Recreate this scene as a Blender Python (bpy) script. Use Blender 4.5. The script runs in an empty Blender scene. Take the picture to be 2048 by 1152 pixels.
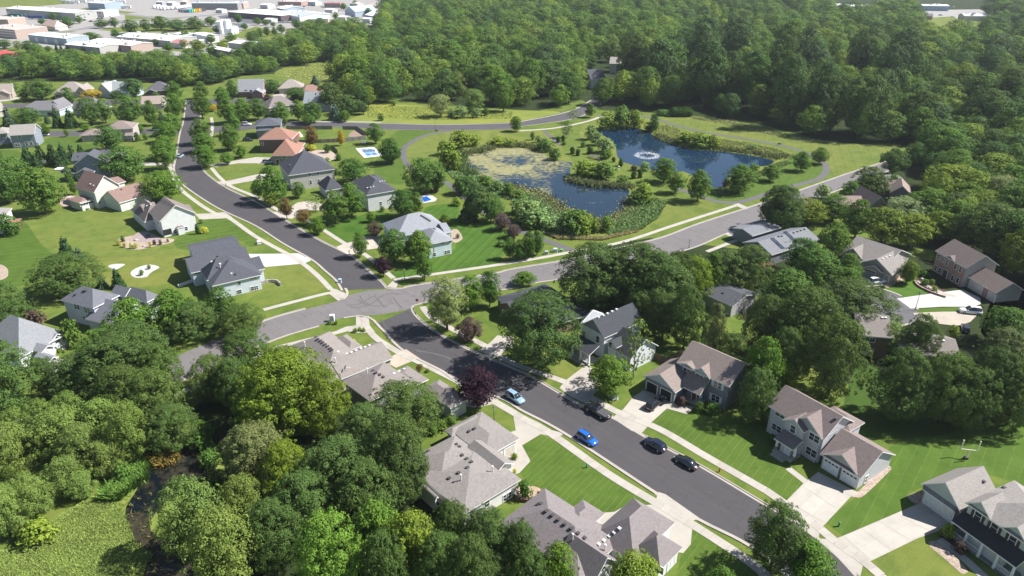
import bpy, bmesh, math, random
import numpy as np
from mathutils import Vector, Matrix
from mathutils.geometry import tessellate_polygon

# ------------------------------------------------------------------ camera, sky, sun, exposure
SC = bpy.context.scene
COL = SC.collection
R = math.radians
FOC, CAMH = 1420.0, 86.0                      # focal length in photo pixels, drone height in metres
TH = math.atan2(706.0, 1420.0)                # downward pitch
cd = bpy.data.cameras.new('camera'); cam = bpy.data.objects.new('camera', cd); COL.objects.link(cam)
cd.sensor_width = 36.0; cd.lens = 36.0*FOC/2048.0; cd.clip_start = 1.0; cd.clip_end = 20000.0
cam.location = (0, 0, CAMH); cam.rotation_euler = (math.pi/2-TH, 0, 0)
SC.camera = cam
SUN_AZ, SUN_EL = 8.0, 47.0                   # degrees from +X towards +Y, degrees above the ground
world = bpy.data.worlds.new('World'); SC.world = world; world.use_nodes = True
wn = world.node_tree.nodes; wl = world.node_tree.links
sky = wn.new('ShaderNodeTexSky'); sky.sky_type = 'NISHITA'; sky.sun_disc = False
sky.sun_elevation = R(SUN_EL); sky.sun_rotation = R(90-SUN_AZ); sky.altitude = 300; sky.air_density = 1.0; sky.dust_density = 0.6
wn['Background'].inputs['Strength'].default_value = 0.064
wl.new(sky.outputs[0], wn['Background'].inputs['Color'])
sd = bpy.data.lights.new('sun', 'SUN'); sd.energy = 5.0; sd.angle = R(0.53); sd.color = (1.0, 0.975, 0.93)
sun = bpy.data.objects.new('sun', sd); COL.objects.link(sun)
sv = Vector((math.cos(R(SUN_EL))*math.cos(R(SUN_AZ)), math.cos(R(SUN_EL))*math.sin(R(SUN_AZ)), math.sin(R(SUN_EL))))
sun.rotation_euler = (-sv).to_track_quat('-Z', 'Y').to_euler(); sun.location = (200, 60, 300)
SC.view_settings.view_transform = 'Standard'; SC.view_settings.look = 'None'
SC.view_settings.exposure = 1.10; SC.view_settings.gamma = 1.0; SC.view_settings.use_curve_mapping = False
SC.cycles.use_denoising = True
SC.cycles.max_bounces = 5; SC.cycles.diffuse_bounces = 3; SC.cycles.glossy_bounces = 3; SC.cycles.transmission_bounces = 4
SC.cycles.transparent_max_bounces = 6; SC.cycles.sample_clamp_indirect = 4.0

# ------------------------------------------------------------------ photo pixel <-> place
FW = np.array([0, math.cos(TH), -math.sin(TH)]); RT = np.array([1.0, 0, 0]); UP = np.array([0, math.sin(TH), math.cos(TH)])
CAM = np.array([0, 0, CAMH])
def ray(u, v): return FW*FOC + RT*(u-1024.0) + UP*(576.0-v)
def G(u, v, z=0.0):
    d = ray(u, v); t = (z-CAMH)/d[2]
    return np.array([d[0]*t, d[1]*t, z])
def PX(p):
    q = np.asarray(p, float)-CAM; a = q@FW
    return 1024+FOC*(q@RT)/a, 576-FOC*(q@UP)/a
def scale_at(p): return FOC/((np.asarray(p, float)-CAM)@FW)      # photo pixels per metre
def Z(x0, y0, s): return lambda x, y: (x0+x/s, y0+y/s)            # reads a point off an enlarged crop
def height_to(b, vt):                                            # height above ground point b that reaches row vt
    lo, hi = 0.0, 60.0
    for _ in range(30):
        m = (lo+hi)/2
        if PX((b[0], b[1], m))[1] > vt: lo = m
        else: hi = m
    return (lo+hi)/2

_s = G(1314, 984)-G(1131, 864); STREET = math.atan2(_s[1], _s[0])
# ------------------------------------------------------------------ object helpers
def tag(o, label=None, cat=None, group=None, kind=None):
    if label: o['label'] = label
    if cat: o['category'] = cat
    if group: o['group'] = group
    if kind: o['kind'] = kind
    return o
def link(name, data, parent=None, mat=None, loc=None):
    o = bpy.data.objects.new(name, data); COL.objects.link(o)
    if parent is not None: o.parent = parent
    if mat is not None and data is not None and not len(data.materials):
        data.materials.append(mat)
    if loc is not None: o.location = loc
    return o
def empty(name, loc=(0, 0, 0), rz=0.0, label=None, cat=None, group=None):
    o = bpy.data.objects.new(name, None); COL.objects.link(o); o.location = loc; o.rotation_euler = (0, 0, rz)
    o.empty_display_size = 0.5
    return tag(o, label, cat, group)
class MB:
    """collects simple solids into one mesh"""
    def __init__(s): s.v = []; s.f = []; s.m = []
    def add(s, vs, fs, mi=0):
        n = len(s.v); s.v += [tuple(map(float, p)) for p in vs]
        s.f += [tuple(n+i for i in f) for f in fs]; s.m += [mi]*len(fs); return s
    def box(s, x0, x1, y0, y1, z0, z1, mi=0):
        return s.add([(x0,y0,z0),(x1,y0,z0),(x1,y1,z0),(x0,y1,z0),(x0,y0,z1),(x1,y0,z1),(x1,y1,z1),(x0,y1,z1)],
              [(3,2,1,0),(4,5,6,7),(0,1,5,4),(1,2,6,5),(2,3,7,6),(3,0,4,7)], mi)
    def tube(s, p, q, r0, r1=None, n=8, mi=0, cap=True):
        r1 = r0 if r1 is None else r1
        p = np.array(p, float); q = np.array(q, float); d = q-p; d = d/np.linalg.norm(d)
        a = np.cross(d, [0, 0, 1.0]) if abs(d[2]) < .9 else np.cross(d, [1.0, 0, 0]); a /= np.linalg.norm(a); b = np.cross(d, a)
        vs = []
        for c, r in ((p, r0), (q, r1)):
            for i in range(n):
                t = 2*math.pi*i/n; vs.append(c+r*(math.cos(t)*a+math.sin(t)*b))
        fs = [(i, (i+1) % n, n+(i+1) % n, n+i) for i in range(n)]
        if cap: fs += [tuple(range(n-1, -1, -1)), tuple(range(n, 2*n))]
        return s.add(vs, fs, mi)
    def lathe(s, prof, n=16, c=(0, 0, 0), mi=0):
        vs = []; fs = []
        for r, z in prof:
            for i in range(n):
                t = 2*math.pi*i/n; vs.append((c[0]+r*math.cos(t), c[1]+r*math.sin(t), c[2]+z))
        for k in range(len(prof)-1):
            for i in range(n): fs.append((k*n+i, k*n+(i+1) % n, (k+1)*n+(i+1) % n, (k+1)*n+i))
        return s.add(vs, fs, mi)
    def prism(s, poly, z0, z1, mi=0):
        n = len(poly); vs = [(p[0], p[1], z0) for p in poly]+[(p[0], p[1], z1) for p in poly]
        tris = tessellate_polygon([[Vector((p[0], p[1], 0)) for p in poly]])
        fs = [(i, (i+1) % n, n+(i+1) % n, n+i) for i in range(n)]
        fs += [tuple(n+i for i in t) for t in tris]
        return s.add(vs, fs, mi)
    def mesh(s, name, mats, smooth=False):
        me = bpy.data.meshes.new(name); me.from_pydata(s.v, [], s.f)
        for m in (mats if isinstance(mats, (list, tuple)) else [mats]): me.materials.append(m)
        if any(s.m): me.polygons.foreach_set('material_index', s.m)
        bm = bmesh.new(); bm.from_mesh(me); bmesh.ops.recalc_face_normals(bm, faces=bm.faces); bm.to_mesh(me); bm.free()
        if smooth: me.polygons.foreach_set('use_smooth', [True]*len(me.polygons))
        me.update(); return me
    def obj(s, name, mats, parent=None, smooth=False, loc=None):
        return link(name, s.mesh(name, mats, smooth), parent, None, loc)

# ------------------------------------------------------------------ materials
MATS = {}
def lin(r, g, b):
    f = lambda c: (c/12.92 if c <= .04045 else ((c+.055)/1.055)**2.4)
    return (f(r/255), f(g/255), f(b/255))
class NT:
    def __init__(s, name):
        s.m = bpy.data.materials.new(name); s.m.use_nodes = True; s.t = s.m.node_tree; s.n = s.t.nodes
        s.b = s.n['Principled BSDF']; s.out = s.n['Material Output']
    def new(s, t, **k):
        n = s.n.new(t)
        for a, b in k.items(): setattr(n, a, b)
        return n
    def link(s, a, b): s.t.links.new(a, b)
    def pos(s, obj=False):
        if obj: return s.new('ShaderNodeTexCoord').outputs['Object']
        return s.new('ShaderNodeNewGeometry').outputs['Position']
    def noise(s, vec, scale, detail=3, rough=.55, dist=0):
        n = s.new('ShaderNodeTexNoise'); n.inputs['Scale'].default_value = scale; n.inputs['Detail'].default_value = detail
        n.inputs['Roughness'].default_value = rough; n.inputs['Distortion'].default_value = dist
        s.link(vec, n.inputs['Vector']); return n.outputs['Fac']
    def ramp(s, fac, stops):
        n = s.new('ShaderNodeValToRGB'); e = n.color_ramp.elements
        while len(e) < len(stops): e.new(.5)
        for i, (p, c) in enumerate(stops): e[i].position = p; e[i].color = (*c, 1) if len(c) == 3 else c
        s.link(fac, n.inputs['Fac']); return n.outputs['Color']
    def mix(s, fac, a, b, mode='MIX'):
        n = s.new('ShaderNodeMix', data_type='RGBA', blend_type=mode)
        for sock, val in ((n.inputs[0], fac), (n.inputs[6], a), (n.inputs[7], b)):
            if isinstance(val, (int, float)): sock.default_value = val
            elif isinstance(val, tuple): sock.default_value = (*val, 1) if len(val) == 3 else val
            else: s.link(val, sock)
        return n.outputs[2]
    def math(s, op, a, b=None, c=None):
        n = s.new('ShaderNodeMath', operation=op)
        for i, val in enumerate((a, b, c)):
            if val is None: continue
            if isinstance(val, (int, float)): n.inputs[i].default_value = val
            else: s.link(val, n.inputs[i])
        return n.outputs[0]
    def mapping(s, vec, scale=(1, 1, 1), rot=(0, 0, 0)):
        n = s.new('ShaderNodeMapping'); n.inputs['Scale'].default_value = scale; n.inputs['Rotation'].default_value = rot
        s.link(vec, n.inputs['Vector']); return n.outputs[0]
    def bump(s, h, strength=.3, dist=.02):
        n = s.new('ShaderNodeBump'); n.inputs['Strength'].default_value = strength; n.inputs['Distance'].default_value = dist
        s.link(h, n.inputs['Height']); s.link(n.outputs[0], s.b.inputs['Normal'])
    def fin(s, col=None, rough=.8, spec=.3, metal=0):
        if col is not None:
            if isinstance(col, tuple): s.b.inputs['Base Color'].default_value = (*col[:3], 1)
            else: s.link(col, s.b.inputs['Base Color'])
        s.b.inputs['Roughness'].default_value = rough; s.b.inputs['Specular IOR Level'].default_value = spec
        s.b.inputs['Metallic'].default_value = metal
        return s.m
def cached(f):
    def g(*a):
        k = (f.__name__,)+a
        if k not in MATS: MATS[k] = f(*a)
        return MATS[k]
    return g
def sc(c, k): return tuple(x*k for x in c)
@cached
def m_plain(c, rough=.6, spec=.4, var=.12):
    t = NT('paint'); n = t.noise(t.pos(), 1.7, 4)
    return t.fin(t.ramp(n, [(.25, sc(c, 1-var)), (.75, sc(c, 1+var))]), rough, spec)
@cached
def m_gloss(c, rough=.18, metal=0.0, coat=1.0):
    t = NT('car_paint'); t.fin(c, rough, .5, metal); t.b.inputs['Coat Weight'].default_value = coat; t.b.inputs['Coat Roughness'].default_value = .05
    return t.m
@cached
def m_glass(c=(.02, .026, .034)):
    t = NT('window_glass'); n = t.noise(t.pos(), .9, 2)
    return t.fin(t.ramp(n, [(.35, c), (.75, sc(c, 2.6))]), .06, .8)
@cached
def m_siding(c, pitch=.16):
    c = sc(c, .86); t = NT('siding'); p = t.pos(); sp = t.new('ShaderNodeSeparateXYZ'); t.link(p, sp.inputs[0])
    w = t.math('FRACT', t.math('MULTIPLY', sp.outputs[2], 1/pitch))
    line = t.math('LESS_THAN', w, .14)
    n = t.noise(p, .8, 4)
    base = t.ramp(n, [(.3, sc(c, .93)), (.7, sc(c, 1.05))])
    t.bump(w, .4, .02)
    return t.fin(t.mix(t.math('MULTIPLY', line, .35), base, sc(c, .5)), .65, .3)
@cached
def m_shingle(c, c2=None, k=1.0):
    c = sc(c, .74); c2 = sc(c2, .74) if c2 else sc(c, .62)
    t = NT('roof_shingles'); p = t.pos()
    n1 = t.noise(t.mapping(p, (1, 1, 2.2)), 6.5, 3, .7); n2 = t.noise(p, .35, 3)
    v = t.new('ShaderNodeTexVoronoi'); v.inputs['Scale'].default_value = 4.2; t.link(t.mapping(p, (1, 1, 3)), v.inputs['Vector'])
    vc = t.new('ShaderNodeSeparateColor'); t.link(v.outputs['Color'], vc.inputs[0])
    f = t.math('ADD', t.math('MULTIPLY', n1, .55), t.math('MULTIPLY', vc.outputs[0], .45))
    sp = t.new('ShaderNodeSeparateXYZ'); t.link(p, sp.inputs[0])
    w = t.math('FRACT', t.math('MULTIPLY', sp.outputs[2], 1/.085))
    base = t.ramp(f, [(.2, sc(c, .72)), (.5, c), (.85, sc(c, 1.2))])
    base = t.mix(t.math('MULTIPLY', t.math('LESS_THAN', w, .3), .30), base, sc(c2, .55))
    base = t.mix(t.math('MULTIPLY', n2, .3), base, sc(c, .8))
    t.bump(f, .5, .02)
    return t.fin(base, .92, .15)
@cached
def m_brick(c, mortar=(.42, .38, .34)):
    t = NT('brick'); p = t.pos(); b = t.new('ShaderNodeTexBrick'); b.inputs['Scale'].default_value = 2.2
    sp = t.new('ShaderNodeSeparateXYZ'); t.link(p, sp.inputs[0]); cb = t.new('ShaderNodeCombineXYZ')
    t.link(t.math('ADD', sp.outputs[0], sp.outputs[1]), cb.inputs[0]); t.link(sp.outputs[2], cb.inputs[1])
    t.link(cb.outputs[0], b.inputs['Vector']); b.inputs['Color1'].default_value = (*c, 1); b.inputs['Color2'].default_value = (*sc(c, .7), 1)
    b.inputs['Mortar'].default_value = (*mortar, 1); b.inputs['Mortar Size'].default_value = .012
    n = t.noise(p, 2.0, 4)
    t.bump(b.outputs['Fac'], -.4, .02)
    return t.fin(t.mix(t.math('MULTIPLY', n, .45), b.outputs['Color'], sc(c, .75)), .85, .2)
@cached
def m_stone(c):
    t = NT('stone_veneer'); p = t.pos(); v = t.new('ShaderNodeTexVoronoi'); v.inputs['Scale'].default_value = 3.2; t.link(p, v.inputs['Vector'])
    n = t.noise(v.outputs['Position'], 1.3, 2); t.bump(v.outputs['Distance'], .6, .05)
    return t.fin(t.ramp(n, [(.3, sc(c, .55)), (.55, c), (.75, sc(c, 1.45))]), .9, .2)
@cached
def m_asphalt(c, grain=1.0):
    c = sc(c, .60); t = NT('asphalt'); p = t.pos()
    n1 = t.noise(p, .12, 5, .6); n2 = t.noise(p, 6.0, 3, .8); mp = t.new('ShaderNodeMapping', vector_type='TEXTURE'); mp.inputs['Rotation'].default_value = (0, 0, STREET); mp.inputs['Scale'].default_value = (30, 1, 1); t.link(p, mp.inputs['Vector']); n3 = t.noise(mp.outputs[0], .8, 4, .7)
    f = t.math('ADD', t.math('ADD', t.math('MULTIPLY', n1, .35), t.math('MULTIPLY', n2, .2)), t.math('MULTIPLY', n3, .5))
    cr = t.new('ShaderNodeTexVoronoi', feature='DISTANCE_TO_EDGE'); cr.inputs['Scale'].default_value = .11
    wp = t.new('ShaderNodeVectorMath', operation='ADD'); t.link(p, wp.inputs[0])
    nn = t.new('ShaderNodeTexNoise'); nn.inputs['Scale'].default_value = .35; nn.inputs['Detail'].default_value = 5; t.link(p, nn.inputs['Vector'])
    wv = t.new('ShaderNodeVectorMath', operation='SCALE'); wv.inputs['Scale'].default_value = 7.0; t.link(nn.outputs['Color'], wv.inputs[0]); t.link(wv.outputs[0], wp.inputs[1])
    t.link(wp.outputs[0], cr.inputs['Vector'])
    crack = t.math('MULTIPLY', t.math('LESS_THAN', cr.outputs['Distance'], .006), .5*grain)
    base = t.ramp(f, [(.3, sc(c, .8)), (.55, c), (.8, sc(c, 1.2))])
    t.bump(n2, .3, .01)
    return t.fin(t.mix(crack, base, sc(c, .45)), .88, .25)
@cached
def m_concrete(c, joint=0.0):
    c = sc(c, .64); t = NT('concrete'); p = t.pos()
    n1 = t.noise(p, .35, 4); n2 = t.noise(p, 5.0, 3, .7)
    f = t.math('ADD', t.math('MULTIPLY', n1, .7), t.math('MULTIPLY', n2, .3))
    t.bump(n2, .15, .01)
    return t.fin(t.ramp(f, [(.3, sc(c, .84)), (.5, c), (.75, sc(c, 1.1))]), .9, .2)
@cached
def m_lawn(g1, g2, ang=0.0, pitch=0.0, strength=.35, dry=.3, alt=0.0):
    """g1 lush, g2 dry; thin pale mower lines every pitch metres, alt = alternating broad stripes"""
    g1 = (g1[0]*.74, g1[1]*.72, g1[2]*.72); g2 = (g2[0]*.70, g2[1]*.69, g2[2]*.66); t = NT('lawn'); p = t.pos()
    n1 = t.noise(p, .055, 5, .6, .4); n2 = t.noise(p, .5, 4, .65); n3 = t.noise(p, 3.2, 3, .8)
    f = t.math('ADD', t.math('ADD', t.math('MULTIPLY', n1, .75), t.math('MULTIPLY', n2, .25)), dry-.5)
    col = t.ramp(f, [(.3, g1), (.72, g2)])
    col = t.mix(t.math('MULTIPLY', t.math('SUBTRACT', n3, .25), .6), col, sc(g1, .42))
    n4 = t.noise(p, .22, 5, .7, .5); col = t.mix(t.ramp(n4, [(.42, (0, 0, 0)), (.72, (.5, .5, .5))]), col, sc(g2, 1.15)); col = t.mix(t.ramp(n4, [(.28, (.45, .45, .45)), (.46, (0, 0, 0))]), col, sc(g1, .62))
    if pitch:
        q = t.mapping(p, (1, 1, 1), (0, 0, R(ang))); sp = t.new('ShaderNodeSeparateXYZ'); t.link(q, sp.inputs[0])
        wob = t.math('MULTIPLY', t.math('SUBTRACT', t.noise(p, .12, 2), .5), .5)
        x = t.math('MULTIPLY', t.math('ADD', sp.outputs[0], wob), 1/pitch); fr = t.math('FRACT', x)
        gate = t.math('MULTIPLY', t.math('GREATER_THAN', t.noise(p, .4, 4), .42), strength)
        ln = t.math('MULTIPLY', t.math('LESS_THAN', fr, .085), gate)
        col = t.mix(ln, col, (.21, .22, .085))
        if alt:
            st = t.math('GREATER_THAN', t.math('FRACT', t.math('MULTIPLY', x, .5)), .5)
            col = t.mix(t.math('MULTIPLY', st, alt), col, sc(g1, .62))
    t.bump(n3, .5, .05)
    return t.fin(col, .95, .12)
@cached
def m_meadow(a, b, c, s=.06):
    a, b, c = sc(a, .64), sc(b, .64), sc(c, .64); t = NT('meadow'); p = t.pos()
    n1 = t.noise(p, s, 6, .65, .6); n2 = t.noise(p, 1.4, 5, .75)
    f = t.math('ADD', t.math('MULTIPLY', n1, .65), t.math('MULTIPLY', n2, .35))
    t.bump(n2, .9, .15)
    return t.fin(t.ramp(f, [(.32, a), (.5, b), (.68, c)]), .95, .1)
@cached
def m_gravel(c):
    c = sc(c, .70); t = NT('gravel'); p = t.pos(); v = t.new('ShaderNodeTexVoronoi'); v.inputs['Scale'].default_value = 5.0; t.link(p, v.inputs['Vector'])
    s = t.new('ShaderNodeSeparateColor'); t.link(v.outputs['Color'], s.inputs[0]); n = t.noise(p, .5, 3)
    t.bump(v.outputs['Distance'], .6, .04)
    return t.fin(t.mix(t.math('MULTIPLY', n, .4), t.ramp(s.outputs[0], [(.1, sc(c, .6)), (.9, sc(c, 1.25))]), c), .95, .15)
@cached
def m_bark(c):
    t = NT('bark'); p = t.pos(); n = t.noise(t.mapping(p, (3, 3, .6)), 2.0, 4); t.bump(n, .6, .05)
    return t.fin(t.ramp(n, [(.3, sc(c, .6)), (.7, sc(c, 1.3))]), .95, .1)
@cached
def m_leaf(kind='obj'):
    """leaf colour = the tree's own object colour, varied leaf by leaf; light passes through the blades"""
    t = NT('foliage_'+kind)
    geo = t.new('ShaderNodeNewGeometry'); oi = t.new('ShaderNodeObjectInfo')
    if kind == 'obj':
        base = oi.outputs['Color']
    else:
        wn_ = t.noise(oi.outputs['Location'], .011, 4, .6); wf = t.math('ADD', t.math('MULTIPLY', oi.outputs['Random'], .62), t.math('MULTIPLY', t.math('SUBTRACT', wn_, .25), .8))
        base = t.ramp(wf, [(0, (.036, .066, .036)), (.15, (.054, .096, .042)), (.28, (.110, .160, .040)), (.38, (.050, .082, .044)), (.50, (.135, .195, .042)), (.60, (.070, .118, .048)), (.70, (.180, .215, .048)), (.80, (.085, .135, .050)), (.90, (.150, .165, .070)), (1, (.215, .210, .060))])
    base = t.mix(1.0, base, (1.0, 1.16, .80), 'MULTIPLY'); n = t.noise(t.pos(), .45, 3, .6)
    dk = t.mix(1.0, base, (.66, .74, .66), 'MULTIPLY'); lt = t.mix(1.0, base, (1.42, 1.30, 1.18), 'MULTIPLY')
    f = t.math('ADD', t.math('MULTIPLY', geo.outputs['Random Per Island'], .55), t.math('MULTIPLY', n, .5))
    fm = t.new('ShaderNodeMapRange'); fm.inputs['From Min'].default_value = .2; fm.inputs['From Max'].default_value = .85; t.link(f, fm.inputs['Value'])
    col = t.mix(fm.outputs[0], dk, lt)
    t.link(col, t.b.inputs['Base Color']); t.b.inputs['Roughness'].default_value = .7; t.b.inputs['Specular IOR Level'].default_value = .08
    tr = t.new('ShaderNodeBsdfTranslucent'); t.link(t.mix(1.0, col, (1.25, 1.25, .6), 'MULTIPLY'), tr.inputs['Color'])
    mx = t.new('ShaderNodeMixShader'); mx.inputs[0].default_value = .20
    t.link(t.b.outputs[0], mx.inputs[1]); t.link(tr.outputs[0], mx.inputs[2]); t.link(mx.outputs[0], t.out.inputs['Surface'])
    return t.m
WHITE = (.74, .74, .72)
M_TRIM = m_plain((.72, .72, .70), .5, .4, .04)
M_GLASS = m_glass()
M_CONC = m_concrete((.52, .475, .415))
M_CONC_NEW = m_concrete((.63, .61, .57))
M_KERB = m_concrete((.50, .45, .40))
M_ROAD = m_asphalt((.102, .094, .100))
M_ROAD_OLD = m_asphalt((.235, .215, .215), 1.2)
M_ROAD_FAR = m_asphalt((.125, .118, .128))
M_PATH = m_asphalt((.17, .16, .165), .5)
# ------------------------------------------------------------------ ground, roads, pavements, water
def q(c, r): return Z(512*c, 288*r, 4.0)
def pts(z, *xy): return [z(xy[i], xy[i+1]) for i in range(0, len(xy), 2)]
def w2(pl): return [G(*p)[:2] for p in pl]
def catmull(P, closed=False, step=1.5):
    P = [np.asarray(p, float) for p in P]; n = len(P); out = []
    rng = n if closed else n-1
    for i in range(rng):
        a = P[(i-1) % n] if (closed or i > 0) else 2*P[0]-P[1]
        b = P[i]; c = P[(i+1) % n]; d = P[(i+2) % n] if (closed or i+2 < n) else 2*P[-1]-P[-2]
        k = max(1, min(24, int(np.linalg.norm(c-b)/step)))
        for j in range(k):
            t = j/k
            out.append(.5*((2*b)+(c-a)*t+(2*a-5*b+4*c-d)*t*t+(3*b-a-3*c+d)*t**3))
    if not closed: out.append(P[-1])
    return out
def sheet_w(name, poly, z, mat, label=None, cat=None, kind='structure', parent=None):
    me = bpy.data.meshes.new(name)
    tris = tessellate_polygon([[Vector((p[0], p[1], 0)) for p in poly]])
    vs = [(float(p[0]), float(p[1]), z) for p in poly]; fs = []
    for t in tris:
        a, b, c = (vs[i] for i in t)
        fs.append(t if (b[0]-a[0])*(c[1]-a[1])-(b[1]-a[1])*(c[0]-a[0]) > 0 else (t[0], t[2], t[1]))
    me.from_pydata(vs, [], fs); me.materials.append(mat); me.update()
    o = link(name, me, parent)
    if parent is None: tag(o, label, cat, None, kind)
    return o
def sheet(name, pl, z, mat, label=None, smooth=False, kind='structure', step=2.0):
    P = w2(pl)
    if smooth: P = catmull(P, True, step)
    return sheet_w(name, P, z, mat, label, None, kind)
def offset(P, d):
    out = []
    for i, p in enumerate(P):
        a = P[max(0, i-1)]; b = P[min(len(P)-1, i+1)]; t = b-a; t = t/(np.linalg.norm(t)+1e-9)
        out.append(p+d*np.array([-t[1], t[0]]))
    return out
def ribbon(name, pl, width, z, mat, label=None, step=2.0, kind='structure', world=False):
    P = catmull(pl if world else w2(pl), False, step)
    A = offset(P, width/2); B = offset(P, -width/2)
    return sheet_w(name, A+B[::-1], z, mat, label, None, kind), P
DRIVES = []
def inside(p, poly):
    c = False; n = len(poly); j = n-1
    for i in range(n):
        if (poly[i][1] > p[1]) != (poly[j][1] > p[1]) and p[0] < (poly[j][0]-poly[i][0])*(p[1]-poly[i][1])/(poly[j][1]-poly[i][1])+poly[i][0]: c = not c
        j = i
    return c
def near_drive(p): return any(inside(p, d) for d in DRIVES)
KERBN = 0
def kerb(pl, side, label):
    """gutter pan plus a raised kerb along an asphalt edge; the kerb drops where a drive crosses"""
    P = catmull(w2(pl), False, 1.5); o0 = [p+0 for p in P]; g = offset(P, .48*side); k0 = offset(P, .50*side); k1 = offset(P, .72*side)
    b = MB()
    for i in range(len(P)-1):
        b.add([(*o0[i], .026), (*o0[i+1], .026), (*g[i+1], .034), (*g[i], .034)], [(0, 1, 2, 3)])
        if near_drive((k1[i]+k1[i+1])/2):
            b.add([(*g[i], .034), (*g[i+1], .034), (*k1[i+1], .04), (*k1[i], .04)], [(0, 1, 2, 3)])
            continue
        v = [(*k0[i], .02), (*k0[i+1], .02), (*k1[i+1], 0), (*k1[i], 0), (*k0[i], .14), (*k0[i+1], .14), (*k1[i+1], .14), (*k1[i], .14)]
        b.add(v, [(0, 1, 5, 4), (4, 5, 6, 7), (2, 3, 7, 6), (0, 4, 7, 3), (1, 2, 6, 5)])
    o = b.obj('kerb', M_KERB); tag(o, label, None, None, 'structure')
SLAB = MB().box(-.5, .5, -.5, .5, -.03, 0).mesh('slab', m_concrete((.545, .50, .44)))
SLAB2 = MB().box(-.5, .5, -.5, .5, -.03, 0).mesh('slab', m_concrete((.50, .455, .395)))
def slabs_along(parent, P, width, z, pitch=1.55, lim=150):
    L = [0.0]
    for i in range(len(P)-1): L.append(L[-1]+float(np.linalg.norm(P[i+1]-P[i])))
    n = int(L[-1]/pitch); rnd = random.Random(5)
    for k in range(min(n, lim)):
        s = (k+.5)*pitch; i = max(j for j in range(len(L)) if L[j] <= s); i = min(i, len(P)-2)
        t = (s-L[i])/max(1e-6, L[i+1]-L[i]); p = P[i]*(1-t)+P[i+1]*t; d = P[i+1]-P[i]
        o = bpy.data.objects.new('slab', SLAB if rnd.random() < .6 else SLAB2); COL.objects.link(o); o.parent = parent
        o.location = (p[0], p[1], z+.012+rnd.random()*.004); o.rotation_euler = (0, 0, math.atan2(d[1], d[0])); o.scale = (pitch-.035, width, 1)
def quad_slabs(parent, Q, nu, nv, z, gap=.03):
    """concrete slabs filling a four-cornered drive, each its own piece"""
    A, B, C, D = [np.asarray(p, float) for p in Q]; rnd = random.Random(int(abs(A[0])*10))
    f = lambda s, t: (A*(1-s)+B*s)*(1-t)+(D*(1-s)+C*s)*t
    for i in range(nu):
        for j in range(nv):
            c = [f(i/nu, j/nv), f((i+1)/nu, j/nv), f((i+1)/nu, (j+1)/nv), f(i/nu, (j+1)/nv)]
            m = sum(c)/4; c = [p+(m-p)/np.linalg.norm(m-p)*gap for p in c]; h = z+.014+rnd.random()*.006
            b = MB(); b.add([(*p, z) for p in c]+[(*p, h) for p in c], [(4, 5, 6, 7), (0, 1, 5, 4), (1, 2, 6, 5), (2, 3, 7, 6), (3, 0, 4, 7)])
            k = .97+rnd.random()*.1
            b.obj('slab', m_concrete((round(.56*k, 3), round(.515*k, 3), round(.45*k, 3))), parent)

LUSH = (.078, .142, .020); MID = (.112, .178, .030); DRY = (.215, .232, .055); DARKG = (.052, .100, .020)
# the ground itself, out past the horizon line
gb = MB(); S = 9000.0
gb.add([(-S, -800, 0), (S, -800, 0), (S, 14000, 0), (-S, 14000, 0)], [(0, 1, 2, 3)])
tag(gb.obj('ground', m_lawn(MID, DRY, 0, 0, 0, .34)), 'broad green grassy ground under the whole neighbourhood', None, None, 'structure')

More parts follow.
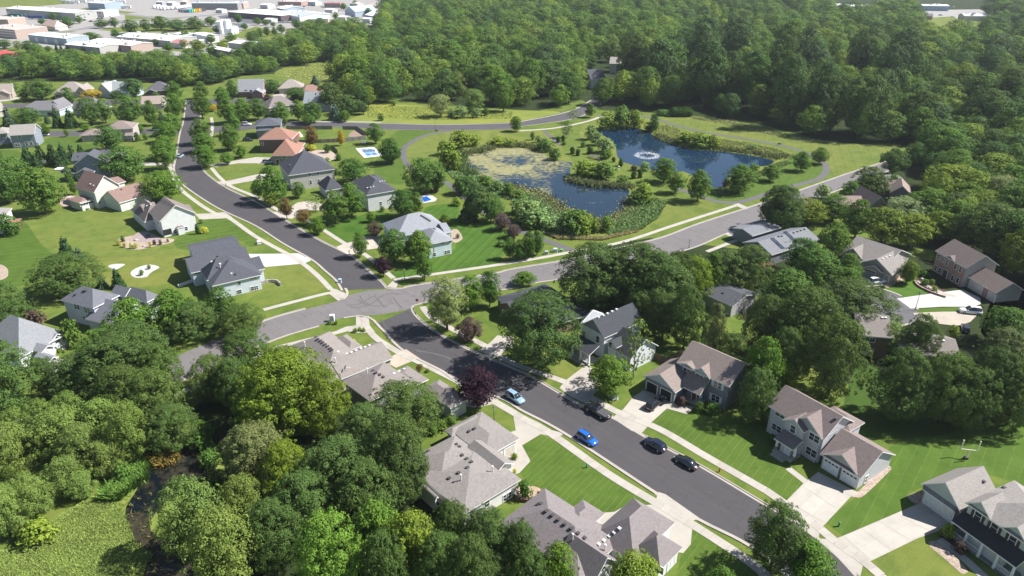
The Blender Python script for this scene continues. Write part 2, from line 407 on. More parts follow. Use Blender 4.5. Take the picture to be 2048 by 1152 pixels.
# ---- lawns with mower lines
T = q
LW = [
 ('striped lawn of the big back yard beside the pale gable house', pts(T(0,1), 160,600, 640,520, 1000,560, 1090,640, 940,760, 960,850, 1500,760, 1500,900, 1100,900, 700,920, 480,880, 300,760), 62, 2.1, .5, MID, DRY, .42, 0.0),
 ('lush lawn along the left edge of the picture', pts(T(0,1), -80,560, 170,600, 330,800, 480,930, 400,1000, 330,1100, 60,1152, -100,1152), 70, 1.5, .2, LUSH, MID, .35, .2),
 ('yellowing lawn around the two gravel island beds', pts(T(0,1), 480,930, 1100,900, 1500,900, 1470,1000, 1400,1100, 1100,1140, 700,1100), 0, 0, 0, MID, DRY, .62, 0.0),
 ('mown lawn between the pale gable house and the long sidewalk', pts(T(0,1), 1640,600, 1800,600, 2048,760, 2120,800, 2000,820, 1900,770, 1500,850, 1400,770), 60, 1.6, .5, LUSH, MID, .45, .25),
 ('sunny lawn in front of the dark hip-roofed house', pts(T(1,1), 60,1010, 340,960, 560,1140, 80,1290, 20,1250, -100,1180), 40, 1.6, .25, MID, DRY, .55, 0.0),
 ('deep green lawn sweeping round behind the light grey roof', pts(T(1,1), 1340,530, 1620,480, 1620,600, 1930,640, 2040,760, 1960,900, 1900,960, 1120,1075, 1060,1040, 1420,880, 1600,800), 20, 1.3, .35, (.062,.145,.018), (.095,.18,.024), .4, .35),
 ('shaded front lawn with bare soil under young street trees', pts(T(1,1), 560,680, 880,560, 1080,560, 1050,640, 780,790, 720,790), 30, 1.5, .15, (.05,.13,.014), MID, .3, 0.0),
 ('foreground front lawn with pale mower lines beside the drive', pts(T(2,3), 80,115, 230,20, 1140,575, 680,640, 620,590, 490,600, 280,465, 240,470, 60,330), 38, 1.1, .30, LUSH, MID, .42, 0.0),
 ('small striped lawn past the second foreground drive', pts(T(2,3), 1440,790, 1860,1010, 1980,1152, 1310,1152, 1330,1090), 38, 1.1, .30, LUSH, MID, .45, 0.0),
 ('front lawn with shrub shadows before the dark grey house', pts(T(2,2), 1100,1095, 1240,965, 1400,1010, 1560,960, 2048,1090, 2048,1300, 1960,1340, 1180,1140), 38, 1.4, .2, LUSH, MID, .5, 0.0),
 ('front lawn before the two white garage doors', pts(T(2,3), 1100,-20, 2048,-20, 2200,180, 2330,410, 2196,545, 2048,480, 1210,0), 38, 1.4, .25, LUSH, MID, .48, 0.0),
 ('lawn wedge between the two foreground right drives', pts(T(3,3), 470,735, 720,500, 990,290, 930,160, 1400,-80, 2300,0, 2400,500, 1700,330, 1300,420, 1110,510, 1170,590, 600,830), 40, 2.0, .15, (.068,.145,.018), MID, .48, .15),
 ('round-cornered front lawn before the long porch', pts(T(3,3), 820,1035, 1190,860, 1280,900, 1400,1010, 1560,1100, 1570,1160, 900,1200), 50, 1.7, .12, MID, DRY, .42, 0.0),
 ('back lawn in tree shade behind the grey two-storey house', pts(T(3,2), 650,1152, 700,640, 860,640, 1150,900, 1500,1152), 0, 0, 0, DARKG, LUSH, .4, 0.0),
 ('park lawn with fine mower curves below the street', pts(Z(800,230,4.096), 0,125, 280,140, 60,300, 40,350, 20,560, -200,500, -160,300), 60, 1.8, .35, LUSH, MID, .45, .15),
 ('mown bank between the trail and the weedy pond', pts(Z(800,230,4.096), 290,150, 440,140, 400,200, 320,220, 300,330, 80,350, 50,280, 130,200), 75, 2.2, .55, MID, DRY, .5, 0.0),
 ('long mown field beyond the clear pond', pts(Z(1130,200,3.724), 700,130, 900,115, 1000,130, 1300,190, 1500,240, 1800,300, 2048,330, 2500,330, 2300,430, 2048,570, 1950,480, 1850,390, 1600,330, 1200,260, 900,205), 18, 2.0, .3, MID, DRY, .5, .12),
 ('grass between the clear pond and the looping trail', pts(Z(1130,200,3.724), 1700,400, 1850,400, 1950,470, 1880,570, 1700,640, 1400,740, 1220,770, 1050,740, 1100,660, 1250,640, 1420,560, 1600,500), 30, 2.2, .2, LUSH, MID, .5, 0.0),
 ('grass wedge between the weedy pond and the grey road', pts(Z(1130,200,3.724), 720,720, 900,700, 1050,750, 1220,780, 940,890, 700,930, 670,893), 40, 2.0, .2, MID, DRY, .4, 0.0),
 ('corner lawn beside the dark street bend', pts(T(2,2), 330,640, 440,570, 560,640, 430,740), 0, 0, 0, MID, DRY, .6, 0.0),
 ('lawn at the cul-de-sac before the brick house', pts(T(3,1), 960,1130, 1080,1010, 1220,1030, 1180,1100, 1290,1190, 1030,1230, 860,1180), 0, 0, 0, (.07,.16,.018), MID, .35, 0.0),
 ('green strip between the two cul-de-sac drives', pts(T(3,2), 1150,170, 1690,150, 1640,190, 1180,195), 0, 0, 0, LUSH, MID, .4, 0.0),
 ('mown lawn left of the dark street by the twin drives', pts(T(1,1), -380,170, -260,160, 40,160, 100,170, 40,230, -200,280, -280,240), 80, 1.7, .3, MID, DRY, .4, .1),
 ('striped lawns left of the upper street', pts(T(0,1), 1150,130, 1350,0, 1400,150, 1330,260, 1200,250, 1160,300), 8, 1.9, .3, LUSH, MID, .4, .2),
 ('striped lawn beside the tan house on the cross street', pts(Z(0,130,6.02), 590,880, 940,860, 960,920, 1200,1000, 1000,1050, 560,960), 60, 2.0, .4, LUSH, MID, .4, .3),
 ('striped lawn at the left edge below the blue house', pts(T(0,1), -40,60, 180,70, 200,150, 100,200, -60,240), 60, 2.0, .4, LUSH, MID, .4, .3),
]
for i, (lab, pl, ang, pitch, stg, g1, g2, dry, alt) in enumerate(LW):
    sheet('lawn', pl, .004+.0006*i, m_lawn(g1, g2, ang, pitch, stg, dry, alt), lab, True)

# ---- rougher ground
YEL = m_meadow((.17, .23, .045), (.25, .29, .06), (.36, .34, .05), .05)
RGH = m_meadow((.115, .175, .030), (.185, .225, .045), (.285, .285, .075), .08)
MARSH = m_meadow((.10, .17, .028), (.20, .27, .050), (.33, .36, .10), .16)
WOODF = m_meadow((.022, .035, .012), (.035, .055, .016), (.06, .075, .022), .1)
sheet('meadow', pts(T(1,0), 745,960, 860,900, 880,840, 1000,830, 1380,850, 1560,900, 1850,870, 2048,880, 2430,895, 2300,930, 2150,965, 2048,988, 1500,1000, 1060,990, 760,980), .006, YEL, 'yellow-flowering meadow between the wood and the curving street', True)
sheet('meadow', pts(T(1,0), 150,600, 260,530, 540,495, 690,500, 700,640, 640,720, 380,680), .006, RGH, 'tawny clearing inside the wood behind the houses', True)
sheet('meadow', pts(T(3,0), 1190,140, 1560,100, 1720,180, 1700,230, 1500,250, 1260,230), .006, RGH, 'open field far off at the top right', True)
sheet('rough_grass', pts(Z(800,230,4.096), 430,140, 860,120, 1180,130, 1290,210, 1350,300, 1420,400, 1440,560, 1880,620, 1930,700, 2060,650, 2200,720, 2110,860, 1960,960, 1660,1030, 1300,1020, 1170,970, 960,840, 880,720, 640,620, 500,480, 300,350, 320,220), .010, RGH, 'rough grassy bank all round the weedy pond', True)
sheet('rough_grass', pts(Z(1130,200,3.724), 120,220, 200,160, 600,120, 700,150, 860,215, 1200,275, 1600,360, 1700,420, 1640,480, 1430,540, 1240,650, 1100,680, 1000,640, 700,560, 620,470, 440,480, 370,450, 300,330, 130,290), .010, RGH, 'rough grassy bank all round the clear pond', True)
sheet('marsh_ground', pts(T(0,3), -100,980, 200,900, 480,680, 700,560, 900,420, 1180,230, 1400,60, 1600,-60, 1800,300, 1700,700, 1560,1200, -150,1250), .006, MARSH, 'bright marsh grass at the lower left corner', True)
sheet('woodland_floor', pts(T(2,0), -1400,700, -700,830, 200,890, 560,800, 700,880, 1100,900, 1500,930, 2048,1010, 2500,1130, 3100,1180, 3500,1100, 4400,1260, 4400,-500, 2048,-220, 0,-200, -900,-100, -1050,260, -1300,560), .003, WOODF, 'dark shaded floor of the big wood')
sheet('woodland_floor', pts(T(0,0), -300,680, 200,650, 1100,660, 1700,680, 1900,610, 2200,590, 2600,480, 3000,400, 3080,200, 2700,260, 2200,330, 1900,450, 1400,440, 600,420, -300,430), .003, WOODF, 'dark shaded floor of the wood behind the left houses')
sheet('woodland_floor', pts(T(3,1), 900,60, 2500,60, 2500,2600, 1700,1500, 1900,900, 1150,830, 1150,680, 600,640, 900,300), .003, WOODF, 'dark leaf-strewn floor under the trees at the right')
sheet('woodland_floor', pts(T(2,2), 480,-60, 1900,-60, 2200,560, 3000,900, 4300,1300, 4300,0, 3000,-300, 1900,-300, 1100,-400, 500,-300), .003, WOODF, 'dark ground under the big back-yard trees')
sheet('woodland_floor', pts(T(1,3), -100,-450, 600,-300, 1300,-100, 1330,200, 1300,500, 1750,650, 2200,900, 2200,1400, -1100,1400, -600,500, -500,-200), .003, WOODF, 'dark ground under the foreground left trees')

# ---- industrial yards far off
YARD = m_asphalt((.44, .415, .39), .3); YARD2 = m_asphalt((.30, .285, .29), .3); GRV = m_gravel((.42, .37, .32))
sheet('paved_yard', pts(T(0,0), -400,560, 0,400, 180,350, 500,400, 900,420, 1500,450, 1980,440, 2200,330, 2420,220, 2900,240, 3080,210, 3060,120, 3300,-60, -500,-60), .004, YARD, 'pale paved yards and roads of the industrial estate')
for lab, pl in [('green verge beyond the longest white warehouse', pts(T(0,0), -50,60, 300,50, 650,20, 640,-20, -50,-20)), ('green verge with trees beside the estate road', pts(T(0,0), 780,240, 1000,210, 1250,190, 1700,220, 1750,260, 1000,260)),
                ('green plot between the estate roads', pts(T(0,0), 1000,115, 1200,130, 1480,150, 1300,165, 1000,170)), ('green verge by the office block', pts(T(0,0), 100,230, 380,225, 620,255, 300,275, 0,275)),
                ('green plot beside the silos', pts(T(0,0), 1700,350, 1900,260, 2048,210, 2300,280, 2230,340, 2048,330, 1900,300, 1850,370)), ('green far verge by the blue warehouse', pts(T(0,0), 700,60, 1000,90, 1100,100, 1000,110, 640,70)),
                ('green strip beside the tan works', pts(T(0,0), 1330,360, 1500,340, 1700,370, 1500,420, 1300,400))]:
    sheet('grass_verge', pl, .012, m_lawn(MID, DRY, 0, 0, 0, .5), lab)
ribbon('estate_road', pts(T(0,0), -200,330, 0,290, 300,265, 600,240, 800,205, 1000,165, 1300,150, 1700,120, 2100,85), 13, .016, YARD2, 'grey estate road crossing the industrial yards')
ribbon('estate_road', pts(T(0,0), 700,75, 900,100, 1100,125, 1300,150, 1450,170), 9, .018, YARD2, 'narrow estate road past the coloured trucks')
sheet('parking_lot', pts(T(0,0), 1740,130, 1880,110, 2100,130, 2300,150, 2330,185, 2000,190, 1800,170), .014, m_asphalt((.16, .16, .18), .3), 'dark asphalt lot before the flat white depot')
sheet('paved_yard', pts(T(3,0), 1200,80, 1700,75, 2048,60, 2048,110, 1700,160, 1540,170, 1480,130, 1330,140, 1190,100), .012, YARD, 'pale yard around the far right depot')

# ---- drives (traced first so the kerbs can drop for them)
DR = [
 ('drive with a step joint to two white garage doors', pts(T(3,3), 100,585, 150,548, 285,410, 330,375, 400,320, 690,470, 740,490, 660,520, 460,735, 420,770, 400,868, 215,735), M_CONC, 'n'),
 ('long drive to the carriage-style garage', pts(T(3,3), 420,855, 530,860, 600,832, 1120,610, 1230,565, 1460,725, 1370,790, 1190,855, 820,1035, 760,1060, 740,1152, 560,1010), M_CONC, 'n'),
 ('drive with the dark suv before the open garage', pts(T(2,2), 800,1040, 890,970, 970,870, 1050,820, 1160,850, 1310,930, 1460,950, 1400,1010, 1240,965, 1100,1090, 1040,1160, 960,1145), M_CONC, 'n'),
 ('drive shaded by the round maple', pts(T(2,2), 380,800, 430,740, 560,640, 640,640, 700,800, 640,870, 600,930, 470,870), M_CONC, 'n'),
 ('wide drive with curved walk in the foreground', pts(T(2,2), -40,1180, -150,1200, 30,1140, 0,960, 90,1030, 280,1130, 410,1160, 400,1180, 330,1190, 230,1170, 80,1260, 140,1370, 145,1390, 60,1480, 0,1500, -60,1440), M_CONC, 'n'),
 ('foreground drive with the clipped corner', pts(T(2,3), 670,720, 690,650, 820,640, 890,600, 1140,580, 1170,480, 1230,500, 1500,690, 1450,710, 1440,790, 1430,900, 1370,970, 1310,960, 1200,810, 1000,860), M_CONC, 'n'),
 ('short tan drive of the twin house by the corner', pts(T(1,2), 1020,580, 1120,530, 1200,490, 1320,570, 1240,590, 1120,640), m_concrete((.56, .47, .38)), 'n'),
 ('short drive under the purple-leaved tree', pts(T(1,2), 1560,850, 1620,830, 1740,830, 1940,890, 1900,930, 1750,960, 1640,940), M_CONC, 'n'),
 ('drive of the grey-roofed house behind the oak', pts(T(1,2), 1780,500, 1870,440, 1930,380, 2060,390, 2060,470, 1900,560), M_CONC, 'n'),
 ('broad white drive of the dark hip-roofed house', pts(T(1,1), -60,880, 60,880, 340,875, 450,930, 400,950, 350,960, 80,985, -20,960), M_CONC_NEW, 'n'),
 ('tan drive of the light grey roofed house', pts(T(1,1), 640,825, 700,800, 780,780, 870,740, 1000,730, 1000,830, 870,850, 760,890, 720,880), m_concrete((.60, .52, .44)), 'n'),
 ('curved drive between the street trees', pts(T(1,1), 130,545, 200,540, 270,510, 330,470, 420,455, 540,480, 540,530, 420,530, 330,560, 290,600, 220,590), m_concrete((.57, .50, .44)), 'n'),
 ('drive of the pale gable house', pts(T(0,1), 1560,560, 1700,555, 1800,545, 1860,590, 1800,595, 1600,605), M_CONC, 'n'),
 ('upper drive right of the dark street', pts(T(0,1), 1730,300, 1800,300, 2048,245, 2200,230, 2200,290, 2048,290, 1880,320, 1810,335), M_CONC, 'n'),
 ('drive to the terracotta house', pts(T(0,1), 1660,160, 1720,160, 1900,130, 2048,105, 2200,110, 2250,150, 2100,160, 2048,155, 1900,155, 1730,185), M_CONC, 'n'),
 ('bright new drive at the cul-de-sac', pts(T(3,2), 1030,85, 1200,60, 1500,20, 1560,15, 1700,80, 1700,130, 1640,150, 1400,150, 1140,165, 1080,120), M_CONC_NEW, 'n'),
 ('tan drive at the cul-de-sac with the white van', pts(T(3,2), 1160,200, 1400,190, 1580,190, 1680,210, 1620,270, 1540,300, 1480,300, 1280,275, 1200,255), m_concrete((.55, .48, .40)), 'n'),
 ('drive with the white suv by the taupe house', pts(T(3,1), 690,1030, 760,1030, 900,1060, 990,1090, 920,1130, 830,1140, 790,1152, 740,1120), M_CONC, 'n'),
 ('driveway beyond the big trees by the grey road', pts(T(2,1), 1700,720, 1760,700, 1860,750, 1960,760, 1900,790, 1780,760), M_CONC, 'n'),
 ('small drive by the parked cars on the upper street', pts(T(0,1), 1130,150, 1280,148, 1400,160, 1390,175, 1280,172, 1140,175), M_CONC, 'n'),
 ('drive of the light roofed house at the left edge', pts(T(0,2), 430,560, 600,580, 560,620, 500,640, 330,700, 340,640), M_CONC, 'n'),
 ('wide drive of the beige far house', pts(T(0,0), 430,790, 500,780, 560,800, 540,825, 500,835), M_CONC, 'n'),
 ('curved drive of the far left house', pts(T(0,0), -20,785, 120,780, 170,775, 150,790, 50,810, -20,815), M_CONC, 'n'),
 ('far drive behind the row of street trees', pts(T(1,0), 130,760, 230,745, 260,760, 240,780, 160,790), M_CONC, 'n'),
]
for lab, pl, m, kd in DR: DRIVES.append(w2(pl))
for i, (lab, pl, m, kd) in enumerate(DR):
    sheet('driveway', pl, .040+.002*(i % 2), m, lab)
drv = {o['label']: o for o in bpy.data.objects if o.name.startswith('driveway')}
quad_slabs(drv['drive with a step joint to two white garage doors'], w2(pts(T(3,3), 150,552, 400,325, 655,520, 455,728)), 2, 3, .042)
quad_slabs(drv['long drive to the carriage-style garage'], w2(pts(T(3,3), 605,834, 1150,600, 1440,720, 825,1030)), 4, 2, .042)
quad_slabs(drv['drive with the dark suv before the open garage'], w2(pts(T(2,2), 885,975, 1040,830, 1240,955, 1100,1085)), 2, 2, .042)

# ---- streets
dark_r = pts(T(1,2), 1238,165, 1262,215, 1380,320, 1560,430, 1750,520, 2048,650) + pts(T(2,2), 200,745, 570,960, 790,1040, 960,1140) + pts(T(2,3), 1050,40, 1480,270, 1960,555) + pts(T(3,3), 215,735, 400,870, 560,1010, 690,1152, 800,1260)
dark_l = pts(T(1,2), 975,280, 1010,320, 1060,366, 1095,412, 1180,490, 1300,560, 1500,660, 1650,760, 2000,890) + pts(T(2,2), 80,970, 420,1150) + pts(T(2,3), 1160,480, 1500,690, 1840,860, 2060,1010, 2250,1180, 2330,1260)
def road(name, A, B, z, m, lab):
    P = catmull(w2(A), False, 2.0)+catmull(w2(B), False, 2.0)[::-1]
    return sheet_w(name, P, z, m, lab)
road('road', dark_r, dark_l, .020, M_ROAD, 'dark asphalt street running down to the bottom right corner')
up_l = pts(T(0,0), 1492,800, 1475,960, 1445,1070) + pts(T(0,1), 1420,80, 1400,200, 1440,290, 1530,370, 1750,510, 2048,650) + pts(T(1,1), 220,790, 450,920, 560,1010, 650,1090, 700,1170)
up_r = pts(T(0,0), 1590,805, 1600,960, 1605,1070) + pts(T(0,1), 1602,60, 1612,190, 1690,275, 1820,360, 2048,470) + pts(T(1,1), 300,655, 500,770, 640,840, 760,900, 830,960, 900,1020, 1000,1110, 1035,1155)
road('road', up_r, up_l, .020, M_ROAD, 'dark asphalt street climbing away to the upper left')
gr_u = pts(T(0,2), -200,1180, 250,1000, 800,760, 1100,660, 1380,560, 1560,480, 1830,370) + pts(T(1,2), 150,240, 400,170, 660,103, 740,60, 900,20, 1100,10, 1180,5) + pts(T(1,1), 1300,1130, 1900,1040) + pts(T(2,1), 0,1005, 440,930, 800,845, 1190,755, 1500,640, 1960,490) + pts(T(3,1), 210,390, 640,240, 890,160, 1200,70, 1500,0)
gr_l = pts(T(0,2), -200,1400, 300,1200, 900,960, 1440,745, 1870,545) + pts(T(1,2), 200,390, 500,300, 700,235, 850,218, 980,215, 1240,165, 1300,128, 1380,104) + pts(T(1,1), 1700,1200, 2048,1150) + pts(T(2,1), 200,1105, 450,1065, 900,960, 1420,835, 1720,710, 1990,630) + pts(T(3,1), 400,430, 900,235, 1270,110, 1560,40)
road('road', gr_u, gr_l, .014, M_ROAD_OLD, 'pale old asphalt road crossing the picture through the junction')
lp_u = pts(T(0,0), 1600,1030, 1700,1020, 1850,1000) + pts(T(1,0), 100,985, 250,975, 600,980, 1060,990, 1500,1000, 2048,985) + pts(T(2,0), 100,970, 400,910, 540,860, 640,800, 740,740, 800,680, 820,640)
lp_l = pts(T(0,0), 1605,1070, 1700,1066, 1850,1050) + pts(T(1,0), 100,1020, 250,1010, 620,1014, 1080,1035, 1500,1040, 2048,1030) + pts(T(2,0), 80,1010, 400,965, 550,930, 660,860, 780,790, 840,740, 875,660)
road('road', lp_u, lp_l, .017, M_ROAD_FAR, 'grey street curving past the meadow into the wood')
cl_u = pts(T(0,0), -100,1050, 300,1047, 640,1045, 900,1035, 1200,1030, 1460,1030); cl_l = pts(T(0,0), -100,1100, 300,1094, 640,1090, 900,1080, 1200,1075, 1455,1072)
road('road', cl_u, cl_l, .017, M_ROAD_FAR, 'grey cross street on the left below the row of big trees')
tt_u = pts(T(0,0), -100,840, 500,815, 900,800, 1480,797, 1700,795, 1900,790, 2140,780, 2330,780); tt_l = pts(T(0,0), -100,870, 500,850, 900,835, 1490,830, 1700,832, 1900,828, 2140,815, 2330,815)
road('road', tt_u, tt_l, .0165, M_ROAD_FAR, 'far cross street at the head of the dark street')
cul = [G(*T(3,2)(940, 170))[:2]+np.array([math.cos(a)*10.5, math.sin(a)*10.5]) for a in np.linspace(0, 2*math.pi, 40, endpoint=False)]
cc = G(*T(3,2)(800, 130))[:2]
cul = [cc+np.array([math.cos(a)*11.5, math.sin(a)*11.5]) for a in np.linspace(0, 2*math.pi, 48, endpoint=False)]
sheet_w('road', cul, .018, m_asphalt((.17, .165, .175)), 'round end of the cul-de-sac at the right')
b = MB(); n = 48
for i in range(n):
    a0, a1 = 2*math.pi*i/n, 2*math.pi*(i+1)/n; f = lambda a, r: cc+np.array([math.cos(a)*r, math.sin(a)*r])
    if near_drive(f(a0, 12.3)): continue
    v = [(*f(a0, 11.5), .02), (*f(a1, 11.5), .02), (*f(a1, 12.1), .02), (*f(a0, 12.1), .02)]
    b.add(v+[(x, y, .12) for x, y, _ in v], [(4, 5, 6, 7), (0, 1, 5, 4), (2, 3, 7, 6)])
tag(b.obj('kerb', M_KERB), 'round kerb of the cul-de-sac', None, None, 'structure')
kerb(dark_r, 1, 'kerb on the far side of the lower dark street'); kerb(dark_l, -1, 'kerb on the near side of the lower dark street')
kerb(up_l, -1, 'kerb on the left side of the upper dark street'); kerb(up_r, 1, 'kerb on the right side of the upper dark street')
kerb(pts(T(1,2), 670,95, 710,90, 738,60, 742,30, 725,0) , 1, 'rounded kerb at the junction corner by the dark roofed house')
kerb(pts(T(1,2), 1040,2, 1100,12, 1180,5), 1, 'rounded kerb at the junction corner by the light grey roof')
kerb(pts(T(1,2), 700,235, 820,218, 900,225, 955,258, 980,290), -1, 'rounded kerb at the junction corner by the twin house')
kerb(pts(T(1,2), 1262,215, 1240,170, 1245,142, 1300,125, 1380,104), -1, 'rounded kerb at the junction corner by the stop sign')
kerb(gr_u[6:9], 1, 'upper kerb of the old road left of the junction'); kerb(gr_l[3:7], -1, 'lower kerb of the old road left of the junction')
kerb(gr_u[13:], 1, 'upper kerb of the old road right of the junction'); kerb(gr_l[12:], -1, 'lower kerb of the old road right of the junction')
kerb(lp_u[3:], 1, 'upper kerb of the curving street'); kerb(lp_l[3:], -1, 'lower kerb of the curving street')
# tyre marks and patch seams on the asphalt
TM = m_asphalt((.165, .15, .15), .2); SEAM = m_asphalt((.11, .102, .105), .2)
for i, pl in enumerate([pts(T(1,2), 720,140, 820,130, 900,90, 960,50), pts(T(1,2), 760,160, 860,150, 950,110, 1010,60), pts(T(1,2), 950,65, 990,110, 1030,160), pts(T(1,2), 810,90, 870,130, 960,145, 1060,140), pts(T(1,2), 1100,75, 1130,120, 1170,160), pts(T(1,2), 1010,60, 1080,45, 1180,50), pts(T(1,2), 830,60, 850,100, 900,130)]):
    sheet_w('tyre_mark', [*offset(catmull(w2(pl), False, 1), .17), *offset(catmull(w2(pl), False, 1), -.17)[::-1]], .024+.0004*i, TM, 'dark curved tyre mark on the old asphalt of the junction')
ribbon('asphalt_seam', pts(T(1,2), 1280,500, 1400,520, 1530,555, 1620,600, 1680,650), .5, .0245, m_asphalt((.16, .15, .15), .2), 'pale curved seam in the dark asphalt below the junction')
ribbon('asphalt_seam', pts(T(1,2), 1000,250, 1040,310, 1100,380), .35, .0245, m_asphalt((.14, .13, .13), .2), 'short pale seam beside the junction corner')
ribbon('asphalt_seam', pts(T(2,3), 640,-20, 1090,240, 1500,500, 1800,700), .3, .0245, SEAM, 'faint centre seam of the lower dark street')
ribbon('asphalt_seam', pts(T(1,1), 60,545, 330,700, 600,840, 780,960), .3, .0245, SEAM, 'faint centre seam of the upper dark street')

for lab, b in (('round iron cover in the old road near the left trees', (420,704)), ('round iron cover in the dark street below the junction', (905,718)), ('round iron cover in the dark street near the bottom', (1420,985))):
    c0 = G(*b); tag(MB().lathe([(.01, .027), (.30, .027), (.31, .031), (.36, .031), (.36, .02)], 20, (c0[0], c0[1], 0)).obj('manhole_cover', m_plain((.05, .048, .046), .6)), lab, 'manhole')
# ---- sidewalks
SW = [
 ('sidewalk on the far side of the lower dark street', pts(T(1,2), 1330,150, 1400,235, 1500,290, 1650,372, 1830,462, 2048,600) + pts(T(2,2), 440,760, 620,870, 860,1000, 1180,1130) + pts(T(2,3), 1560,200, 2048,480) + pts(T(3,3), 150,590, 350,720, 520,862, 720,1000, 880,1130, 960,1220), 1.7, True),
 ('sidewalk on the near side of the lower dark street', pts(T(1,2), 862,240, 880,300, 960,400, 1150,520, 1300,590, 1620,750, 1960,940) + pts(T(2,2), 100,1050, 290,1152) + pts(T(2,3), 760,330, 1140,560, 1440,740, 1830,990, 2000,1120, 2080,1200), 1.7, True),
 ('sidewalk right of the upper dark street', pts(T(0,1), 1690,190, 1760,270, 1850,340) + pts(T(1,1), 0,425, 200,540, 440,630, 700,790, 880,890, 1100,1075), 1.5, False),
 ('sidewalk left of the upper dark street', pts(T(0,1), 1360,180, 1420,330, 1540,440, 1700,545, 1830,590) + pts(T(1,1), 0,742, 250,880, 380,960, 500,1060, 600,1165), 1.5, False),
 ('sidewalk above the old road left of the junction', pts(T(1,2), 640,55, 590,40, 300,112, 60,175), 1.5, False),
 ('sidewalk below the old road left of the junction', pts(T(0,2), 1380,880, 1640,740) + pts(T(1,2), 100,500, 200,470, 600,370, 840,300), 1.6, False),
 ('sidewalk above the old road beside the pond', pts(T(1,1), 1105,1088, 2048,950) + pts(T(2,1), 500,860, 900,780, 1300,650, 1800,490), 1.6, False),
 ('sidewalk below the old road by the big trees', pts(T(2,1), 1560,862, 1850,750, 2040,680), 1.5, False),
 ('sidewalk along the curving street', pts(T(2,0), 60,1047, 300,1030, 480,1000, 640,960, 720,925), 2.0, False),
 ('sidewalk by the mailbox trees above the cross street', pts(T(1,0), 250,975, 700,972, 1000,980), 1.4, False),
 ('sidewalk left of the far T junction', pts(T(0,0), 1690,940, 1700,1000, 1690,1090), 1.5, False),
]
for lab, pl, w, sl in SW:
    o, P = ribbon('sidewalk', pl, w, .046, m_concrete((.545, .50, .44)) if not sl else m_concrete((.33, .30, .27)), lab, 1.5)
    if sl: slabs_along(o, P, w, .05)
sheet('sidewalk', pts(T(1,2), 800,225, 900,225, 910,300, 950,350, 860,360, 790,360, 700,340, 640,345, 720,310, 800,300), .048, M_CONC, 'concrete corner apron with clipped shrubs at the junction', False)
sheet('sidewalk', pts(T(1,2), 590,0, 640,10, 720,45, 735,55, 660,105, 600,60), .047, M_CONC, 'concrete ramp at the junction corner by the dark roofed house')
sheet('sidewalk', pts(T(1,1), 1105,1085, 1140,1100, 1120,1165, 1040,1150), .047, M_CONC, 'concrete ramp at the junction corner by the light grey roof')
sheet('sidewalk', pts(T(2,1), 1770,485, 1810,475, 1900,512, 1860,525), .047, M_CONC, 'concrete ramp where the pond trail meets the road')
ribbon('footpath', pts(T(3,3), 160,290, 290,390, 380,470), 1.3, .044, M_CONC, 'front walk of the grey two-storey house')
ribbon('footpath', pts(T(3,3), 1370,860, 1480,940, 1600,1040, 1720,1152, 1800,1220), 1.5, .044, M_CONC, 'long front walk below the porch')
ribbon('footpath', pts(T(2,2), 470,550, 560,600, 620,640), 1.4, .044, M_CONC, 'front walk of the white-trimmed house')
ribbon('footpath', pts(T(3,1), 1180,1100, 1300,1150, 1440,1210, 1500,1215), 1.6, .044, M_CONC, 'curved front walk of the brick house')
# ---- asphalt trails
TR = [
 ('asphalt trail curving between the court and the weedy pond', pts(T(1,0), 1560,1045, 1400,1070, 1290,1110, 1215,1160) + pts(T(1,1), 1180,40, 1188,120, 1240,190, 1400,270, 1540,320) + [(935,400),(980,430)] + pts(T(2,1), -40,600, 0,645, 100,712, 250,762, 400,820, 490,852), 2.6),
 ('asphalt trail looping round the clear pond', pts(T(2,0), 700,930, 900,915, 1060,930, 1200,970, 1500,1050, 2048,1143) + pts(T(3,1), 280,62, 400,115, 462,175, 455,235, 390,285, 200,335, 80,365, 0,395) + pts(T(2,1), 1960,425, 1870,455, 1780,470, 1640,460, 1560,435, 1420,390, 1300,350), 2.6),
 ('gravel spur from the street to the island garden', pts(T(2,0), 255,1052, 300,1085, 345,1120, 380,1160), 2.2),
]
for lab, pl, w in TR: ribbon('trail', pl, w, .024, M_PATH, lab)

# ---- water
def m_water(name, weed=None, deep=(.006, .019, .041), thr=.5, grad=None):
    t = NT(name); p = t.pos(); n2 = t.noise(t.mapping(p, (1, 1, 1)), .9, 3, .6)
    t.bump(n2, .05, .05); t.b.inputs['IOR'].default_value = 1.33
    if weed is None: return t.fin(t.ramp(t.noise(p, .03, 3), [(.3, deep), (.7, sc(deep, 1.3))]), .03, .75)
    n1 = t.noise(p, .055, 6, .62, .8); n3 = t.noise(p, .6, 5, .75)
    f = t.math('ADD', t.math('MULTIPLY', n1, .7), t.math('MULTIPLY', n3, .35))
    if grad is not None:
        sp = t.new('ShaderNodeSeparateXYZ'); t.link(p, sp.inputs[0]); (ax, bx, c0) = grad
        f = t.math('ADD', f, t.math('ADD', t.math('ADD', t.math('MULTIPLY', sp.outputs[0], ax), t.math('MULTIPLY', sp.outputs[1], bx)), c0))
    k = t.ramp(f, [(thr-.05, (0, 0, 0)), (thr+.06, (1, 1, 1))])
    wd = t.ramp(n3, [(.3, sc(weed, .55)), (.55, weed), (.75, sc(weed, 1.35))])
    t.fin(t.mix(k, deep, wd), .08, .7)
    rr = t.new('ShaderNodeMapRange'); rr.inputs['To Min'].default_value = .07; rr.inputs['To Max'].default_value = .9; t.link(k, rr.inputs['Value'])
    t.link(rr.outputs[0], t.b.inputs['Roughness'])
    return t.m
